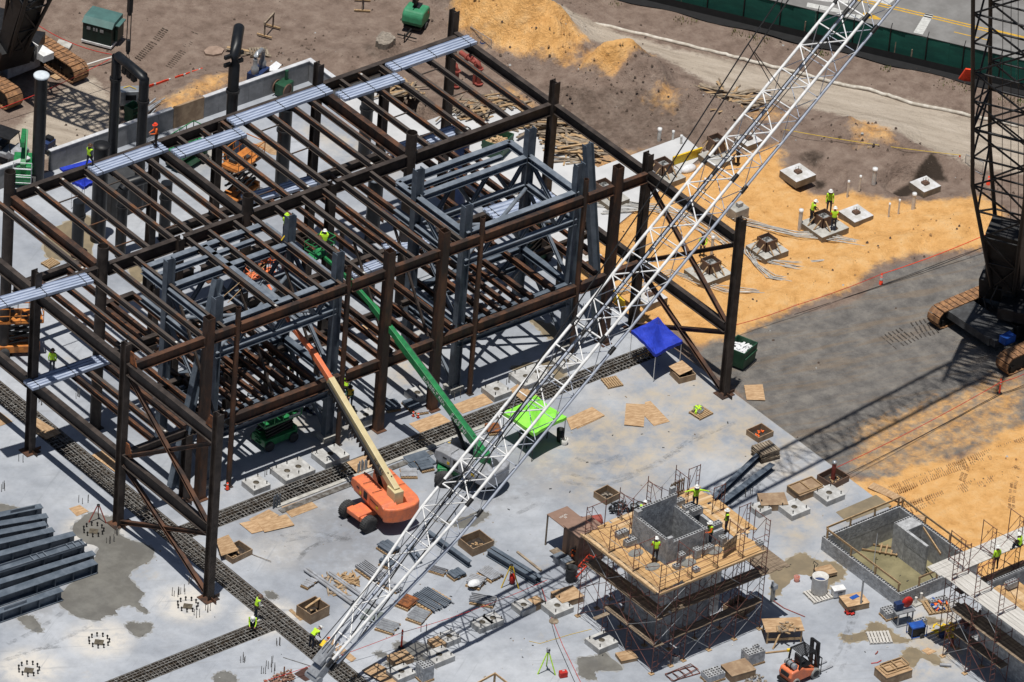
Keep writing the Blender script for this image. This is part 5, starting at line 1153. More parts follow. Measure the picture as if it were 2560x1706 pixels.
# blue cart + utility vehicle at left
g=A(0,0,400,1250); t=thing('tool_cart','dark blue tool cart left of the grey wall end','cart',g,.3)
f=MB(); f.box((0,0,.5),(.9,.6,.5)); f.build('body',NAVY,t,None,.04); f=MB(); f.box((.1,0,.85),(.4,.5,.25)); f.build('tool_case',BLACK,t)
for x in(-.35,.35): f=MB(); wheel(f,(x,-.32,.17),(0,1,0),.17,.1); f.build('wheel',RUBBER,t)
g=A(0,0,45,1320); t=thing('utility_vehicle','grey utility vehicle with a black roof cage at the left edge','utility vehicle',g,-1.15)
f=MB(); xz(f,[(-1.4,.45),(1.35,.45),(1.45,.75),(1.3,.98),(.55,1.08),(.4,.8),(-.4,.8),(-.5,1.05),(-1.4,1.05)],-.7,.7); f.build('body',GREYM,t,None,.06)
f=MB(); f.box((-.1,0,1.95),(1.5,1.35,.08)); f.build('roof',BLACK,t)
f=MB()
for y in(-.65,.65): f.tube((.75,y,1.0),(.55,y,1.92),.035,6); f.tube((-.8,y,1.0),(-.8,y,1.92),.035,6)
f.build('roll_cage',BLACK,t); f=MB(); f.box((-.25,0,1.05),(.5,1.2,.3)); f.build('seat',BLACK,t,None,.05)
for x in(-.95,.95):
    for y in(-.68,.68): f=MB(); wheel(f,(x,y,.35),(0,1,0),.35,.26); f.build('wheel',RUBBER,t)
f=MB(); f.box((1.40,0,.85),(.06,1.1,.12)); f.build('headlight',GLASS,t)
# canopies
def canopy(label,corners,zc,zt,m,mleg=WHITEP,legz=0.0):
    w=[p if isinstance(p,Vector) else A(*p,zc) for p in corners]; c=sum(w,Vector())/4; t=thing('canopy',label,'canopy',(c.x,c.y,legz))
    f=MB(); ap=Vector((c.x,c.y,zt)); N=10
    vs=[ap];rings=[]
    for k in range(1,N+1):
        ring=[]
        for i in range(4):
            for s in range(N):
                e=lerp(w[i],w[(i+1)%4],s/N); u=s/N; sag=.10*math.sin(math.pi*u)*(k/N); e=e+(c-e)*(.06*math.sin(math.pi*u)); p=lerp(ap,e,k/N); p.z-=.24*math.sin(math.pi*k/N)*(math.sin(math.pi*u))-random.uniform(-.03,.03)*(k/N); ring.append(p)
        rings.append(len(vs)); vs+=ring
    n=4*N; fs=[(0,rings[0]+(i+1)%n,rings[0]+i) for i in range(n)]
    for k in range(N-1): fs+=[(rings[k]+i,rings[k]+(i+1)%n,rings[k+1]+(i+1)%n,rings[k+1]+i) for i in range(n)]
    r=rings[-1]; o2=len(vs); vs+=[vs[r+i]-Vector((0,0,.22)) for i in range(n)]; fs+=[(r+i,r+(i+1)%n,o2+(i+1)%n,o2+i) for i in range(n)]
    f.add(vs,fs,False); o=f.build('roof',m,t,True); md=o.modifiers.new('s','SOLIDIFY'); md.thickness=.012
    for p in w: f=MB(); q=Vector((c.x+(p.x-c.x)*.97,c.y+(p.y-c.y)*.97,0)); f.tube((q.x,q.y,legz),(q.x,q.y,zc),.025,6); f.build('leg',mleg,t,True)
    return t
canopy('bright lime green canopy standing under the white boom on the slab',[(2,2,195,770),(2,2,450,952),(2,2,722,812),(2,2,465,628)],2.15,2.95,LIME,BLACK)
canopy('big royal blue canopy at the right end of the trench',[(2,2,1262,88),(2,2,1465,290),(2,2,1688,178),(2,2,1485,-24)],2.15,3.05,BLUE)
canopy('small royal blue canopy at the left under the rear joists',[(1,0,600,175),(1,0,705,228),(1,0,785,180),(1,0,690,140)],2.2,2.5,BLUE)
f=MB(); a=A(0,0,510,1425,.6);b=A(0,0,760,1345,.6); f.box((0,0,0),((b-a).length,.4,.12)); o=f.build('blue_tarp',BLUE); o.location=(a+b)/2; o.rotation_euler=(0,.05,az(a,b)); tag(o,'folded royal blue tarp behind the rear girder near the left man','tarp')
# things under lime canopy
t=thing('work_table','dark work table with boxes in the shade of the lime canopy','table',A(2,2,440,1010),.1)
f=MB(); f.box((0,0,.8),(2.0,.8,.06)); f.build('top',DARKG,t)
for x in(-.9,.9):
    for y in(-.35,.35): f=MB(); f.bar((x,y,0),(x,y,.78),.05,.05); f.build('leg',BLACK,t)
for i,(x,y,n,lab) in enumerate(((665,1010,1,'black bin standing at the right corner of the lime canopy'),(700,1035,2,'white bucket beside the black bin near the lime canopy'))):
    t=thing('bin' if n==1 else 'bucket',lab,'bin' if n==1 else 'bucket',A(2,2,x,y)); f=MB(); f.lathe([(.2,0),(.26,.9 if n==1 else .4),(.22,.9 if n==1 else .4),(.18,.06)],(0,0,0),16); f.build('shell',BLACK if n==1 else PVC,t); f=MB(); f.path([(-.24,0,.85 if n==1 else .38),(0,.1,.95 if n==1 else .5),(.24,0,.85 if n==1 else .38)],.015,5); f.build('handle',BLACK,t)
# red valves
for i,(x,y,z0,lab) in enumerate(((1800,720,1.9,'red valve pipe with elbow standing left behind the rear right column'),(1990,700,1.9,'red valve pipe with handwheel standing right behind the rear right column'))):
    t=thing('fire_valve',lab,'valve pipe',A(0,1,x,y),0,'red valve pipes by the sand mound')
    f=MB(); f.path([(0,0,0),(0,0,1.3),(-.05,.1,1.6),(-.1,.45,1.75),(-.1,1.0,1.75)],.17,12); f.build('pipe',REDV,t)
    f=MB(); f.tube((-.1,.5,1.75),(-.1,.62,1.75),.27,14); f.tube((0,0,.0),(0,0,.08),.3,14); f.tube((0,0,1.15),(0,0,1.25),.26,14); f.build('flange',REDV,t)
    f=MB(); f.tube((-.1,.75,1.75),(-.1,.75,2.45),.06,8); f.lathe([(.26,2.43),(.29,2.46),(.26,2.49),(.22,2.46)],(-.1,.75,0),16); f.build('handwheel',BROWNP,t)
f=MB(); a=A(0,1,1840,440,1.6);b=A(0,1,1965,525,1.6); f.tube(a,b,.17,12); f.tube(lerp(a,b,.45),lerp(a,b,.52),.27,12); f.tube((b.x,b.y,0),(b.x,b.y,1.6),.12,8); tag(f.build('red_pipe',REDV),'horizontal red pipe joining the valves behind the rear joists','pipe')
def barricade(label,p,q,z=-.1):
    p,q=Vector(p),Vector(q); t=thing('crowd_barrier',label,'crowd barrier',(p.x,p.y,z),az(p,q)); L_=((q-p).xy).length
    f=MB(); pts=[(0,0,.15),(0,0,1.1),(L_,0,1.1),(L_,0,.15),(0,0,.15)]
    for a,b in zip(pts,pts[1:]): f.tube(a,b,.025,6)
    f.build('frame',GALV,t); f=MB()
    for k in range(1,15): f.tube((L_*k/15,0,.15),(L_*k/15,0,1.1),.012,5)
    f.build('bars',GALV,t)
    for x in(.2,L_-.2): f=MB(); f.bar((x,-.3,.03),(x,.3,.03),.05,.03); f.bar((x,0,.03),(x,0,.2),.03,.03); f.build('foot',GALV,t)
barricade('grey crowd barrier in front of the orange sand mound',A(0,1,1915,330),A(0,1,2090,440))
barricade('grey crowd barrier behind the dark lattice boom near the traffic cone',A(0,3,1840,1395),A(0,3,1985,1460))
t=thing('bucket','blue bucket standing before the barrier and sand mound','bucket',A(0,1,2022,395)); f=MB(); f.lathe([(.16,0),(.2,.45),(.17,.45),(.14,.05)],(0,0,0),14); f.build('shell',NAVY,t); f=MB(); f.path([(-.19,0,.44),(0,0,.56),(.19,0,.44)],.012,5); f.build('handle',BLACK,t)
def cone(label,g,h=.75):
    b_=.42*min(1,h/.75)
    t=thing('traffic_cone',label,'traffic cone',g); f=MB(); f.lathe([(b_*.42,.04),(b_*.34,.1),(.05,h),(.03,h)],(0,0,0),14); f.build('cone',MESHR,t); f=MB(); f.box((0,0,.02),(b_,b_,.04)); f.build('base',BLACK,t); f=MB(); f.lathe([(b_*.235+.012,h*.5),(b_*.16+.018,h*.7)],(0,0,0),14); f.lathe([(.076,h*.78),(.066,h*.86)],(0,0,0),14); f.build('band',WHITEC,t)
cone('orange traffic cone beside the barrier at the pale road edge',A(0,3,1790,1385,-.1)+Vector((0,0,-.1)),.95)
cone('orange traffic cone leaning among the dark boom struts',A(1,3,2035,205,-.1)+Vector((0,0,-.1)))
cone('orange traffic cone on the gravel edge holding up the red rope',A(1,3,1140,1045,-.1)+Vector((0,0,-.08)),1.0)
# ropes / tapes
def line(name,label,pts,r,m,cat): f=MB(); f.path(pts,r,5); return tag(f.build(name,m),label,cat)
def sagline(a,b,s,n=14): return [lerp(a,b,t)-Vector((0,0,s*4*t*(1-t))) for t in np.linspace(0,1,n)]
c1=A(1,3,1155,950,.95); 
line('red_rope','long red rope over the sand from the tall right column to the cone',sagline(A(2,2,2120,45,1.0),A(1,3,425,1215,.9),.1)+sagline(A(1,3,425,1215,.9),c1,.1),.022,RED,'rope')
line('red_rope','red flagging rope from the gravel cone toward the dark lattice boom',sagline(c1,A(1,3,2050,610,1.0),.15),.03,MESHR,'rope')
line('black_cable','black cable hanging along the sand edge beneath the red rope',sagline(A(1,3,420,1290,-.05),A(1,3,1140,1050,.05),.02)+sagline(A(1,3,1140,1050,.05),A(1,3,2060,700,.6),.15),.025,BLACK,'cable')
pp=A(2,3,2140,520,1.0); pr_=A(2,3,775,1230,1.05)
line('red_rope','red rope crossing the dark gravel between two orange posts at the right',sagline(pr_,pp,.2)+sagline(pp,A(2,3,2400,420,1.0),.1),.022,RED,'rope')
line('black_cable','black cable under the red rope across the dark gravel',sagline(A(2,3,830,1300,.4),A(2,3,2120,620,.0),.1)+sagline(A(2,3,2120,620,.0),A(2,3,2400,510,.2),.1),.022,BLACK,'cable')
line('red_rope','red rope from the left crane past the green box to the pipe arch',sagline(A(0,0,60,20,3),A(0,0,930,455,3.2),.7),.028,RED,'rope')
line('red_rope','red rope running under the left crane tracks to the arch',sagline(A(0,0,0,905,1.0),A(0,0,915,495,2.2),.2),.026,RED,'rope')
line('yellow_tape','thin yellow tape stretched over the dirt berm to the cone',sagline(A(0,3,330,1080,.6),A(0,3,1810,1295,.8),.15,24),.02,YELLOW,'tape')
f=MB(); a=A(0,0,1230,725,.05);b=A(0,0,1690,575,.05)
for k in range(26):
    if k in(11,12,20): continue
    p=lerp(a,b,k/26); q=lerp(a,b,(k+.9)/26); f.use(WHITEC if k%7==3 else MESHR); f.bar(p+Vector((0,0,.03*math.sin(k))),q,.06,.16)
tag(f.build('barrier_tape',MESHR),'red and white tape lying along the dirt above the tan soil heap','tape')
for i,(x,y,s) in enumerate(((2120,560,0),(0,0,1))):
    pass
def post(label,g,h,m=MESHR):
    t=thing('marker_post',label,'marker post',g); f=MB(); f.lathe([(.06,.05),(.055,h),(.02,h+.06)],(0,0,0),10); f.build('tube',m,t); f=MB(); f.lathe([(.2,0),(.2,.05),(.1,.08)],(0,0,0),12); f.build('base',BLACK,t); f=MB(); f.lathe([(.063,h*.7),(.062,h*.78)],(0,0,0),10); f.lathe([(.063,h*.86),(.062,h*.93)],(0,0,0),10); f.build('band',WHITEC,t)
post('orange marker post on the dark gravel near the right edge, carrying the red rope',A(2,3,2130,612,-.1)+Vector((0,0,-.05)),1.1)
post('orange marker post on the slab below the white boom',A(3,1,1345,1280),1.3)
line('red_rope','red rope along the slab past the orange post beneath the boom',sagline(A(3,1,200,1560,.5),A(3,1,1360,1150,1.2),.1)+sagline(A(3,1,1360,1150,1.2),A(3,2,560,715,1.0),.25),.018,RED,'rope')
line('black_cable','black cable crossing the slab toward the lower edge beside the green tripod',[A(3,2,505,760,.02),A(3,2,590,1050,.02),A(3,2,640,1230,.02),A(3,2,800,1590,.02)],.018,BLACK,'cable')
line('red_cable','red cable crossing the slab toward the lower edge beside the green tripod',[A(3,2,520,790,.02),A(3,2,600,1040,.02),A(3,2,690,1260,.02),A(3,2,850,1590,.02)],.018,RED,'cable')
f=MB(); f.lathe([(.02,0),(.3,0),(.3,.06),(.02,.06)],(0,0,0),14); o=f.build('cable_board',WOODG); o.location=A(3,2,615,1062); tag(o,'round wooden scrap pinning the two cables to the slab','board')
line('extension_lead','thin yellow cord curling over the slab left of the block tower',[A(3,2,410,1225,.02),A(3,2,500,1245,.02),A(3,2,600,1215,.02),A(3,2,750,1170,.02),A(3,2,930,1125,.02)],.014,YELLOW,'cord')
# conduits on ground (left) and bundles on sand
line('white_conduit','white conduit pair on the dirt between crane track and arch',[A(0,0,700,548,.05),A(0,0,850,500,.3),A(0,0,1025,455,.2)],.06,PVC,'conduit')
def conduits(label,pts,n,sp,r=.028):
    f=MB(); P_=[A(*p,.04) if len(p)==4 else p for p in pts]
    for k in range(n):
        o_=Vector((random.gauss(0,sp),random.gauss(0,sp),random.uniform(0,.08))); f.path([p+o_*(1+.6*math.sin(i*2+k)) for i,p in enumerate(P_)],r,5)
    return tag(f.build('conduit_bundle',mat('conduit_grey',(.55,.54,.51),(.36,.35,.33),scale=2,rough=.6) if 'conduit_grey' not in MATS else MATS['conduit_grey']),label,'conduit bundle')
conduits('grey conduits running over the sand past the three men toward the right',[(1,3,-60,520),(1,3,200,570),(1,3,420,620),(1,3,640,650),(1,3,860,680),(1,3,1050,708)],9,.22)
conduits('grey conduits curving down the sand below the left box form',[(1,3,20,740),(1,3,40,790),(1,3,110,880),(1,3,230,985),(1,3,430,1022)],9,.12)
conduits('grey conduits sweeping right of the form with tall box on the sand',[(1,3,60,810),(1,3,250,870),(1,3,420,905),(1,3,620,910)],6,.13)
conduits('grey conduit curve ending under the men on the sand',[(1,3,180,840),(1,3,480,865),(1,3,760,830),(1,3,970,750)],3,.06)
conduits('grey conduits strewn across the sand behind the tall right frame',[(1,2,940,360),(1,2,1250,370),(1,2,1500,400),(1,2,1750,480),(1,2,1980,620),(1,2,2080,700)],9,.3)
conduits('grey conduits near the blue canopy passing the square rusty column',[(1,2,1000,440),(1,2,1200,420),(1,2,1400,400),(1,2,1560,420)],6,.2)
conduits('grey conduits low on the sand under the white boom by the pads',[(1,2,1100,1110),(1,2,1300,1060),(1,2,1600,930),(1,2,1800,1010),(1,2,2050,1090),(1,2,2330,1100)],5,.15)
conduits('dark conduits fanned over the rear slab near the low inner wall',[Z4(960,300,1290,870,.03),Z4(960,300,1450,900,.03),Z4(960,300,1640,860,.03)],8,.25)
# PVC stand pipes
for i,(a,b,r,lab) in enumerate((((1,3,1082,190),(1,3,1095,72),.15,'fat white stand pipe beside the dark hole on the upper sand'),((1,3,962,245),(1,3,977,132),.07,'thin white stand pipe left of the fat one on the upper sand'),((1,3,862,300),(1,3,875,175),.07,'thin white stand pipe furthest left on the upper sand'),((1,3,463,565),(1,3,478,415),.13,'fat white stand pipe left of the three men'),((1,3,1205,475),(1,3,1215,362),.06,'thin white stand pipe right of the blank pad by the men'),((1,3,1288,438),(1,3,1298,332),.06,'thin white stand pipe in the middle of the row right of the men'),((1,3,1410,402),(1,3,1423,278),.13,'fat white stand pipe at the corner of the far right pad'),((0,2,1492,1165),(0,2,1499,1072),.13,'fat white stand pipe before the dark mound'),((0,2,1607,1165),(0,2,1611,1092),.08,'thin white stand pipe beside the yellow ribbon before the mound'),((0,2,1675,1200),(0,2,1682,1130),.08,'thin white stand pipe on the corner of the small rear slab'),((1,2,1870,250),(1,2,1878,155),.06,'thin white stand pipe seen between the boom chords'),((1,2,1930,790),(1,2,1940,640),.1,'fat white stand pipe beside the box form under the boom'))):
    g=A(*a); 
    # height from the pixel length of the pipe
    best=min(np.arange(.4,2.6,.02),key=lambda z:abs((A(*b,z)-g).xy.length)); 
    t=thing('stand_pipe',lab,'stand pipe',g+Vector((0,0,-.12)),0,'white stand pipes in the sand'); f=MB(); f.tube((0,0,0),(0,0,best+.1),r,12); f.build('pipe',PVC,t); f=MB(); f.lathe([(r*1.2,best),(r*1.2,best+.14),(.02,best+.15)],(0,0,0),12); f.build('cap',WHITEP,t)
# ------------------------------------------------------------------ footings on sand: pads, box forms
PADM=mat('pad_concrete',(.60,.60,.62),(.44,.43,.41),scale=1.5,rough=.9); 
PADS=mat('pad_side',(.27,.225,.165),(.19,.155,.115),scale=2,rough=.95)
def pad(label,g,sx=2.3,sy=2.3,h=.5,form=None,rz=0,m=PADM,z0=-.15):
    k_=.80 if form else .75; sx*=k_; sy*=k_
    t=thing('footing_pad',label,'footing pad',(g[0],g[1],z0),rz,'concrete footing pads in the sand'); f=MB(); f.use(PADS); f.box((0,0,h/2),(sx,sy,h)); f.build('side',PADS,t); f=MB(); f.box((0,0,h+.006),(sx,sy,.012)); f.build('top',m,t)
    if form is None:
        f=MB(); f.box((0,0,h+.1),(.42,.42,.16)); f.box((0,0,h+.2),(.3,.3,.06)); f.build('dowel_form',BROWNP,t)
        for x,y in((-.12,-.12),(.12,-.12),(.12,.12),(-.12,.12)): f=MB(); f.tube((x,y,h),(x,y,h+.42),.018,5); f.build('dowel',REBAR,t)
    return t
def boxform(label,g,s=1.15,h=.9,z=.35,rz=0,kick=True):
    s*=.8; h*=.85
    t=thing('column_form',label,'wooden form',(g[0],g[1],z),rz,'square wooden column forms'); b=.05
    for k in range(4):
        M=Matrix.Rotation(k*math.pi/2,3,'Z'); f=MB(); c=M@Vector((0,-s/2,h/2)); f.box(c,(s+b,b,h),k*math.pi/2); f.build('panel',BROWNP if kick else TAN,t)
        if kick:
            for x in(-.3,.3): f=MB(); f.bar(M@Vector((x,-s/2-.05,h*.75)),M@Vector((x,-s/2-.62,.03)),.08,.05); f.build('kicker',WOOD,t)
    f=MB(); f.box((0,0,h*.62),(s-.08,s-.08,.04)); f.build('infill',mat('wet_grey_fill',(.30,.31,.31),(.05,.05,.05),scale=5,rough=.9,lo=.48,hi=.55) if 'wet_grey_fill' not in MATS else MATS['wet_grey_fill'],t)
    for _ in range(6): pass
    return t
ZP=.36
pad('blank concrete pad with dark hollow behind it, upper middle of the sand',A(0,3,450,1440,ZP))
pad('blank concrete pad beside the big dark hole at the right',A(0,3,1512,1535,ZP),2.0,2.0)
pad('blank concrete pad right beside the men in lime vests, board on top',A(1,3,935,445,ZP),2.2,2.2)
pad('pale pad under the box form where the three men stand',A(1,3,670,540,ZP),2.9,2.9,.5,1,m=CONC); boxform('brown box form between the three men in vests',A(1,3,660,530,ZP))
pad('tan pad under the box form below the tall right column',A(1,3,195,735,ZP),2.5,2.5,.5,1,m=CONC); boxform('brown box form with kickers on the pad beside the right column',A(1,3,188,730,ZP))
pad('large pad of the box form seen through the tall right frame',A(1,2,1905,930,ZP),3.0,2.6,.5,1,m=CONC); boxform('brown box form on the large pad inside the tall right frame',A(1,2,1920,915,ZP))
pad('pad below the leaning box form behind the white boom, upper sand',A(0,2,1975,1305,ZP),2.2,2.2,.5,1,m=CONC); boxform('brown box form with long struts behind the white boom, upper sand',A(0,2,1965,1255,ZP),1.1,1.2)
pad('small pad of the box form beside the yellow shield',A(0,2,1590,1470,ZP),2.0,1.6,.5,1,m=CONC); boxform('brown box form with rubble fill beside the yellow shield',A(0,2,1525,1430,ZP),1.15,.95)
pad('pad half hidden below the thin box form behind the square column',A(1,2,1100,310,ZP),2.2,2.0,.5,1,m=CONC); boxform('brown box form behind the square rusty column top',A(1,2,1030,270,ZP),1.1,.9)
pad('white pad seen between the leaning grey post and rusty column',A(1,2,885,780,ZP),2.0,2.0); pad('white pad under the boom beside the yellow panel',A(1,2,1410,1130,ZP),2.3,2.3); pad('white pad behind the boom beside the lumber heap',A(0,2,2240,1160,ZP),1.8,1.8)
f=MB(); a=A(0,2,1600,1380);b=A(0,2,1840,1300); f.box((0,0,.35),((b-a).length,.12,.7)); o=f.build('formwork_board',YELLOW); o.location=(a+b)/2; o.rotation_euler=(0.1,0,az(a,b)); tag(o,'yellow formwork panel on edge between two pads','panel')
f=MB(); a=A(1,2,1090,1150);b=A(1,2,1205,1250); f.box((0,0,.35),((b-a).length,.12,.7)); o=f.build('formwork_board',YELLOW); o.location=(a+b)/2; o.rotation_euler=(0.1,0,az(a,b)); tag(o,'yellow formwork panel seen through the boom by the white pad','panel')
f=MB(); f.lathe([(.5,0),(.55,.12),(.4,.3),(.15,.4),(.02,.42)],(0,0,0),12); o=f.build('white_bag',TARP); o.location=A(0,2,1735,1420,-.1); o.scale=(1.2,.7,1); tag(o,'crumpled white bag on the sand below the yellow panel','bag')
# grey block on top of the tall right column
g=Vector((7.6,-12.1,13.42)); t=thing('block_pallet','pallet of wrapped grey blocks on the sand just behind the tall right corner column','blocks',g)
t.location=A(1,2,2145,478,-.12)
f=MB(); f.box((0,0,.1),(1.2,1.0,.12)); f.build('pallet',WOODG,t); f=MB(); f.box((0,0,.5),(1.15,.95,.65)); f.build('wrapped_blocks',CONC,t,None,.03); f=MB(); f.box((.1,0,.98),(.4,.3,.28)); f.build('loose_block',CONCW,t)
# ------------------------------------------------------------------ footings on the slab
def footing(label,g,sx,sy,h=.4,holes=1,bolts=5,rz=0):
    t=thing('footing',label,'concrete footing',(g[0],g[1],0),rz,'concrete footings with anchor bolts on the slab')
    f=MB(); f.box((0,0,h/2),(sx,sy,h)); f.build('block',CONCW,t,None,.02)
    for k in range(holes):
        x=(k-(holes-1)/2)*sx*.38; f=MB(); f.lathe([(.20,h+.002),(.20,h+.006),(.01,h+.006)],(x,0,0),16); f.build('recess',mat('dark_recess',(.13,.11,.08),(.07,.06,.045),scale=4,rough=.5) if 'dark_recess' not in MATS else MATS['dark_recess'],t)  # darker brown disc laid on the block where the hole sits
    P_=[(-1,-1),(1,-1),(1,1),(-1,1)] if holes==1 else [(-1,-1),(0,-1),(1,-1),(1,1),(0,1),(-1,1)]
    for a,b in P_: f=MB(); f.tube((a*sx*.36,b*sy*.36,h),(a*sx*.36,b*sy*.36,h+.22),.025,6); f.tube((a*sx*.36,b*sy*.36,h+.12),(a*sx*.36,b*sy*.36,h+.15),.05,6); f.build('anchor_bolt',BLACK,t)
    return t
H=.4
for a,sx,sy,n,lab in (((2,1,135,1355,H),1.3,1.3,1,'square footing by the middle trench, nearest the front left frame column'),((2,1,440,1240,H),2.3,1.7,2,'big two hole footing left of the orange lift by the trench'),((2,1,755,1115,H),1.9,1.5,1,'footing half in shade just left of the cream boom'),((2,1,1050,790,H),1.3,1.1,1,'footing behind the cream boom by the square rusty column base'),((2,1,1480,605,H),1.2,1.2,1,'footing with scraps on top between the green boom and a rusty column'),((2,1,2140,575,H),1.4,1.4,1,'square footing right of the green boom, end of a plywood sheet'),((2,2,430,450,H),2.4,1.7,2,'big two hole footing under the dark pendant cables'),((2,2,720,340,H),1.5,1.3,1,'footing behind the white boom beside the wet patch'),
  ((3,1,2020,1065,H),1.1,1.0,1,'left footing of the touching pair in the boom shadow'),((3,1,2110,1030,H),1.0,1.0,1,'right footing of the touching pair in the boom shadow'),((3,1,1745,1180,H),1.1,1.0,1,'footing with plywood lid beside it in the boom shadow'),((3,1,1660,1335,H),1.5,1.3,1,'footing on the dark wet patch right of the orange post'),((3,1,1345,1475,H),1.4,1.2,1,'footing nearest the bottom edge beside a big plywood board'),((3,2,365,920,H),1.1,1.1,1,'footing beside a low plywood cover left of the brown cabinet'),((3,2,645,925,H),1.5,1.4,1,'big footing in front of the wooden crate left of the block tower'),((3,2,1015,1215,H),1.5,1.4,1,'footing by the puddle at the foot of the block tower'),
  ((2,3,710,1440,H),1.5,1.4,1,'footing before the form with the red post at the slab edge'),((3,3,420,105,H),1.5,1.4,1,'footing at the right, second from the tilted wooden crate'),((3,3,140,105,H),1.0,1.0,1,'small footing under hanging straps right of the block tower'),((1,0,600,1010,.4),.01,.01,1,'')):
    if lab: footing(lab,A(*a),sx,sy,H,n)
for x,y,lab in ((780,310,'ring of anchor bolts on the wet patch by the left trench'),(1565,935,'ring of anchor bolts beside the foot of the front left column'),(825,1235,'ring of anchor bolts below the heart shaped puddle'),(240,1470,'ring of anchor bolts nearest the bottom left corner')):
    t=thing('anchor_bolt_ring',lab,'anchor bolts',A(3,0,x,y),0,'rings of anchor bolts in the slab')
    f=MB(); f.box((0,0,.006),(.55,.55,.008),.78); f.build('pocket',MATS['dark_recess'],t)
    for k in range(11):
        a=2*math.pi*k/11; f=MB(); f.tube((.62*cs(a),.62*sn(a),0),(.62*cs(a),.62*sn(a),.3),.04,6); f.tube((.62*cs(a),.62*sn(a),.2),(.62*cs(a),.62*sn(a),.26),.07,6); f.build('anchor_bolt',BLACK,t)
n=0
STUBS=((3,0,700,70,'by a plywood sheet left of the tall front columns'),(3,0,1560,740,'in the frame shadow left of its front corner column'),(3,0,1515,830,'between puddle and front corner column'),(3,0,1460,850,'left of the bolt ring by the front column'),(3,0,1725,985,'right of the bolt ring by the front column'),(3,0,1660,1010,'below the bolt ring by the front column'),(3,0,905,400,'on the left wet patch'),(3,0,950,350,'at the right rim of the left wet patch'),(3,1,1545,1140,'below the silver plate stack in the middle'),(3,1,20,1400,'near the bottom left slab corner'),(3,1,250,1435,'right of the lower left puddle'),(3,1,200,1490,'lowest on the lower left slab'),(3,1,280,1490,'beside the lowest ones on the lower left slab'),(3,1,325,1260,'above the long thin rod on the lower left slab'),(2,1,605,1160,'between the two hole footing and the shaded footing'),(2,1,235,1300,'between the first two footings by the trench'),(2,1,935,1000,'at the edge of the shade behind the cream boom'),(2,1,2235,520,'between the two footings under the cables'),(2,1,1805,650,'right of the green boom lettering'),(2,0,640,650,'on the shaded slab under the left deck bundle'),(2,0,360,690,'left of the left trench by the leftmost column'),(2,0,1240,300,'in sun and shade behind the second left column'),(1,2,850,1270,'beside the front row pipe column left of the boom'),(0,1,610,1340,'on the open slab under the middle joists'),(0,0,2015,1250,'on the bright slab below the rear deck bundles'),(2,2,2230,1470,'right of the lined up grey beams'),(3,0,30,-40,'at the left edge above the beam pile'),(2,0,170,1190,'below the leftmost column foot'))
for r,c,x,y,wh in STUBS:
    t=thing('rebar_stubs','short upright bars '+wh,'rebar stubs',A(r,c,x,y),0,'short bars standing out of the slab')
    for k in range(random.choice((3,4,5))):
        f=MB(); a,b=random.uniform(-.3,.3),random.uniform(-.2,.2); f.tube((a,b,0),(a+random.uniform(-.03,.03),b,random.uniform(.4,.65)),.022,5); f.build('bar',REBAR,t)
t=thing('conduit_stubs','cluster of silver conduit stubs standing beside the pale curb','conduits',A(2,1,1020,1270))
for k in range(6): f=MB(); f.tube((-.35+k*.14,.05*(k%2),0),(-.35+k*.14,.05*(k%2),.75+.1*(k%3)),.055,8); f.build('stub',GALV,t)
t=thing('conduit_stubs','cluster of dark conduit stubs standing by the stacked plywood sheets','conduits',A(3,1,305,110))
for k in range(5): f=MB(); f.tube((-.25+k*.12,.05*(k%2),0),(-.25+k*.12,.05*(k%2),.8+.1*(k%3)),.05,8); f.build('stub',GREY,t)
# ------------------------------------------------------------------ plywood sheets
def ply(label,pts,z=.0,m=PLY,t_=.025,r=None,grp='plywood sheets lying about'):
    w=[A(*p,z) for p in pts]; c=sum(w,Vector())/len(w); f=MB()
    a=az(w[0],w[1]); q=Matrix.Rotation(-a,3,'Z'); pl=[(q@(p-c)).xy for p in w]
    ar=sum(pl[i][0]*pl[(i+1)%len(pl)][1]-pl[(i+1)%len(pl)][0]*pl[i][1] for i in range(len(pl)))
    if ar<0: pl=pl[::-1]
    f.prism([tuple(p) for p in pl],0,t_); o=f.build('plywood_sheet',m); o.location=(c.x,c.y,z+.003); o.rotation_euler=(random.uniform(0,.012),random.uniform(-.012,0),a); return tag(o,label,'plywood sheet',grp)
def Q(r,c,*pts): return [(r,c,x,y) for x,y in pts]
ply('plywood sheet above the trench, right of the green boom lettering',Q(2,1,(1775,712),(2030,617),(2112,692),(1855,785)))
ply('plywood sheet above the trench between cream and green booms',Q(2,1,(1410,870),(1660,778),(1758,848),(1505,943)))
ply('plywood cover over the trench behind the cream boom foot',Q(2,1,(890,1190),(1110,1108),(1200,1170),(985,1285)),.07)
ply('plywood cover over the left trench by the leftmost column',Q(2,0,(275,800),(510,945),(385,1000),(270,920)),.07)
ply('plywood sheet left of the second front column by the trench',Q(2,0,(765,1130),(885,1075),(985,1145),(985,1290)),.05)
ply('plywood sheet cut by the left edge beside the left trench',Q(2,0,(-60,840),(0,770),(105,850),(0,888)))
ply('small plywood sheet above the wet patch left of the braced frame',Q(3,0,(575,120),(665,92),(740,145),(640,185)))
ply('plywood sheet with a pale paint splash beside the conduit stubs',Q(3,1,(345,110),(565,35),(650,110),(430,195)))
ply('bottom plywood sheet of the fanned stack left of the orange lift',Q(3,1,(75,210),(240,130),(325,180),(150,270)),.0)
ply('middle plywood sheet of the fanned stack left of the orange lift',Q(3,1,(-5,245),(245,190),(330,270),(100,330)),.03)
ply('top plywood sheet of the fanned stack left of the orange lift',Q(3,1,(145,235),(385,170),(455,260),(205,318)),.06)
ply('plywood sheet lying over the open box by the front corner column',Q(3,0,(1800,380),(1905,340),(1990,470),(1845,515)),.42)
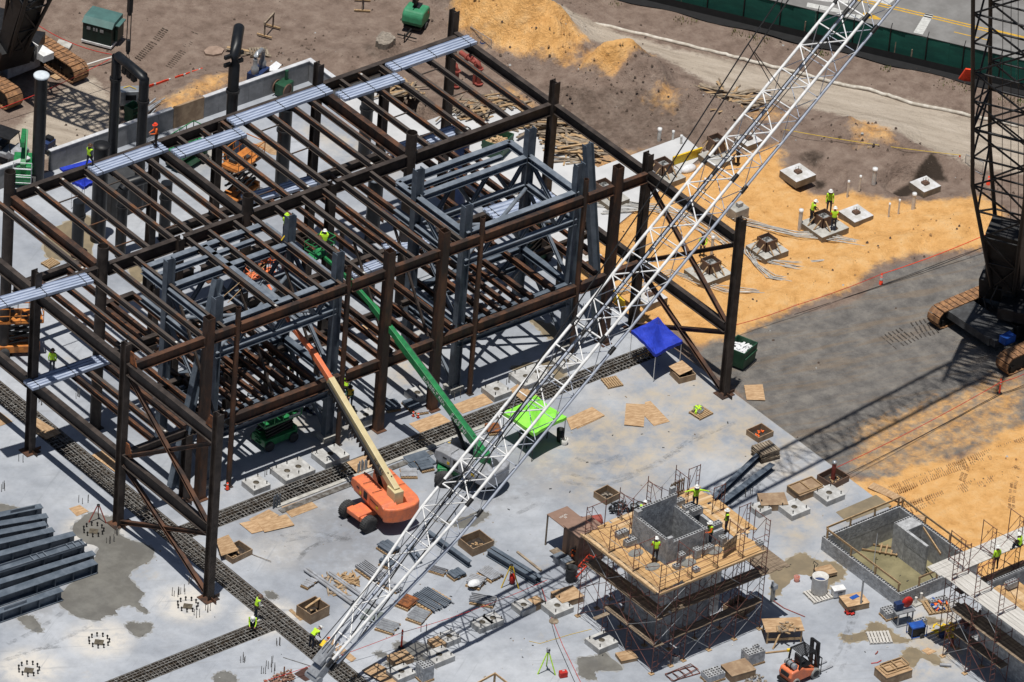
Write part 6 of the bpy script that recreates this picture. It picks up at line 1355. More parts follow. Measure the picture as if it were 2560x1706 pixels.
ply('plywood cover over the trench under the white boom left of the lime canopy',Q(2,2,(240,588),(320,535),(495,640),(365,682)),.07)
ply('upper plywood sheet of the pair right of the lime canopy',Q(2,2,(720,825),(935,730),(1040,800),(760,918)),.04)
ply('lower plywood sheet sticking out of the pair right of the lime canopy',Q(2,2,(760,850),(950,760),(1010,820),(810,912)),.0)
ply('greyish plywood sheet of the overlapping pair in the middle of the slab',Q(2,2,(1218,700),(1380,708),(1365,892),(1202,876)),.06)
ply('yellow plywood sheet with a broken corner under the greyish one',Q(2,2,(1375,690),(1420,680),(1582,848),(1450,885),(1370,800)),.02)
ply('plywood sheet on the gravel beyond the tall right column foot',Q(2,3,(0,547),(155,541),(177,672),(22,668)),-.08)
ply('long plywood board beside the trench under the white boom foot',Q(3,1,(705,1240),(768,1202),(970,1372),(930,1402)))
ply('big plywood board at the bottom edge right of the white boom foot',Q(3,1,(1015,1470),(1130,1405),(1372,1530),(1255,1605)),.15)
ply('small plywood scrap by the left crane track',Q(0,0,(400,632),(440,605),(512,655),(470,667)),-.1)
ply('plywood sheet on the wet patch below the right scaffold',Q(3,3,(1480,1305),(1530,1280),(1605,1312),(1540,1342)),.008)
ply('plywood strip at the corner of slab and tyre tracks',Q(2,3,(1030,1400),(1080,1358),(1350,1490),(1300,1522)),-.05)
ply('plywood sheet on the sand beside the pit rail',Q(3,3,(1405,178),(1480,172),(1535,190),(1480,232)),-.05)
ply('narrow plank left of the open box at the long pipes',Q(3,1,(405,970),(430,958),(525,1048),(500,1057)),m=WOOD)
ply('plywood scrap on the open slab under the rear joists',Q(0,0,(2120,1210),(2250,1160),(2335,1200),(2330,1300),(2260,1290)))
ply('plywood sheet on the shaded slab under the left portal',Q(2,1,(980,60),(1050,40),(1090,80),(1010,100)))
ply('dark plywood hatch in the lower left slab by the rope',Q(3,1,(450,1500),(555,1440),(650,1520),(545,1562)),m=mat('dark_hatch',(.07,.035,.028),scale=2,rough=.7))
# ------------------------------------------------------------------ open boxes, crates
def box_open(label,g,sx,sy,h,rz=0,m=TAN,fill=ROCK,lid=None,name='open_box'):
    t=thing(name,label,'wooden box',(g[0],g[1],0),rz,'wooden boxes over slab openings'); b=.05
    for x,y,l,a in((0,-sy/2,sx,0),(0,sy/2,sx,0),(-sx/2,0,sy-2*b,1),(sx/2,0,sy-2*b,1)):
        f=MB(); f.box((x,y,h/2),(l+b,b,h) if not a else (b,l+b,h)); f.build('side',m,t)
    f=MB(); f.box((0,0,.02),(sx-.06,sy-.06,.03)); f.build('floor',mat('dark_box_floor',(.06,.045,.035),(.02,.016,.014),scale=4,rough=.9) if 'dark_box_floor' not in MATS else MATS['dark_box_floor'],t)
    f=MB()
    for _ in range(9): f.box((random.uniform(-.3,.3)*sx,random.uniform(-.3,.3)*sy,.06+random.uniform(0,.08)),(random.uniform(.1,.28),random.uniform(.06,.12),.06),random.uniform(0,3))
    f.build('scraps',fill,t)
    if lid=='board': f=MB(); f.box((.1,.15,h+.04),(sx*.95,.14,.04),.15); f.build('board',WOOD,t)
    if lid=='ply': f=MB(); M=Matrix.Rotation(.12,3,'X'); f.box((-.05,.25,h+.14),(sx*.95,sy*.95,.03),.2,M); f.build('lid',PLY,t)
    return t
box_open('tall open wooden box left of the long grey pipes, plank across it',A(3,1,605,1010),1.5,1.25,.75,.1,TAN,WOOD,'board')
box_open('open wooden box with loose lid near the blue canopy',A(2,2,1690,480),1.2,1.1,.45,-.15,TAN,ROCK,'ply')
box_open('open wooden box behind the block tower scaffold on the sandy slab',A(2,2,1055,1485),1.15,1.1,.45,.1,TAN,ROCK)
box_open('open wooden box with orange caps inside near the gravel edge',A(2,3,130,965),1.25,1.1,.4,.05,TAN,HIORG)
box_open('open wooden box on a wet patch beneath the white boom',A(3,1,1965,440),1.6,1.4,.6,.0,TAN,WOOD)
t=box_open('open box holding a red and grey post at the slab corner',A(2,3,740,1345),1.5,1.3,.45,.1,BROWNP,WOOD)
f=MB(); f.tube((.1,.1,0),(.1,.1,1.35),.14,10); f.build('post',REDV,t); f=MB(); f.lathe([(.17,1.3),(.17,1.42),(.02,1.44)],(.1,.1,0),10); f.build('post_cap',GALV,t)
box_open('open wooden box under the right side of the tower scaffold',A(3,2,2160,960),1.5,1.3,.4,.2,TAN,WOOD)
box_open('open wooden box by the front corner column, sheet over its left half',A(3,0,1965,505),1.6,1.2,.4,.1,TAN,WOOD)
def crate(label,g,sx,sy,h,rz=0,m=PLY,top=None,z=0):
    t=thing('crate',label,'wooden crate',(g[0],g[1],z),rz,'closed wooden crates and covers on the slab'); f=MB(); f.box((0,0,h/2),(sx,sy,h)); f.build('body',TAN,t,None,.01); f=MB(); f.box((0,0,h+.012),(sx*1.02,sy*1.02,.022)); f.build('lid',m,t)
    if top=='frames':
        for k in range(2):
            f=MB(); M=Matrix.Rotation(.06*k,3,'X')
            for y in(-.4,.4): f.box((.2*k,y+.2*k,h+.06+.06*k),(1.6,.07,.06))
            for x in(-.8,0,.8): f.box((x+.2*k,.2*k,h+.06+.06*k),(.07,.75,.055))
            f.build('frame',WOOD,t)
    if top=='panes':
        f=MB()
        for y in(-.55,.55): f.box((0,y,h+.07),(1.9,.07,.1))
        for x in(-.95,0,.95): f.box((x,0,h+.07),(.07,1.05,.09))
        f.build('frame',WOOD,t)
    if top=='tarp': f=MB(); f.box((.1,.2,h+.04),(.6,.3,.02),.3); f.build('blue_rag',BLUEP,t)
    return t
crate('big plywood covered crate left of the block tower, half in boom shadow',A(3,2,725,880),1.6,1.3,.42,-.1)
crate('small plywood crate touching a footing left of the tower',A(3,2,462,930),.95,.9,.3,.05)
crate('plywood crate on the wet patch near the bottom, crossed by boom shadow',A(3,1,1335,1395),1.3,1.0,.35,-.05)
crate('plywood crate beside the footing in the boom shadow, third up',A(3,1,1650,1258),1.0,.9,.3,-.05)
crate('crate with two pane frame on top right of the lined up beams',A(2,3,505,1440),1.9,1.3,.45,-.02,TAN,'panes')
crate('tilted brown crate behind the small footing, right of the tower',A(3,3,235,90),1.7,1.3,.45,-.5,TAN)
crate('plywood crate with a blue rag beside a thin upright post',A(3,3,915,925),1.5,1.2,.42,-.25,PLY,'tarp')
crate('brown crate with small wooden frames on top at the bottom edge',A(3,3,1240,1520),1.9,1.3,.6,-.1,PLY,'frames')
crate('plywood crate below the puddle at the tower foot',A(3,2,1220,1370),1.1,.9,.22,-.25)
crate('brown plastic wrapped crate beside the block pallets at the bottom',A(3,2,2150,1500),1.7,1.3,.5,-.15,TAN)
crate('plywood crate raised on a trolley beside the white drum',A(3,3,675,670),1.2,.9,.2,-.2,z=.12)
# ------------------------------------------------------------------ pallets and stacks
def pallet_mesh(f,sx=1.2,sy=1.0,h=.14,n=7):
    for k in range(n): f.box((-sx/2+sx*(k+.5)/n,0,h-.012),(sx/n*.72,sy,.024))
    for y in(-sy/2+.05,0,sy/2-.05): f.box((0,y,h/2-.015),(sx,.09,h-.06))
    for k in(0,n//2,n-1): f.box((-sx/2+sx*(k+.5)/n,0,.012),(sx/n*.7,sy,.02))
def pallet(label,g,rz=0,m=WOOD,sx=1.2,sy=1.05,load=None,z=0,n=1):
    t=thing('pallet',label,'pallet',(g[0],g[1],z),rz,'wooden pallets on the site'); 
    for k in range(n): f=MB(); pallet_mesh(f,sx,sy); 
    for k in range(n):
        f=MB(); pallet_mesh(f,sx,sy); o=f.build('deck',m,t); o.location=(random.uniform(-.04,.04),random.uniform(-.04,.04),k*.145); o.rotation_euler=(0,0,random.uniform(-.05,.05))
    return t
pallet('pale pallet lying on the dirt berm near the yellow tape',A(0,3,1100,1235),-.7,WOOD,1.25,1.25,z=.25)
pallet('pallet with a small heap on it in the middle of the sandy slab',A(2,2,1840,785),.1,WOOD); 
pallet('stack of dark pallets above the lined up grey beams',A(2,3,175,1140),-.1,WOODG,1.4,1.2,n=5)
pallet('pallet of planks by the trench right of the white boom',A(2,2,1100,530),-.25,WOOD,1.1,1.1)
pallet('white pallet with one grey block at the bottom right',A(3,3,1130,1205),-.45,ALUP,1.45,1.2)
pallet('pallet left on the shaded slab by the red ropes under the joists',A(1,0,420,870),.1,WOOD,1.0,.8)
def heap(name,label,g,mats,n,r,cat,z=.15,hh=.25,l=(.15,.4)):
    f=MB()
    for _ in range(n):
        a=random.uniform(0,6.28); q=r*math.sqrt(random.random()); f.use(random.choice(mats)); f.box((q*cs(a),q*sn(a),z+hh*random.random()*(1-q/r*.6)),(random.uniform(*l),random.uniform(.06,.14),random.uniform(.04,.12)),random.uniform(0,3.14),Matrix.Rotation(random.uniform(-.3,.3),3,'X'))
    o=f.build(name,mats[0]); o.location=g; return tag(o,label,cat)
heap('rag_heap','small heap of rags and rope on the pallet in the sandy slab',A(2,2,1825,770),[WOODG,GALV,HIVIS,ROCK],40,.35,'rags')
def bars(f,n,L_,w,kind,m,dz=.1,base=.16,lay=1):
    for j in range(lay):
        for k in range(n):
            y=-w/2+w*(k+.5)/n+random.uniform(-.02,.02); l=L_*random.uniform(.9,1.0); x=random.uniform(-.05,.05); z=base+j*dz; r_=random.uniform(-.03,.03)
            if kind=='ang': f.bar((x-l/2,y,z),(x+l/2,y+r_,z),w/n*.75,dz*.6); f.bar((x-l/2,y-w/n*.35,z+dz*.3),(x+l/2,y-w/n*.35+r_,z+dz*.3),.03,dz*.9)
            elif kind=='pipe': f.tube((x-l/2,y,z+w/n*.4),(x+l/2,y,z+w/n*.4),w/n*.42,10,hollow=.02)
            elif kind=='plate': f.box((x,y,z),(l,w/n*.9,dz*.5),r_)
            elif kind=='I': f.ibeam((x-l/2,y,z+dz/2),(x+l/2,y,z+dz/2),dz,w/n*.7,.03,.025)
def stack(label,g,rz,L_,w,n,kind='ang',m=GREY,lay=1,dz=.1,pal=True,name='steel_bundle'):
    t=thing(name,label,'steel bundle',(g[0],g[1],0),rz,'bundles of grey steel laid on the slab')
    if pal:
        f=MB(); pallet_mesh(f,min(L_*.95,1.6),w*1.15,.14,6); f.build('pallet',WOOD,t)
    for j in range(lay):
        for k in range(n):
            f=MB(); y=-w/2+w*(k+.5)/n; l=L_*random.uniform(.9,1.0); z=.18+j*dz if pal else .06+j*dz; x=random.uniform(-.06,.06); r_=random.uniform(-.04,.04)
            if kind=='ang': f.bar((x-l/2,y,z),(x+l/2,y+r_,z),w/n*.8,.03); f.bar((x-l/2,y-w/n*.36,z+dz*.4),(x+l/2,y-w/n*.36+r_,z+dz*.4),.025,dz*.8); nm='angle'
            elif kind=='pipe': f.tube((x-l/2,y,z+w/n*.4),(x+l/2,y,z+w/n*.4),w/n*.44,12,hollow=.02); nm='pipe'
            elif kind=='plate': f.box((x,y,z),(l,w/n*.93,dz*.5),r_); nm='plate'
            elif kind=='I': f.ibeam((x-l/2,y,z+dz/2),(x+l/2,y+r_,z+dz/2),dz,w/n*.75,.03,.025); nm='beam'
            f.build(nm,m,t)
    return t
def dirp(p,q): a,b=A(*p),A(*q); return lerp(a,b,.5),az(a,b),(b-a).length
for p,q,w,n,kind,lay,dz,pal,lab,m in (
 ((3,1,535,630),(3,1,950,930),.45,2,'pipe',1,.2,False,'pair of long grey pipes on the slab left of the boom foot',GREYM),
 ((3,1,725,655),(3,1,1160,960),.36,2,'pipe',1,.2,False,'second pair of long grey pipes running under the white boom',GREYM),
 ((3,1,1000,600),(3,1,1170,720),1.0,7,'ang',2,.1,True,'bundle of grey angles on a pallet left of the white boom',GREYM),
 ((3,1,1180,570),(3,1,1290,620),.75,4,'I',1,.22,True,'short grey beams on a pallet close left of the white boom',GREY),
 ((3,1,1160,730),(3,1,1330,820),.55,4,'plate',2,.12,True,'grey plates on a pallet half behind the left boom chord',GREYM),
 ((3,1,1180,430),(3,1,1290,505),.9,3,'plate',2,.14,True,'pallet of small grey beam ends nearest the orange lift',GREY),
 ((3,1,1550,345),(3,1,1925,620),.4,1,'I',1,.4,False,'long grey beam lying under the white boom toward the wet box',GREY),
 ((3,1,1400,450),(3,1,1500,590),.5,2,'I',1,.3,False,'two short grey beams seen between the boom chords',GREY),
 ((3,1,1560,620),(3,1,1720,670),.6,5,'ang',1,.1,True,'grey angles on a pallet behind the right boom chord',GREYM),
 ((3,1,1770,660),(3,1,1840,710),.9,4,'plate',2,.1,True,'pallet with a heap of grey bolts plates right of the boom',GREY),
 ((3,1,1905,730),(3,1,2030,770),1.0,6,'pipe',2,.1,True,'pallet of short pipes under clear plastic film right of the boom',GREYM),
 ((3,1,2020,640),(3,1,2150,720),1.0,8,'pipe',1,.1,True,'pallet of thin grey tubes nearest the yellow tripod',GREYM),
 ((3,1,1920,880),(3,1,2130,920),.9,5,'ang',2,.1,True,'spread grey angles on boards in the boom shadow edge',GREYM),
 ((3,1,1480,830),(3,1,1700,960),1.7,12,'ang',1,.09,True,'wide pack of corrugated grey strips under the right boom chord',GREYL),
 ((3,1,1600,800),(3,1,1790,925),.14,1,'ang',1,.1,False,'single long grey angle right of the corrugated pack',GREYM),
 ((3,1,1420,1000),(3,1,1560,1050),1.3,6,'plate',1,.09,True,'pack of silver punched plates right of the boom foot',GALV),
 ((3,1,1020,1000),(3,1,1180,1040),1.2,2,'plate',1,.06,False,'greenish grey sheets under the boom near its foot',mat('dull_green_sheet',(.19,.215,.205),(.14,.16,.155),scale=2,rough=.5)),
 ((3,1,1150,1090),(3,1,1310,1140),1.1,5,'plate',1,.08,True,'silver punched plates with plastic beneath the boom',GALV),
 ((3,1,1330,890),(3,1,1450,940),1.2,5,'plate',2,.08,True,'pallet of rusty orange plates seen through the boom',RUST),
 ((3,1,545,740),(3,1,610,770),1.0,5,'plate',1,.1,True,'small grey plates piled on scraps left of the long pipes',GREYM),
 ((2,1,1200,740),(2,1,1320,720),1.0,5,'plate',2,.09,True,'pallet of dark plates just behind the square rusty column',GREY),
 ((2,1,1380,740),(2,1,1480,710),1.0,4,'plate',2,.09,True,'pallet of dark plates between the square columns near two cones',GREY),
 ((2,1,1450,780),(2,1,1560,760),.6,4,'plate',1,.09,True,'low pallet of mixed plates before the dark ones by the trench',GREYM),
 ((2,1,1400,1210),(2,1,1590,1150),1.6,2,'plate',2,.05,False,'dark sheets on the slab left of the grey boom lift',GREY),
 ((2,1,1480,1240),(2,1,1590,1215),1.1,4,'plate',2,.09,True,'pallet of dark plates close to the grey lift wheel',GREY),
 ((2,1,1330,1290),(2,1,1480,1290),.9,2,'plate',1,.08,True,'pallet with cardboard behind the cream boom foot',GREYM),
 ((2,1,2050,930),(2,1,2170,920),1.0,5,'plate',2,.08,True,'pallet of rusty plates between lime canopy and green boom',RUST),
 ((2,1,1950,1000),(2,1,2060,960),.8,4,'plate',1,.1,False,'loose grey plates behind the green boom base',GREYM),
 ((3,2,60,490),(3,2,500,760),.75,2,'I',1,.42,False,'pair of long grey beams lying by the yellow tripod',GREY),
 ((2,2,1890,1580),(2,2,2340,1150),.45,1,'I',1,.4,False,'upper long grey beam right behind the block tower',GREY),
 ((3,2,1890,210),(2,3,260,1230),.55,1,'I',1,.42,False,'lower long grey beam right behind the block tower',GREY),
 ((3,2,1960,170),(3,2,2080,90),.4,2,'plate',1,.1,False,'short grey plates between the two long beams by the tower',GREYM)):
    c,a,L_=dirp(p,q); stack(lab,c,a,L_,w,n,kind,m,lay,dz,pal)
f=MB(); f.lathe([(.6,0),(.5,.3),(.2,.42),(.02,.45)],(0,0,0),9); o=f.build('plastic_film',TARP); o.location=A(3,1,1950,745,.36); o.scale=(.75,.5,.5); tag(o,'crumpled clear plastic film over the short pipes','plastic film')
heap('wood_offcuts','loose wooden offcuts between the two pairs of long pipes',A(3,1,800,760),[WOOD,WOODG],34,1.1,'offcuts',.02,.12,(.3,1.0))
heap('wood_offcuts','timber offcuts at the head of the second long pipe pair',A(3,1,890,720),[WOOD],22,.7,'offcuts',.02,.15,(.4,1.2))
heap('bucket_heap','paint pails gathered on a pallet in the frame shade',A(2,1,620,775),[NAVY,PVC,BLACK],26,.6,'pails',.05,.35)
heap('yellow_hose','yellow hose coil beside the green lift base',A(2,1,1815,1030),[YELLOW],40,.5,'hose',.02,.06,(.2,.5))
# grey beam pile at the left
ends=((350,95),(395,175),(385,240),(447,292),(620,325),(705,405),(785,485),(792,560),(512,790))
lefts=((-60,180),(-80,255),(-80,330),(-80,410),(-60,510),(-40,640),(-60,745),(-60,850),(-40,985))
LB=('with a notched plate along its top','second from the top','third from the top','fourth from the top','fifth from the top','whose top carries square pockets','seventh from the top','with the deepest boxed end','lowest and nearest, with stiffener plates')
for k,((x,y),(x2,y2)) in enumerate(zip(ends,lefts)):
    b=A(3,0,x,y,.75); a=A(3,0,x2,y2,.75); d=(b-a).normalized(); t=thing('steel_beam','big grey beam of the left pile, '+LB[k],'steel beam',((a+b)/2).xy.to_3d(),az(a,b),'big grey beams piled at the left')
    L_=(b-a).length; f=MB(); h=.72; w=.5 if k not in(5,7) else .62
    f.ibeam((-L_/2,0,h/2+.03),(L_/2,0,h/2+.03),h,w,.04,.03); f.build('beam',GREY,t)
    for s in range(4): f=MB(); f.box((L_/2-.4-s*1.3,0,h/2+.03),(.03,w-.06,h-.1)); f.build('stiffener',GREY,t)
    if k in(5,):
        for s in range(6): f=MB(); f.box((L_/2-.25-s*.45-(1.2 if s>2 else 0),0,h+.10),(.05,w,.12)); f.build('pocket_plate',GREYL,t)
        for y in(-.28,.28): f=MB(); f.box((0,y,h+.10),(L_,.03,.14)); f.build('edge_plate',GREYL,t)
    if k in(7,): f=MB(); f.box((L_/2+.015,0,h/2+.03),(.03,w,h)); f.build('end_plate',GREY,t)
    if k in(0,8): f=MB(); f.box((.3 if k==0 else -1.0,-.1,h+.12),(1.6,.04,.26)); f.build('cleat',GREYL,t)
# ------------------------------------------------------------------ lumber heaps on the rear slab / berm
def lumber(label,g,n,rx,ry,rz,hh=.5,m=WOOD,l=(.8,2.6)):
    f=MB(); f.use(m)
    for k in range(n):
        q=random.random(); f.use(random.choice((WOOD,WOODG,WOODG))); f.box((random.gauss(0,rx*.4),random.gauss(0,ry*.4),.03+hh*random.random()**1.6),(random.uniform(*l),random.uniform(.08,.22),random.uniform(.03,.07)),random.gauss(0,.35) if random.random()<.75 else random.uniform(0,3.14),Matrix.Rotation(random.gauss(0,.06),3,'Y'))
    o=f.build('lumber_pile',WOOD); o.location=g; o.rotation_euler=(0,0,rz); return tag(o,label,'lumber pile',None)
lumber('scattered lumber on the bright rear slab behind the joists',A(0,1,1340,770),46,1.5,1.0,-.4)
lumber('lumber heap at the rear slab corner below the red valves',A(0,1,1960,935),60,1.8,1.0,-.2)
lumber('lumber scraps left of the green dumpster on the rear slab',A(0,1,2200,1080),30,1.6,.5,-.5,.2,l=(.3,1.2))
lumber('long boards leaning in a stack at the far right of the rear slab',A(0,1,2215,860),24,1.2,.7,-.9,.4,l=(1.5,3))
lumber('stacked planks around the tall rear right column',A(0,2,590,1090),90,1.6,1.1,-.6,.9,WOODG,(1.2,2.6))
lumber('fan of grey planks beyond the tall rear right column',A(0,2,800,1260),70,1.3,1.2,-.75,.6,WOODG,(2.0,3.2))
lumber('big tangled lumber heap behind the white boom on the berm',A(0,2,2170,930),120,1.7,1.7,-.3,.9,WOOD,(.8,2.8))
lumber('long poles lying from the lumber heap toward the pale road',A(0,2,2050,790),14,1.6,.4,-.62,.3,WOODG,(2.5,5))
f=MB(); f.box((0,0,0),(2.2,1.3,.06)); o=f.build('form_panel',WOODG); o.location=A(0,2,2080,880,.3); o.rotation_euler=(.25,.1,.3); tag(o,'grey form panel leaning on the tangled lumber heap','form panel')
t=pallet('grey pallets with a board stack on the dirt near the bent pipe',A(0,0,2160,445),-.5,WOODG,1.3,1.0,n=2,z=-.1)
lumber('thin timber lengths left of the grey pallets near the bent pipe',A(0,0,2080,440),8,1.0,.3,-.85,.1,WOOD,(1.5,2.6))
# ------------------------------------------------------------------ block tower
def brickwall(f,x0,x1,y0,y1,z0,z1,skip=0):
    """one wall of 0.4x0.2 blocks (axis from the longer side)"""
    ax=(x1-x0)>(y1-y0); L_=(x1-x0) if ax else (y1-y0); n=max(1,int(round(L_/.4))); bl=L_/n; nz=int(round((z1-z0)/.2)); g=.011
    for j in range(nz):
        o=(j%2)*.5; z=z0+j*.2
        k=-o
        while k<n:
            a=max(0,k)*bl; b=min(n,k+1)*bl
            if b-a>.02:
                if ax: f.b0(x0+a+g,x0+b-g,y0,y1,z+g,z+.2-g)
                else: f.b0(x0,x1,y0+a+g,y0+b-g,z+g,z+.2-g)
            k+=1
    if ax: f.b0(x0+.01,x1-.01,y0+.012,y1-.012,z0,z1-.01)
    else: f.b0(x0+.012,x1-.012,y0+.01,y1-.01,z0,z1-.01)
def cores(f,x0,x1,y0,y1,z):
    ax=(x1-x0)>(y1-y0); L_=(x1-x0) if ax else (y1-y0); n=int(round(L_/.2))
    for k in range(n):
        c=L_*(k+.5)/n
        if ax: f.box((x0+c,(y0+y1)/2,z),(.135,.115,.004))
        else: f.box(((x0+x1)/2,y0+c,z),(.115,.135,.004))
TX0,TX1,TY0,TY1,TZ=-13.1,-9.8,-30.85,-27.5,7.6
t=thing('block_tower','unfinished grey concrete block tower open at the top, wrapped in scaffolding','block tower',((TX0+TX1)/2,(TY0+TY1)/2,0))
W=.2
for x0,x1,y0,y1,zt in((TX0,TX1,TY0,TY0+W,TZ-.2),(TX0,TX0+W,TY0+W,TY1,TZ),(TX0+W,TX1,TY1-W,TY1,TZ+.4),(TX1-W,TX1,TY0+W,TY1-W,TZ-.4)):
    f=MB(); brickwall(f,x0,x1,y0,y1,0,zt); o=f.build('wall',CMU,t,True); f=MB(); cores(f,x0,x1,y0,y1,zt-.003); f.build('block_cores',CMUD,o,True)
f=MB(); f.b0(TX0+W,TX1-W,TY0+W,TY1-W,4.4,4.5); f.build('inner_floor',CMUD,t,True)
f=MB(); brickwall(f,TX0,TX0+.4,TY1-.4,TY1-.01,TZ,TZ+.4); brickwall(f,TX0,TX0+.4,TY0,TY0+.2,TZ-.2,TZ+.2); brickwall(f,TX1-.4,TX1,TY1+.002,TY1+.202,TZ,TZ+.8); f.build('corner_lead',CMU,t,True)
f=MB(); brickwall(f,TX1+.02,-7.9,TY1-W,TY1,0,6.2); brickwall(f,-8.1,-7.9,TY0+.6,TY1-W-.01,0,6.0); brickwall(f,TX1+.02,-8.12,TY0+.6,TY0+.8,0,6.3); f.build('side_wall',CMU,t,True)
# scaffolding
def ladder_frame(f,p,q,z0,z1,hh=2.0):
    p,q=Vector(p),Vector(q); z=z0
    for e in(p,q): f.tube((e.x,e.y,z0),(e.x,e.y,z1),.028,6)
    d=(q-p); i1=p+d*.28; 
    while z<z1-.3:
        zt=min(z+hh,z1); f.tube((p.x,p.y,zt-.05),(q.x,q.y,zt-.05),.024,5); f.tube((i1.x,i1.y,z+.1),(i1.x,i1.y,zt-.05),.02,5)
        for k in range(1,5): zz=z+(zt-z)*k/5; f.tube((p.x,p.y,zz),(i1.x,i1.y,zz),.018,5)
        f.tube((q.x,q.y,z+.2),(q.x-d.x*.72,q.y-d.y*.72,zt-.05),.018,5); z=zt
def scaffold(name,label,frames,z1s,braces,planks,origin):
    t=thing(name,label,'scaffold',origin)
    for i,(p,q) in enumerate(frames):
        f=MB(); ladder_frame(f,p,q,.05,z1s[i]); f.build('frame',SCAF,t,True)
        f=MB()
        for e in(p,q): f.box((e[0],e[1],.03),(.3,.3,.05))
        f.build('sole_board',WOOD,t,True)
    for a,b in braces: f=MB(); f.tube(a,b,.018,5); f.build('brace',GALV if random.random()<.3 else SCAF,t,True)
    for x0,x1,y0,y1,z,m,ax in planks:
        w=.28; 
        n=max(1,int(((y1-y0) if ax=='x' else (x1-x0))/w)); f=MB()
        for k in range(n):
            e=random.uniform(-.15,.15); zz=z+random.uniform(-.012,.012)
            if m is PLANK: f.use(random.choice((PLANK,PLANK,PLANK2,PLANK3)))
            if ax=='x': a=y0+(y1-y0)*k/n; f.b0(x0+e,x1+e,a+.006,a+(y1-y0)/n-.006,zz,zz+.045)
            else: a=x0+(x1-x0)*k/n; f.b0(a+.006,a+(x1-x0)/n-.006,y0+e,y1+e,zz,zz+.045)
        f.build('platform',m,t,True)
    return t
ZPF=6.0
fr=[];zz=[];br=[]
ys=(-25.9,-28.2,-30.5,-33.0)
for y in ys: fr.append(((-15.4,y),(-13.9,y))); zz.append(8.1)
xs_=(-12.9,-10.9,-8.9,-6.9)
for x in xs_: fr.append(((x,-33.0),(x,-31.6))); zz.append(8.1)
for x in(-12.6,-10.4,-8.2): fr.append(((x,-25.6),(x,-26.9))); zz.append(8.3)
for y in(-26.0,-28.4,-30.8): fr.append(((-6.6,y),(-7.5,y))); zz.append(8.0)
def xb(a,b,zlist):
    for z in zlist: br.append(((a[0],a[1],z),(b[0],b[1],z+1.7))); br.append(((a[0],a[1],z+1.7),(b[0],b[1],z)))
for a,b in zip(ys,ys[1:]): xb((-15.4,a),(-15.4,b),(.2,2.2,4.2,6.3)) ; br.append(((-15.4,a,7.1),(-15.4,b,7.1)))
for a,b in zip((-15.4,)+xs_,xs_): xb((a,-33.0),(b,-33.0),(.2,2.2,4.2)); br.append(((a,-33,7.1),(b,-33,7.1))); br.append(((a,-33,6.6),(b,-33,6.6)))
for a,b in zip((-12.6,-10.4),(-10.4,-8.2)): xb((a,-25.6),(b,-25.6),(6.2,))
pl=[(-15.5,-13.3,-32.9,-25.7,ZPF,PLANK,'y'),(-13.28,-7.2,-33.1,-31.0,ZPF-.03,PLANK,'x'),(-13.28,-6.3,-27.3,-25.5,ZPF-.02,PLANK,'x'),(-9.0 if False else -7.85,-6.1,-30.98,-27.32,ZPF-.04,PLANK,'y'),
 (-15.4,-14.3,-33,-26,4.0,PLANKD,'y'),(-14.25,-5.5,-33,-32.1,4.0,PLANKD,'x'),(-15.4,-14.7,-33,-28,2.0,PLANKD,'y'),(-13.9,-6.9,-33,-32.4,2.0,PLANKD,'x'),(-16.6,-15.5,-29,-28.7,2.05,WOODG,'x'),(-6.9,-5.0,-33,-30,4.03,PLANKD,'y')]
pl[3]=(-7.85,-6.1,-30.98,-27.32,ZPF-.04,PLANK,'y')
SC1=scaffold('scaffold','rusty red scaffolding with broad plank platforms around the block tower','' or fr,zz,br,pl,(-11,-29.5,0))
# edge boards
f=MB(); f.b0(-15.62,-15.55,-32.9,-25.7,ZPF-.05,ZPF+.12); f.b0(-15.5,-7.2,-33.2,-33.12,ZPF-.05,ZPF+.1); f.build('edge_board',WOOD,SC1,True)
# loose blocks, mortar, pallets on the platform
def blocks(label,g,nx,ny,nz,rz=0,name='block_stack',pal=False,m=CMU):
    t=thing(name,label,'concrete blocks',g,rz,'stacks of grey concrete blocks'); z=0
    if pal: f=MB(); pallet_mesh(f,nx*.4+.1,ny*.4+.1); f.build('pallet',WOOD,t); z=.14
    f=MB()
    for k in range(nz):
        for i in range(nx):
            for j in range(ny*2 if True else ny):
                if k==nz-1 and nz>2 and (i+j)%5==4: continue
                f.box(((i-(nx-1)/2)*.405+random.uniform(-.01,.01),(j-(ny*2-1)/2)*.205,z+.1+k*.202),(.395,.195,.195))
    f.build('blocks',m,t); f=MB()
    for i in range(nx):
        for j in range(ny*2):
            if nz>2 and (i+j)%5==4: continue
            for s in(-.09,.09): f.box(((i-(nx-1)/2)*.405+s,(j-(ny*2-1)/2)*.205,z+.1+(nz-1)*.202+.1),(.12,.115,.006))
    f.build('block_cores',CMUD,t); return t
zb=ZPF+.06
for x,y,nz,lab in((1180,350,2,'loose grey blocks by the left wall of the tower, rear group'),(1250,420,2,'loose grey blocks by the left wall of the tower, front group'),(1675,560,3,'tall stack of grey blocks before the tower front wall'),(1640,610,1,'single grey block before the tower front wall'),(1805,520,3,'stack of grey blocks right along the tower front platform'),(1890,480,2,'double grey blocks further right along the front platform'),(1800,635,1,'lone grey block near the front platform edge'),(2020,420,3,'stack of grey blocks beside the upright dark pallet'),(1740,130,2,'grey blocks on the rear platform behind the tower'),(1800,160,2,'grey blocks on the rear platform nearer the man with spread arms'),(1650,90,2,'grey blocks at the rear left corner of the tower top'),(1960,285,2,'grey blocks on the right platform behind the tower'),(2330,415,1,'lone grey block on the far right platform end')):
    blocks(lab,A(3,2,x,y,zb),1 if nz!=2 else 2,1,nz,0)
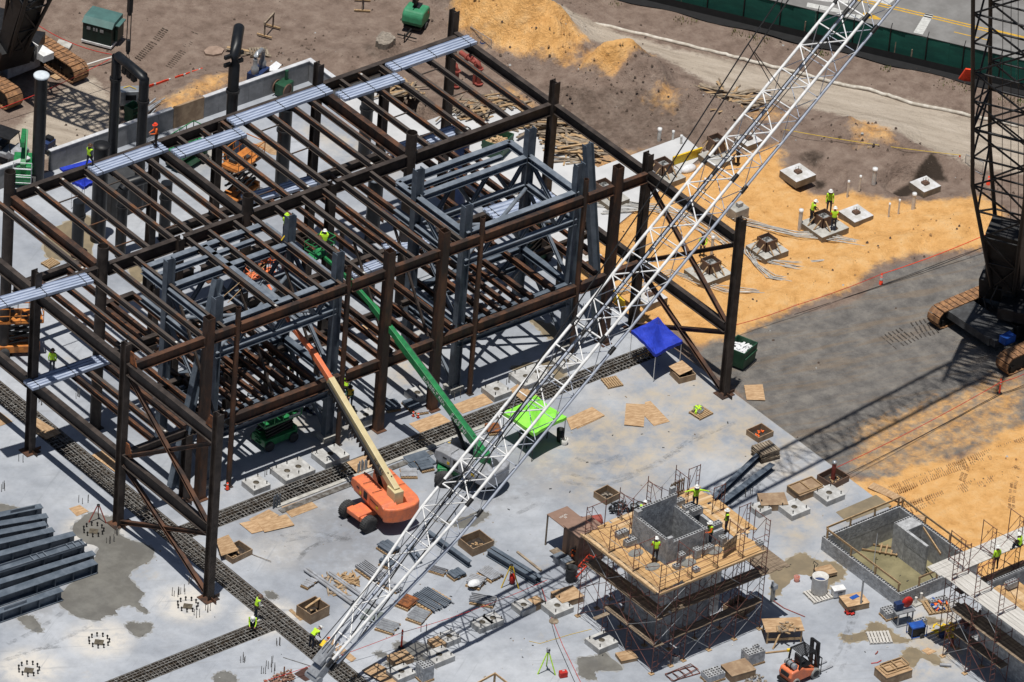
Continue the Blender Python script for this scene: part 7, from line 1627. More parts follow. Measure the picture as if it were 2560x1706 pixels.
for x,y,lab in((1300,490,'grey mortar heap on the left front platform'),(1440,605,'mortar tub spill at the front corner of the platform'),(1740,570,'grey mortar board between the block stacks'),(1960,470,'grey mortar tub near the upright dark pallet')):
    f=MB(); f.lathe([(.45,0),(.4,.06),(.2,.14),(.02,.18)],(0,0,0),10); o=f.build('mortar',mat('mortar',(.25,.25,.235),(.18,.18,.17),scale=4,rough=.9) if 'mortar' not in MATS else MATS['mortar']); o.location=A(3,2,x,y,zb); o.scale=(1.2,.8,1); tag(o,lab,'mortar')
t=thing('upright_pallet','dark pallet standing on edge at the right front platform','pallet',A(3,2,2080,500,zb),.25); f=MB()
for k in range(9): f.box((-.6+k*.15,0,.55),(.09,.03,1.1))
for z in(.1,.55,1.0): f.box((0,.05,z),(1.3,.06,.09))
f.build('slats',PLANKD,t)
t=thing('upright_pallet','weathered pallet standing on edge at the rear platform left of the man','pallet',A(3,2,1640,20,zb),.1); f=MB()
for k in range(7): f.box((-.55+k*.18,0,.6),(.09,.03,1.2))
for z in(.2,1.0): f.box((0,.05,z),(1.2,.06,.09))
f.build('slats',WOODG,t)
# brown cabinet left of tower
c=A(3,2,845,440); g=A(3,2,720,560); g2=A(3,2,960,560)
t=thing('site_cabinet','brown painted site cabinet with an open flap lid left of the block tower','cabinet',(-16.4,-24.2,0),0)
t.location=A(3,2,850,530); f=MB(); f.box((0,0,1.15),(2.0,1.6,2.3)); f.build('body',BROWNP,t,None,.02); f=MB(); f.box((-.3,1.5,2.28),(1.6,1.7,.05)); f.build('lid',mat('pale_brown_paint',(.26,.165,.125),(.22,.14,.105),scale=1.5,rough=.6),t)
f=MB(); f.box((0,0,2.33),(2.05,1.65,.05)); f.build('top',MATS['pale_brown_paint'],t); f=MB(); f.bar((-1.05,2.3,0),(-1.05,2.3,2.28),.08,.08); f.bar((.5,2.3,0),(.5,2.3,2.28),.08,.08); f.build('lid_post',WOODG,t)
vs,fs=text_mb('LOCAL\n55',.2); f=MB(); M=Matrix.Rotation(.1,3,'Z'); f.add([M@v+Vector((-.35,1.55,2.308)) for v in vs],fs); f.build('stencil',LETTER,t)
f=MB(); f.box((-1.35,.3,.45),(.6,1.8,.06)); f.build('shelf',WOODG,t)
heap('harness_bundle','orange safety harness hanging on the side of the brown cabinet',A(3,2,790,470,1.1),[HIORG,BLACK],26,.22,'harness',-.3,.8)
for i,(x,y,lab) in enumerate(((660,570,'pale grey tote box left under the brown cabinet'),(715,600,'pale grey tote box right under the brown cabinet'))):
    t=thing('tote_box',lab,'tote box',A(3,2,x,y)); f=MB(); f.box((0,0,.25),(.6,.5,.5),0,None,1.08); f.build('body',GREYM,t,None,.03); f=MB(); f.box((0,0,.52),(.7,.6,.05)); f.build('lid',GREYL,t)
t=thing('trash_can','dark grey round trash can in front of the brown cabinet','trash can',A(3,2,755,720)); f=MB(); f.lathe([(.3,0),(.38,.95),(.40,.97),(.34,.95),(.28,.1)],(0,0,0),18); f.build('shell',DARKG,t); f=MB(); f.lathe([(.1,.1),(.3,.7),(.02,.74)],(0,0,0),12); f.build('liner',BLACK,t)
t=thing('ladder','orange ladder lying between the brown cabinet and the tower','ladder',A(3,2,860,610,.5),.38); f=MB()
for y in(-.2,.2): f.bar((-1.2,y,0),(1.2,y,.3),.05,.1)
for k in range(8): f.bar((-1.1+k*.3,-.2,.02+k*.037),(-1.1+k*.3,.2,.02+k*.037),.03,.03)
f.build('rails',MESHR,t)
t=thing('chute','red rubbish chute drum leaning behind the left scaffold','drum',A(3,2,925,280)); f=MB(); f.tube((-.6,.2,.5),(.6,-.2,.5),.35,14); f.build('drum',REDV,t); f=MB(); f.tube((-.62,.2,.5),(-.56,.18,.5),.4,14); f.build('rim',SCAF,t)
heap('bucket_group','black tubs and hoses on a pallet behind the tower scaffold',A(3,2,1160,140),[BLACK,DARKG],36,.6,'tubs',.1,.7)
for i,(x,y) in enumerate(((1280,140),(1330,125),(1395,115))):
    t=thing('bucket',('black bucket at the rear left platform edge, outermost','black bucket at the rear left platform edge, middle','black bucket at the rear left platform edge, innermost')[i],'bucket',A(3,2,x,y,.02)); f=MB(); f.lathe([(.2,0),(.25,.45),(.21,.45),(.17,.06)],(0,0,0),14); f.build('shell',BLACK,t); f=MB(); f.lathe([(.02,.38),(.2,.38),(.2,.4),(.02,.4)],(0,0,0),12); f.build('content',GALV,t)
# pallets of blocks on the slab
blocks('pallet of grey blocks with one stacked higher near the forklift',A(3,2,2270,1400),3,2,4,-.1,'block_pallet',True)
blocks('pallet of grey blocks at the bottom edge left of the wrapped crate',A(3,2,1940,1540),3,2,2,-.1,'block_pallet',True)
blocks('pallet of grey blocks at the bottom edge right of the white boom',A(3,1,1535,1540),2,2,5,-.05,'block_pallet',True)
blocks('pallet of grey blocks beside the blue topped block saw',A(3,3,1205,1020),2,2,2,-.15,'block_pallet',True)
blocks('few grey blocks right of the blue generator',A(3,3,1465,1090),2,1,2,-.1)
blocks('two grey blocks standing at the shaded foot of the tower',A(3,2,1625,1390),1,1,2,.3)
heap('rubble_pile','brown gravelly rubble at the bottom edge right of the wrapped crate',A(3,2,2290,1560),[ROCK],60,.7,'rubble',0,.2,(.05,.18))
t=thing('scaffold_stack','loose rusty red scaffold frames lying in the slab at the bottom','scaffold frames',A(3,2,1690,1500)); 
for k in range(2):
    f=MB(); f.tube((-1.0,-.4+k*.1,.05+.06*k),(1.0,-.4+k*.2,.05+.06*k),.03,6); f.tube((-1.0,.4+k*.1,.05+.06*k),(1.0,.4,.05+.06*k),.03,6)
    for s in(-1,-.5,0,.5,1): f.tube((s,-.4+k*.1,.05+.06*k),(s,.4,.05+.06*k),.025,5)
    o=f.build('frame',SCAF,t); o.rotation_euler=(0,0,-.15+.2*k)
# ------------------------------------------------------------------ pit
px0,px1,py0,py1=PIT; wz=1.0
t=thing('block_pit','sunken basin of grey block walls with a timber guard rail at the right','basin',((px0+px1)/2,(py0+py1)/2,0))
def pw(x0,x1,y0,y1,z1=wz,m=WALLG):
    f=MB(); brickwall(f,x0,x1,y0,y1,0,z1); f.b0(x0+.005,x1-.005,y0+.005,y1-.005,-1.3,0); o=f.build('wall',CMU,t,True); f=MB(); cores(f,x0,x1,y0,y1,z1-.003); f.build('block_cores',CMUD,o,True)
pw(px0-.01,px0+.22,py0,py1); pw(px0+.22,px1,py0-.01,py0+.22); pw(px0+.22,px1,py1-.22,py1); pw(px1-.22,px1+.02,py0+.22,py1-.22)
f=MB(); brickwall(f,px1-1.6,px1-.24,py1-2.4,py1-1.3,0,wz+.0); f.b0(px1-1.59,px1-.25,py1-2.39,py1-1.31,-1.3,0); o=f.build('buttress',CMU,t,True); f=MB(); cores(f,px1-1.6,px1-.24,py1-1.5,py1-1.3,wz-.003); f.build('block_cores',CMUD,o,True)
f=MB(); brickwall(f,px1-1.6,px1-1.4,py1-4.4,py1-2.42,0,wz); f.b0(px1-1.59,px1-1.41,py1-4.39,py1-2.43,-1.3,0); f.build('inner_wall',CMU,t,True)
f=MB(); f.b0(px0,px1,py0,py1,-1.32,-1.25); f.build('floor',mat('muddy_floor',(.25,.22,.125),(.17,.15,.085),scale=.7,rough=.5),t,True)
for p,q in(((px0+.12,py0+.2),(px0+.12,py1-.2)),((px0+.2,py1-.1),(px1-.1,py1-.1)),((px1-.1,py1-.2),(px1-.1,py0+.2)),((px0+1.5,py0+.1),(px1-.2,py0+.1))):
    f=MB(); f.bar((*p,wz+.62),(*q,wz+.62),.05,.14); f.build('rail',WOOD,t,True)
    for k in(.02,.33,.66,.98): c=lerp((*p,0),(*q,0),k); f=MB(); f.bar((c.x,c.y,-.6),(c.x,c.y,wz+.6),.09,.09); f.build('rail_post',WOOD,t,True)
t=thing('timber_ladder','home made timber ladder lying on the muddy basin floor','ladder',A(3,3,1180,470,-1.2),-.86); f=MB()
for y in(-.35,.35): f.bar((-1.5,y,.06),(1.5,y,.06),.06,.1)
for k in range(5): f.bar((-.3+k*.35,-.5,.13),(-.3+k*.35,.5,.13),.1,.05)
f.build('rungs',WOOD,t)
f=MB(); f.bar(A(3,3,1495,280,1.6),A(3,3,1640,500,1.5),.07,.16); tag(f.build('plank',WOOD),'plank leaning diagonally across the far corner of the basin rail','plank')
f=MB(); f.tube(A(3,3,1068,680,.9),A(3,3,1100,440,-.3)+Vector((0,0,1.0)),.02,6); tag(f.build('long_rod',GALV),'thin grey rod standing against the near wall of the basin','rod')
slabpiece('apron','tan wet strip of ground behind the basin',[(3,3,765,150),(3,3,1100,5),(3,3,1230,95),(3,3,860,235)],-.1,.008,WETS,'ground')
# ------------------------------------------------------------------ right scaffold
fr=[((.7,-41.3),(2.0,-41.3)),((.65,-43.4),(2.0,-43.4)),((.6,-45.6),(2.0,-45.6)),((4.3,-41.0),(4.3,-39.8)),((6.5,-41.0),(6.5,-39.8)),((8.7,-41.0),(8.7,-39.8)),((1.9,-40.9),(1.9,-39.6))]
br=[]
for a,b in((-41.3,-43.4),(-43.4,-45.6)):
    for z in(.2,2.2,4.2): br+= [((.7,a,z),(.7,b,z+1.7)),((.7,a,z+1.7),(.7,b,z))]
for a,b in((1.9,4.3),(4.3,6.5),(6.5,8.7)):
    for z in(.2,2.2,4.2,6.0): br+= [((a,-41,z),(b,-41,z+1.7)),((a,-41,z+1.7),(b,-41,z))]
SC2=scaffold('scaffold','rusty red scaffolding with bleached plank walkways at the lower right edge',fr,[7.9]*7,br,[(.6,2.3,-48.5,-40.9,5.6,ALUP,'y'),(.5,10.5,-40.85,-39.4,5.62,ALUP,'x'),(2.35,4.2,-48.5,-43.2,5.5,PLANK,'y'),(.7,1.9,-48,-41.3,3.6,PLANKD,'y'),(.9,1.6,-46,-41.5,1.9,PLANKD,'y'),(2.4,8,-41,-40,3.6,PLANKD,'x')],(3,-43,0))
t=thing('block_wall','grey block wall rising inside the lower right scaffold','block wall',(5,-43.5,0))
f=MB(); brickwall(f,2.6,2.8,-50,-42.2,0,5.3); f.build('wall',CMU,t,True); f=MB(); brickwall(f,2.82,12,-42.4,-42.2,0,5.3); f.build('wall',CMU,t,True)
f=MB(); cores(f,2.82,12,-42.4,-42.2,5.302); cores(f,2.6,2.8,-50,-42.2,5.302); f.build('block_cores',CMUD,t,True)
blocks('grey blocks on the far walkway at the right edge',A(3,3,2230,770,5.68),2,1,2)
heap('bent_rebar','tangle of rusty bent bars under the lower right scaffold',A(3,3,1970,1060),[SCAF],60,1.0,'rebar',0,.5,(.4,1.2))
# ------------------------------------------------------------------ small things lower right
t=thing('white_drum','white plastic drum standing on a pale pallet','drum',A(3,3,622,830)); f=MB(); f.lathe([(.48,.16),(.5,.2),(.5,1.3),(.52,1.34),(.46,1.34),(.45,.5)],(0,0,0),22); f.build('shell',PVC,t); f=MB(); f.lathe([(.02,.9),(.44,.9),(.44,.92)],(0,0,0),18); f.build('content',NAVY,t)
pallet('pale pallet beneath the white drum',A(3,3,615,850),-.15,ALUP,1.45,1.3)
t=thing('pallet_truck','dark hand pallet truck handle behind the white drum','pallet truck',A(3,3,575,720)); f=MB(); f.tube((0,0,0),(0,0,1.2),.03,6); f.path([(0,-.15,1.15),(.1,-.2,1.3),(.1,.2,1.3),(0,.15,1.15)],.025,6); f.build('handle',BLACK,t); f=MB(); f.box((.5,0,.1),(1.1,.5,.06)); f.build('fork',BLACK,t)
t=thing('cool_box','white cool box on wheels beside the white drum','cool box',A(3,3,782,850),-.3); f=MB(); f.box((0,0,.32),(.75,.5,.5),0,None,1.05); f.build('body',WHITEP,t,None,.04); f=MB(); f.box((0,0,.61),(.82,.56,.08)); f.build('lid',WHITEP,t,None,.03); f=MB(); f.box((.0,-.28,.45),(.3,.03,.05)); f.build('handle',DARKG,t)
t=thing('bucket','pink bucket on the wet patch left of the pallet truck','bucket',A(3,3,438,725)); f=MB(); f.lathe([(.16,0),(.2,.36),(.17,.36),(.14,.05)],(0,0,0),14); f.build('shell',mat('pink_plastic',(.55,.24,.19),scale=3,rough=.6),t); f=MB(); f.path([(-.19,0,.34),(0,.05,.42),(.19,0,.34)],.012,5); f.build('handle',GALV,t)
t=thing('hydrant','grey pipe fitting with red hose left of the basin','pipe fitting',A(3,3,235,890)); f=MB(); f.tube((0,0,0),(0,0,1.0),.14,12); f.build('riser',CONC,t); f=MB(); f.box((.05,0,1.05),(.35,.3,.3)); f.box((-.1,0,1.35),(.12,.12,.3)); f.build('valve',GALV,t); f=MB(); f.path([(0,-.1,.1),(.1,-1.0,.03),(.6,-2.4,.03)],.03,5); f.build('hose',REDV,t)
t=thing('saw_horse_table','plywood work table strewn with wood scraps behind the forklift','work table',A(3,3,315,1190),-.5); f=MB(); f.box((0,0,.9),(2.4,1.4,.05)); f.build('top',PLY,t)
for x in(-1.05,1.05):
    for y in(-.6,.6): f=MB(); f.bar((x,y,0),(x,y,.88),.09,.09); f.build('leg',WOOD,t)
f=MB(); f.bar((-1.05,-.62,.3),(1.05,-.62,.3),.04,.16); f.bar((-1.05,.62,.3),(1.05,.62,.3),.04,.16); f.build('stretcher',WOOD,t)
heap('wood_scraps','wood scraps lying on the plywood table',A(3,3,345,1120,.9),[WOOD,WOODG],24,.6,'wood scraps',.05,.08,(.2,.7))
f=MB(); f.bar(A(3,3,320,1120,.95),A(3,3,240,1290,.03),.1,.04); tag(f.build('board',WOOD),'board leaning from the plywood table to the slab','board')
t=thing('spirit_level','yellow ended timber on the slab in front of the table','timber',A(3,3,270,1320),-.4); f=MB(); f.bar((-.7,0,.05),(.7,0,.05),.1,.08); f.build('timber',WOOD,t); f=MB(); f.box((.78,0,.08),(.22,.16,.16)); f.build('end',YELLOW,t)
t=thing('block_saw','masonry saw on a steel stand with a red blade guard','block saw',A(3,3,1320,1070),-.2)
f=MB(); f.box((0,0,.95),(1.3,.7,.06)); f.box((0,0,.04),(1.2,.8,.05)); f.build('tray',GALV,t)
for x in(-.5,.5):
    for y in(-.28,.28): f=MB(); f.bar((x,y,0),(x,y,.95),.07,.07); f.build('leg',GALV,t)
f=MB(); M=Matrix.Rotation(math.pi/2,3,'X'); f.lathe([(.05,-.05),(.36,-.06),(.36,.06),(.05,.05)],(.2,0,1.5),18,M); f.build('blade_guard',RED,t); f=MB(); f.box((-.35,.1,1.35),(.5,.4,.35)); f.bar((-.3,0,1.4),(.3,0,1.6),.1,.1); f.build('motor',NAVY,t)
t=thing('power_generator','small blue topped generator on wheels right of the masonry saw','generator',A(3,3,1435,1175),-.25); f=MB(); f.box((0,0,.42),(.9,.6,.5)); f.build('engine',BLACK,t,None,.03); f=MB(); f.box((0,0,.75),(.95,.65,.14)); f.build('tank',BLUEP,t,None,.04); f=MB()
for y in(-.36,.36): f.bar((-.5,y,.1),(-.5,y,.85),.04,.04); f.bar((.5,y,.1),(.5,y,.85),.04,.04); f.bar((-.5,y,.1),(.5,y,.1),.04,.04)
f.build('frame',BLUEP,t)
for y in(-.4,.4): f=MB(); wheel(f,(.2,y,.16),(0,1,0),.16,.09); f.build('wheel',RUBBER,t)
t=pallet('pallet of tools and blocks beside the right scaffold',A(3,3,1610,945),-.3,WOOD,1.6,1.4); heap('tool_heap','heap of orange and blue tools with blocks on the pallet by the scaffold',A(3,3,1615,935),[HIORG,BLUEP,CMU,CMU],40,.6,'tools',.15,.3)
blocks('grey blocks on the tool pallet by the right scaffold',A(3,3,1620,890,.14),3,1,1,-.2)
heap('air_hose','orange air hose coiled on the slab below the right scaffold',A(3,3,1690,1140),[YELLOW],50,.9,'hose',.0,.03,(.2,.6))
heap('cable_coil','coil of black and red cable beside the crate with the blue rag',A(3,3,885,985),[BLACK,RED],36,.33,'cable coil',.0,.22,(.15,.35))
t=thing('battery_pack','small dark blue tool case on yellow hose below the scaffold','tool case',A(3,3,1655,1190)); f=MB(); f.box((0,0,.16),(.45,.3,.32)); f.build('body',NAVY,t,None,.03); f=MB(); f.path([(-.15,0,.32),(0,0,.4),(.15,0,.32)],.02,5); f.build('handle',BLACK,t)
t=thing('fire_extinguisher','small red canister by the right scaffold foot','canister',A(3,3,1730,1270)); f=MB(); f.lathe([(.09,0),(.09,.42),(.05,.5),(.03,.56)],(0,0,0),12); f.build('body',REDV,t); f=MB(); f.box((0,0,.6),(.12,.04,.08)); f.build('valve',BLACK,t)
for i,(x,y,lab) in enumerate(((1455,880,'small square base with upright stub left of the tool pallet'),(1410,915,'small grey base plate nearest the basin corner'))):
    t=thing('base_stub',lab,'base plate',A(3,3,x+20,y)); f=MB(); f.box((0,0,.05),(.6,.6,.08)); f.build('plate',WOODG if i==0 else CONC,t); f=MB(); f.tube((0,0,.09),(0,0,.5),.09,10); f.build('stub',PVC,t)
line('red_hose_piece','short red hose piece on the slab below the white pallet',[A(3,3,1060,1410,.03),A(3,3,1110,1405,.03),A(3,3,1145,1385,.05)],.03,RED,'hose')
line('red_rag','small red strap on the slab under the white pallet',[A(3,3,1095,1335,.03),A(3,3,1110,1320,.05),A(3,3,1115,1310,.03)],.04,REDV,'strap')
for i,(x,y,lab) in enumerate(((1680,1435,'grey duct piece lying right of the lower wet patch'),(1180,1425,'grey tube lying behind the crate with wooden frames'))):
    f=MB(); f.tube((-.35,0,.1),(.35,0,.1),.1,12); f.tube((-.2,0,.1),(-.15,0,.1),.12,12); o=f.build('tube_piece',GREYM); o.location=A(3,3,x,y); o.rotation_euler=(0,0,-.7+i*.9); tag(o,lab,'tube')
f=MB(); f.tube((0,0,0),(0,0,2.2),.06,8); o=f.build('thin_post',GALV); o.location=A(3,3,968,960); tag(o,'thin grey post standing in the crate with the blue rag','post')
# survey tripods
def tripod(label,g,m,h,head,hm):
    t=thing('survey_tripod',label,'tripod',g)
    for k in range(3):
        a=k*2.094+.9; f=MB(); f.bar((.62*cs(a),.62*sn(a),0),(.06*cs(a),.06*sn(a),h),.07,.04); f.build('leg',m,t)
    f=MB(); f.lathe([(.1,h),(.1,h+.05),(.02,h+.05)],(0,0,0),12); f.build('head',BLACK,t)
    if head: f=MB(); f.box((0,0,h+.17),(.2,.16,.24)); f.build('instrument',hm,t,None,.03); f=MB(); f.tube((0,-.14,h+.2),(0,.14,h+.2),.05,10); f.build('telescope',BLACK,t)
tripod('lime green survey tripod with a grey instrument near the bottom edge',A(3,2,555,1480),HIVIS,1.45,True,GREYM)
tripod('yellow survey tripod straddling the pair of grey beams',A(3,2,250,760),YELLOW,1.5,False,None)
tripod('small red tripod with looped cable on the left wet patch',A(3,0,815,215),REDV,1.1,False,None)
t=thing('red_case','bright red instrument case right of the lime tripod','case',A(3,2,692,1520),-.3); f=MB(); f.box((0,0,.2),(.5,.35,.4)); f.build('shell',RED,t,None,.05); f=MB(); f.box((0,0,.42),(.16,.05,.05)); f.build('handle',WHITEC,t)
t=thing('red_bag','bright red bag hanging under the yellow tripod','bag',A(3,2,267,735,.1)); f=MB(); f.lathe([(.14,0),(.2,.15),(.19,.5),(.1,.62)],(0,0,0),12); f.build('bag',RED,t); f=MB(); f.path([(-.08,0,.6),(0,0,.8),(.08,0,.6)],.015,5); f.build('strap',BLACK,t)
f=MB(); f.bar(A(3,2,310,480,.05),A(3,2,510,640,.05),.14,.1); tag(f.build('timber_pole',WOODG),'long weathered timber lying right of the pair of grey beams','timber')
f=MB(); f.bar(A(3,1,70,490,.03),A(3,1,260,560,.1),.03,.03); tag(f.build('long_rod',WOODG),'thin rod lying right of the open box at the front column','rod')
f=MB(); f.bar(A(3,1,360,1360,.03),A(3,1,645,1450,.03),.03,.03); tag(f.build('long_rod',REBAR),'thin dark rod lying across the lower left slab','rod')
for i,(x,y,lab) in enumerate(((1445,805,'left tiny orange cone by the dark plates behind the trench'),(1485,818,'right tiny orange cone by the dark plates behind the trench'))): cone(lab,A(2,1,x,y),.35)
cone('small red standing marker beside the first footing at the trench',A(2,0,1895,1415),.5)
# concrete form rail at very bottom middle
t=thing('timber_barrier','corner of a timber guard rail at the very bottom edge','timber rail',A(3,2,120,1540)); f=MB(); a=A(3,2,-30,1580,.9)-t.location; b=A(3,2,125,1495,.9)-t.location; c=A(3,2,260,1600,.9)-t.location
f.bar(a,b,.06,.14); f.bar(b,c,.06,.14); f.build('rail',WOOD,t); f=MB(); f.bar((b.x,b.y,0),(b.x,b.y,.95),.1,.1); f.build('rail_post',WOOD,t)
t=thing('brick_pile','pile of red bricks with standing stakes at the bottom left edge','bricks',A(3,1,330,1565)); f=MB()
for _ in range(70): f.box((random.uniform(-1,1),random.uniform(-.4,.4),.05+random.uniform(0,.3)),(.22,.1,.07),random.uniform(0,3))
f.build('bricks',mat('pale_brick',(.30,.17,.12),(.2,.12,.09),scale=4,rough=.9),t); f=MB(); f.bar((.3,0,0),(.3,0,1.0),.06,.06); f.build('stake',RUST,t)
# ------------------------------------------------------------------ people
def rotx(p,a,c): y,z=p[1]-c[1],p[2]-c[2]; return (p[0],c[1]+y*cs(a)-z*sn(a),c[2]+y*sn(a)+z*cs(a))
def person(label,loc,rz,pose='stand',shirt=HIVIS,vest=HIVIS,trous=JEANS,hat=HATW,sleeve=None,lean=0.0):
    J=dict(pelvis=(0,0,.95),spine=(0,.0,1.16),chest=(0,.01,1.36),neck=(0,0,1.50),skull=(0,.025,1.61),crown=(0,.02,1.72))
    Rr=dict(pelvis=.145,spine=.135,chest=.155,neck=.062,skull=.088,crown=.082,nose=.02)
    J['nose']=(0,.125,1.61)
    dz=0
    if pose=='crouch': dz=-.48
    if pose=='sit': dz=-.45
    for s,n in((-1,'l'),(1,'r')):
        J['sho'+n]=(s*.185,0,1.43); J['hip'+n]=(s*.10,0,.90); 
        if pose in('work','crouch','sit'): e,w=(s*.25,.10,1.17),(s*.14,.34,1.14)
        elif pose=='spread': e,w=(s*.46,.06,1.42),(s*.72,.14,1.40)
        elif pose=='bend': e,w=(s*.22,.22,1.30),(s*.17,.46,1.36)
        elif pose=='reach': e,w=(s*.27,.18,1.33),(s*.16,.42,1.45)
        elif pose=='walk': e,w=(s*.24,-.08*s,1.17),(s*.22,.14-.10*s,.95)
        else: e,w=(s*.24,-.03,1.16),(s*.23,.09,.92)
        J['elb'+n]=e; J['wri'+n]=w
        d=(Vector(w)-Vector(e)).normalized(); h=Vector(w)+d*.08; J['pal'+n]=tuple(h)
        sd=Vector((s*-1,0,0)); up=d.cross(Vector((1,0,0))).normalized()
        for k in range(4): 
            o=Vector((1,0,0))*((k-1.5)*.022); J['fin%d'%k+n]=tuple(h+d*(.085-.012*abs(k-1.3))+o+up*(.02))
        J['thu'+n]=tuple(h+sd*.055+d*.03)
        if pose=='walk': k_,a_=(s*.10,.14*s+.06,.50),(s*.10,.24*s,.09+.02)
        elif pose=='crouch': k_,a_=(s*.16,.38,.52),(s*.14,.04,.09)
        elif pose=='sit': k_,a_=(s*.13,.42,.52),(s*.13,.44,.10)
        elif pose=='bend': k_,a_=(s*.14,.06,.50),(s*.15,-.03,.09)
        else: k_,a_=(s*.115,.03,.50),(s*.12,-.02,.09)
        J['kne'+n]=k_; J['ank'+n]=a_; J['toe'+n]=(a_[0]*1.08,a_[1]+.17,a_[2]-.045)
        for q,r in(('sho',.072),('elb',.05),('wri',.036),('pal',.034),('thu',.011),('hip',.092),('kne',.064),('ank',.046),('toe',.042)): Rr[q+n]=r
        for k in range(4): Rr['fin%d'%k+n]=.0095
    ang={'bend':-1.15,'crouch':-.45,'sit':-.25,'work':-.12,'reach':-.15}.get(pose,0)-lean
    UP=[k for k in J if k[:3] in('spi','che','nec','sku','cro','nos','sho','elb','wri','pal','fin','thu')]
    for k in UP: J[k]=rotx(J[k],ang,(0,0,.95))
    if dz:
        for k in J:
            if k[:3] in('kne','ank','toe'): continue
            x,y,z=J[k]; J[k]=(x,y,z+dz)
    E=[('pelvis','spine'),('spine','chest'),('chest','neck'),('neck','skull'),('skull','crown'),('skull','nose')]
    for n in 'lr':
        E+=[('chest','sho'+n),('sho'+n,'elb'+n),('elb'+n,'wri'+n),('wri'+n,'pal'+n),('pal'+n,'thu'+n),('pelvis','hip'+n),('hip'+n,'kne'+n),('kne'+n,'ank'+n),('ank'+n,'toe'+n)]+[('pal'+n,'fin%d'%k+n) for k in range(4)]
    names=list(J); me=bpy.data.meshes.new('sk'); me.from_pydata([J[k] for k in names],[(names.index(a),names.index(b)) for a,b in E],[])
    o=bpy.data.objects.new('sk',me); col.objects.link(o); md=o.modifiers.new('skin','SKIN'); md.use_smooth_shade=True
    for i,k in enumerate(names): v=me.skin_vertices[0].data[i]; v.radius=(Rr[k],Rr[k]*(.82 if k in('spine','chest','pelvis') else 1)); v.use_root=(k=='pelvis')
    s2=o.modifiers.new('sub','SUBSURF'); s2.levels=1; s2.render_levels=1
    dg=bpy.context.evaluated_depsgraph_get(); bme=bpy.data.meshes.new_from_object(o.evaluated_get(dg)); bpy.data.objects.remove(o); bpy.data.meshes.remove(me)
    mats=[SKIN,shirt,sleeve or shirt,trous,BOOT]; bme.materials.clear()
    for m in mats: bme.materials.append(m)
    def tagof(k):
        a=k[:3]
        return {'nec':0,'sku':0,'cro':0,'nos':0,'pal':0,'fin':0,'thu':0,'spi':1,'che':1,'pel':3,'sho':2,'elb':2,'wri':2,'hip':3,'kne':3,'ank':3,'toe':4}[a]
    segs=[(Vector(J[a]),Vector(J[b]),tagof(a),tagof(b),a,b) for a,b in E]; torso=[]
    for p in bme.polygons:
        c=p.center; best=9;bt=0;bs=None
        for a,b,ta,tb,na,nb in segs:
            d=b-a; t=max(0,min(1,(c-a).dot(d)/max(d.length_squared,1e-9))); q=(c-a-d*t).length-((Rr[na]*(1-t)+Rr[nb]*t)*.6)
            if q<best: best=q; bt=ta if t<.5 else tb; bs=(na,nb,t)
        if bs[0]=='chest' and bs[1].startswith('sho'): bt=1
        if bs[0]=='chest' and bs[1]=='neck': bt=1 if bs[2]<.7 else 0
        if bs[0]=='pelvis' and bs[1]=='spine': bt=1 if bs[2]>.35 else 3
        if bs[0].startswith('ank'): bt=4
        p.material_index=bt
        if bt==1: torso.append(p)
    bo=bpy.data.objects.new('person',bme); col.objects.link(bo); bo.location=loc; bo.rotation_euler=(0,0,rz); tag(bo,label,'person','workers on the building site')
    if vest:
        f=MB(); vm={}; f.use(vest)
        spd=(Vector(J['chest'])-Vector(J['pelvis'])).normalized()
        for p in torso:
            ids=[]
            for vi in p.vertices:
                if vi not in vm: v=bme.vertices[vi]; vm[vi]=v.co+v.normal*.022
                ids.append(vm[vi])
            h=(p.center-Vector(J['pelvis'])).dot(spd); xx=abs(p.center.x)
            f.use(SILVER if (.20<h<.245 or (h>.27 and .10<xx<.135)) else vest); f.add(ids,[tuple(range(len(ids)))],True)
        f.build('safety_vest',vest,bo)
    # hard hat and face, aligned with the head
    c=Vector(J['crown']); a=(c-Vector(J['neck'])).normalized(); fw=(Vector(J['nose'])-Vector(J['skull'])); fw=(fw-a*fw.dot(a)).normalized(); M=Matrix((fw.cross(a),fw,a)).transposed()
    f=MB(); f.lathe([(.165,-.015),(.16,0),(.125,.01),(.118,.06),(.09,.11),(.04,.138),(.005,.142)],tuple(c-a*.02),14,M); f.box(tuple(c-a*.02+fw*.14),(.2,.1,.012),0,M); f.build('hard_hat',hat,bo)
    f=MB(); k=Vector(J['skull']); f.use(BLACK); xr=fw.cross(a)
    for s in(-1,1): f.box(tuple(k+fw*.082+a*.02+xr*s*.034),(.022,.012,.012),0,M)
    f.use(REDV); f.box(tuple(k+fw*.08-a*.05),(.045,.012,.012),0,M); f.build('face',BLACK,bo)
    if vest or True:
        f=MB(); pv_=Vector(J['pelvis'])+(Vector(J['spine'])-Vector(J['pelvis']))*.25; f.lathe([(.155,-.03),(.16,0),(.155,.03)],tuple(pv_),12); 
        f.box(tuple(pv_+Vector((.16,.02,-.06))),(.08,.14,.16)); f.build('tool_belt',BOOT,bo)
    return bo
CAMW,AWAY=2.42,-.72
zt=RZ
person('man in lime vest walking along the rear roof girder at its left end',A(0,0,742,1405,zt),-1.4,'walk',JEANS,HIVIS,JEANS,HATB)
person('man in orange shirt and hat standing on a rear deck bundle',A(0,0,1300,1228,zt+.2),1.2,'work',HIORG,None,BROWNC,MATS['orange_mesh'])
person('man in lime shirt standing on a joist by a grey post with a yellow sling',A(1,1,372,655,zt),-1.2,'work',HIVIS,None,JEANS,HIVIS)
line('lifting_sling','yellow sling strap hanging from the grey post beside the lime shirted man',[A(1,1,405,510,zt+1),A(1,1,442,550,zt+.9),A(1,1,390,610,zt+.5),A(1,1,345,672,zt+.05)],.045,YELLOW,'sling')
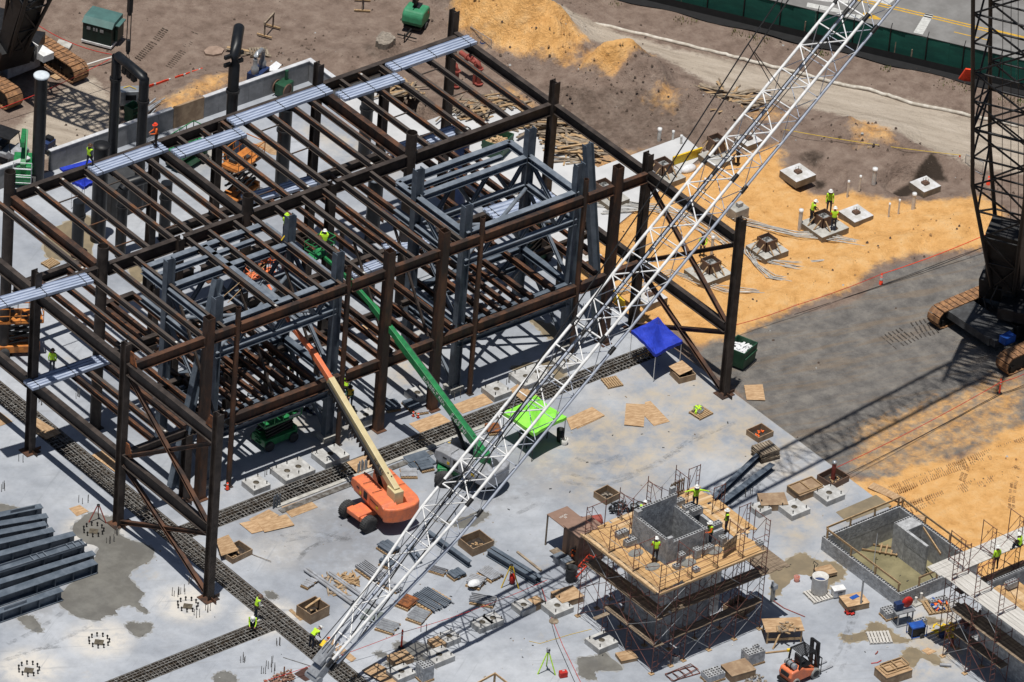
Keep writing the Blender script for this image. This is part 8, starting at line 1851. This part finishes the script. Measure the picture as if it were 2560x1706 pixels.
person('man in lime vest and white hat working in the green lift basket among the joists',Vector((-14.35,2.0,10.5)),AWAY+.2,'reach',HIVIS,HIVIS,JEANS,HATW)
person('man in orange shirt crouched in the orange lift basket between the pale braces',Vector((-18.1,3.1,9.66)),-2.4,'work',HIORG,HIORG,JEANS,MATS['orange_mesh'])
line('tie_line','pair of pale guide ropes running from the orange clad man to the leaning grey post',[Vector((-18.0,2.8,10.9)),Z4(400,500,830,1260,11.5)],.03,WOOD,'rope'); line('tie_line','pale guide rope beside the other, from the orange clad man to the grey post',[Vector((-18.1,2.9,11.0)),Z4(400,500,780,1180,12.2)],.03,WOOD,'rope')
person('man in lime shirt with dark hair standing in shade behind the low left deck bundle',A(2,0,432,440),AWAY,'stand',HIVIS,HIVIS,JEANS,HATB)
person('man in orange and lime vest deep in the shade beside the orange boom, left one',A(2,1,425,515),AWAY+.6,'work',HIORG,HIVIS,JEANS,HATB)
person('man in orange and lime vest deep in the shade beside the orange boom, right one',A(2,1,478,500),1.2,'work',HIORG,HIVIS,JEANS,HATB)
person('man with yellow hat stooping just right of the cream boom top',A(2,1,872,665),-1.0,'work',JEANS,HIVIS,JEANS,YELLOW,None,.4)
person('man with dark helmet and yellow shoulders standing right of the cream boom',A(2,1,915,735),CAMW-.4,'work',GREEND,YELLOW,JEANS,BLACK)
person('man in lime vest facing away, left of the cream boom beside the column',A(2,1,845,885),AWAY,'stand',HIVIS,HIVIS,JEANS,HATW)
person('man in dark clothes crouching beside the cream boom by the column',A(2,1,888,850),-2.4,'crouch',BROWNC,None,JEANS,BLACK)
person('man in lime vest and white hat bending over the left side of the box form',A(1,3,555,525,.36),-1.9,'work',HIVIS,HIVIS,JEANS,HATW,BROWNC,.15)
person('man in lime shirt standing behind the box form on the sand',A(1,3,705,440,.36),CAMW,'stand',HIVIS,HIVIS,JEANS,HATW)
person('man with orange sleeves and lime vest standing at the right of the box form',A(1,3,742,590,.36),AWAY,'work',HIORG,HIVIS,JEANS,HATW)
person('man in brown clothes and white hat behind the white boom on the upper sand',A(0,2,2150,1378,-.1),1.3,'work',BROWNC,None,BROWNC,HATW,None,.35)
person('man with lime sleeve and brown hat behind the box form below the boom',A(1,2,1850,800,-.1),CAMW,'work',BROWNC,None,JEANS,HATB,HIVIS)
zp=ZPF+.05
person('man with arms spread wide on the rear platform of the block tower',A(3,2,1790,125,zp),CAMW+.2,'spread',HIVIS,HIVIS,JEANS,HATW)
person('man in lime vest stooping behind the left wall of the tower',A(3,2,1335,270,zp),-1.2,'work',BROWNC,HIVIS,JEANS,HATW,SKIN,.4)
person('man in lime vest with red sleeves working at the tower front wall',A(3,2,1455,568,zp),AWAY+.1,'work',MATS['orange_mesh'],HIVIS,JEANS,HATW)
person('man in lime vest and white hat standing on the right platform of the tower',A(3,2,2048,325,zp),1.0,'stand',BROWNC,HIVIS,JEANS,HATW)
person('man in orange sleeves and white hat behind the right wall of the tower',A(3,2,1915,425,zp),1.3,'work',HIORG,HIVIS,JEANS,HATW)
person('man in lime vest and white shirt standing on the slab corner above the trenches',A(3,0,2128,1040),-1.9,'work',WHITEC,HIVIS,JEANS,BROWNP,None,.2)
person('man in lime vest standing waist deep in the trench crossing, white hat toward us',A(3,0,2105,1150,-.55),CAMW,'bend',HIVIS,HIVIS,JEANS,HATW,None,-.3)
person('man in lime vest bending over the left trench rebar, the farther of two',A(3,1,590,1285,-.1),-1.5,'bend',BROWNC,HIVIS,JEANS,HATW)
person('man in yellow vest with orange sleeves bending over the rebar nearest the boom foot',A(3,1,665,1385,-.1),-1.4,'bend',HIORG,YELLOW,BROWNC,HIORG)
person('man in lime shirt with harness standing on the bleached walkway at the right',A(3,3,2095,632,5.66),AWAY+.5,'stand',HIVIS,None,BROWNC,HATW)
person('man in lime vest sitting on the bleached walkway cut by the right edge',A(3,3,2300,480,5.66),.4,'sit',BROWNC,HIVIS,JEANS,HATW)
# ------------------------------------------------------------------ clods, litter, tyre marks
def scatter():
    me=GROUND.data; n=len(me.vertices); co_=np.zeros(n*3); me.vertices.foreach_get('co',co_); co_=co_.reshape(-1,3)
    ca=np.zeros(n*4,np.float32); me.color_attributes['soil'].data.foreach_get('color',ca); ca=ca.reshape(-1,4)
    rg=np.random.RandomState(3); d=co_-np.array(CO); z=d@np.array(CF); u=1280+FPX*(d@np.array(CR))/z; v=853-FPX*(d@np.array(CU))/z
    vis=(u>-20)&(u<2580)&(v>-20)&(v<1720)&(co_[:,2]>-1)
    clump=fbm(co_[:,0],co_[:,1],3,77); wgt=vis*(.04+1.2*np.clip(co_[:,2]+.1,0,1.5)+np.clip(clump-.55,0,1)**1.5*16)*(1-.75*ca[:,1])*(1-.8*ca[:,2])*(1-.5*ca[:,0])
    wgt/=wgt.sum(); ids=rg.choice(n,3000,True,wgt)
    DC=mat('dirt_clod',(.12,.088,.068),(.07,.05,.04),scale=6,rough=1); SCL=mat('sand_clod',(.46,.27,.12),(.32,.18,.075),scale=6,rough=1)
    f=MB()
    for i in ids:
        p=co_[i]; s=.022+.11*rg.rand()**5; sandy=ca[i,0]>.5
        f.use(SCL if (sandy and rg.rand()<.6) else (DC if rg.rand()<.95 else CONCW))
        x,y=p[0]+rg.uniform(-.2,.2),p[1]+rg.uniform(-.2,.2); a=rg.rand(6)*.6+.7; zz=p[2]
        vs=[(x+s*a[0],y,zz),(x,y+s*a[1],zz),(x-s*a[2],y,zz),(x,y-s*a[3],zz),(x+s*.2*(a[5]-1),y,zz+s*1.1*a[4])]
        f.add(vs,[(0,1,4),(1,2,4),(2,3,4),(3,0,4)])
    tag(f.build('soil_clods',DC),'clods and pebbles scattered over dirt and sand','clods',kind='stuff')
    # crushed stone and litter on slab and gravel
    f=MB()
    for _ in range(420):
        u_,v_=rg.uniform(300,2560),rg.uniform(650,1700); p=G(u_,v_); 
        if p.x>8.2 or p.y>-5 : continue
        s=rg.uniform(.02,.06); f.use(rg.choice([0,1,2])==0 and WOODG or (rg.rand()<.4 and CONCW or DARKG)); f.box((p.x,p.y,s*.3),(s*rg.uniform(1,4),s*1.2,s*.6),rg.uniform(0,3))
    tag(f.build('slab_litter',DARKG),'small litter and chips on the slab','litter',kind='stuff')
scatter()
TM=bpy.data.materials.new('tyre_mark'); TM.use_nodes=True
def _tm():
    n=TM.node_tree.nodes; l=TM.node_tree.links; b=n['Principled BSDF']; b.inputs['Base Color'].default_value=(.17,.175,.185,1); b.inputs['Roughness'].default_value=.8
    tc=n.new('ShaderNodeTexCoord'); no=n.new('ShaderNodeTexNoise'); no.inputs['Scale'].default_value=1.4; no.inputs['Detail'].default_value=8; no.inputs['Roughness'].default_value=.75
    l.new(tc.outputs['Object'],no.inputs['Vector']); mr=n.new('ShaderNodeMapRange'); mr.inputs[1].default_value=.45; mr.inputs[2].default_value=.75; mr.inputs[4].default_value=.5; l.new(no.outputs['Fac'],mr.inputs[0]); l.new(mr.outputs[0],b.inputs['Alpha'])
_tm()
def tyre(pts,w=.3,m=TM,z=.006):
    P_=[]; q=[A(*p) for p in pts]
    for i in range(len(q)-1):
        p0,p1,p2,p3=q[max(i-1,0)],q[i],q[i+1],q[min(i+2,len(q)-1)]
        for s in range(8):
            t=s/8; P_.append(.5*((2*p1)+(p2-p0)*t+(2*p0-5*p1+4*p2-p3)*t*t+(3*p1-p0-3*p2+p3)*t**3))
    f=MB(); vs=[]
    for i,p in enumerate(P_):
        d=(P_[min(i+1,len(P_)-1)]-P_[max(i-1,0)]).normalized(); s=Vector((-d.y,d.x,0))*w/2; vs+=[(p.x+s.x,p.y+s.y,z),(p.x-s.x,p.y-s.y,z)]
    f.add(vs,[(2*i,2*i+1,2*i+3,2*i+2) for i in range(len(P_)-1)]); o=f.build('tyre_mark',m)
    if o.data.polygons[0].normal.z<0: o.data.flip_normals()
    struct(o)
k=0
for pts in ([(3,1,340,350),(3,1,500,320),(3,1,700,330),(3,1,860,360),(3,1,960,300)],[(3,1,380,390),(3,1,560,360),(3,1,760,380),(3,1,940,360)],[(3,1,480,550),(3,1,600,440),(3,1,760,390),(3,1,1000,380)],[(3,1,500,500),(3,1,640,420),(3,1,820,300)],
  [(3,0,0,1390),(3,0,220,1330),(3,0,500,1220),(3,0,780,1080)],[(3,0,60,1250),(3,0,250,1160),(3,0,420,1060),(3,0,560,960)],[(3,0,120,1340),(3,0,330,1290),(3,0,520,1270)],
  [(2,2,700,1350),(2,2,1000,1380),(2,2,1400,1250),(2,2,1800,1000),(2,2,2150,850)],[(2,2,760,1290),(2,2,1050,1330),(2,2,1450,1200),(2,2,1850,930)],[(2,1,1500,1560),(2,1,1700,1500),(2,2,200,1500),(2,2,420,1440)],[(2,2,800,1150),(2,2,950,1200),(2,2,1200,1120)],
  [(3,3,800,1500),(3,3,870,1300),(3,3,900,1100),(3,3,980,900)],[(3,3,700,1460),(3,3,820,1250),(3,3,900,1000)],[(3,2,250,190),(3,2,400,120),(3,2,520,60)]):
    tyre(pts,.32,TM,.0055+.0002*k); k+=1
# tread prints on sand and gravel: rows of small cleat ridges
def cleats(pts,w,pitch,m,z=-.1,h=.05):
    q=[A(*p) for p in pts]; f=MB()
    for a,b in zip(q,q[1:]):
        L_=(b-a).length; d=(b-a)/L_; s=Vector((-d.y,d.x,0)); n=int(L_/pitch)
        for i in range(n):
            p=a+d*(i*pitch)+s*random.uniform(-.03,.03)
            if random.random()<.12: continue
            for sg in(-1,1): f.bar(p+s*(sg*w*.08)+Vector((0,0,z)),p+s*(sg*w*.5)+d*.08*sg+Vector((0,0,z)),.07,h*random.uniform(.6,1.6))
    struct(f.build('tread_print',m))
SP=mat('sand_print',(.40,.235,.105),(.30,.17,.07),scale=3,rough=1); GP=mat('gravel_print',(.10,.088,.078),(.075,.065,.058),scale=3,rough=1)
for pts in ([(2,3,1200,1400),(2,3,1500,1290),(2,3,1900,1140),(2,3,2400,960)],[(2,3,1260,1430),(2,3,1560,1310),(2,3,1960,1170),(2,3,2400,1010)],[(2,3,1330,1540),(2,3,1700,1420),(2,3,2050,1290),(2,3,2400,1190)],[(2,3,1400,1580),(2,3,1760,1440),(2,3,2100,1310),(2,3,2400,1230)],[(2,3,1820,1330),(2,3,1850,1240),(2,3,1870,1200)],[(2,3,2050,1180),(2,3,2100,1120),(2,3,2130,1080)],[(2,3,2230,1580),(2,3,2240,1400),(2,3,2290,1200),(2,3,2400,1060)]): cleats(pts,.42,.16,SP)
for pts in ([(1,3,1180,1490),(1,3,1420,1380),(1,3,1590,1330)],[(1,3,1240,1540),(1,3,1460,1440),(1,3,1640,1390)]): cleats(pts,.9,.33,GP,-.1,.05)
for pts in ([(0,0,1150,480),(0,0,1280,350),(0,0,1390,220)],[(0,0,1410,550),(0,0,1540,400),(0,0,1640,240)]): cleats(pts,.5,.25,mat('dirt_print',(.11,.083,.066),(.08,.06,.048),scale=3,rough=1) if 'dirt_print' not in MATS else MATS['dirt_print'])
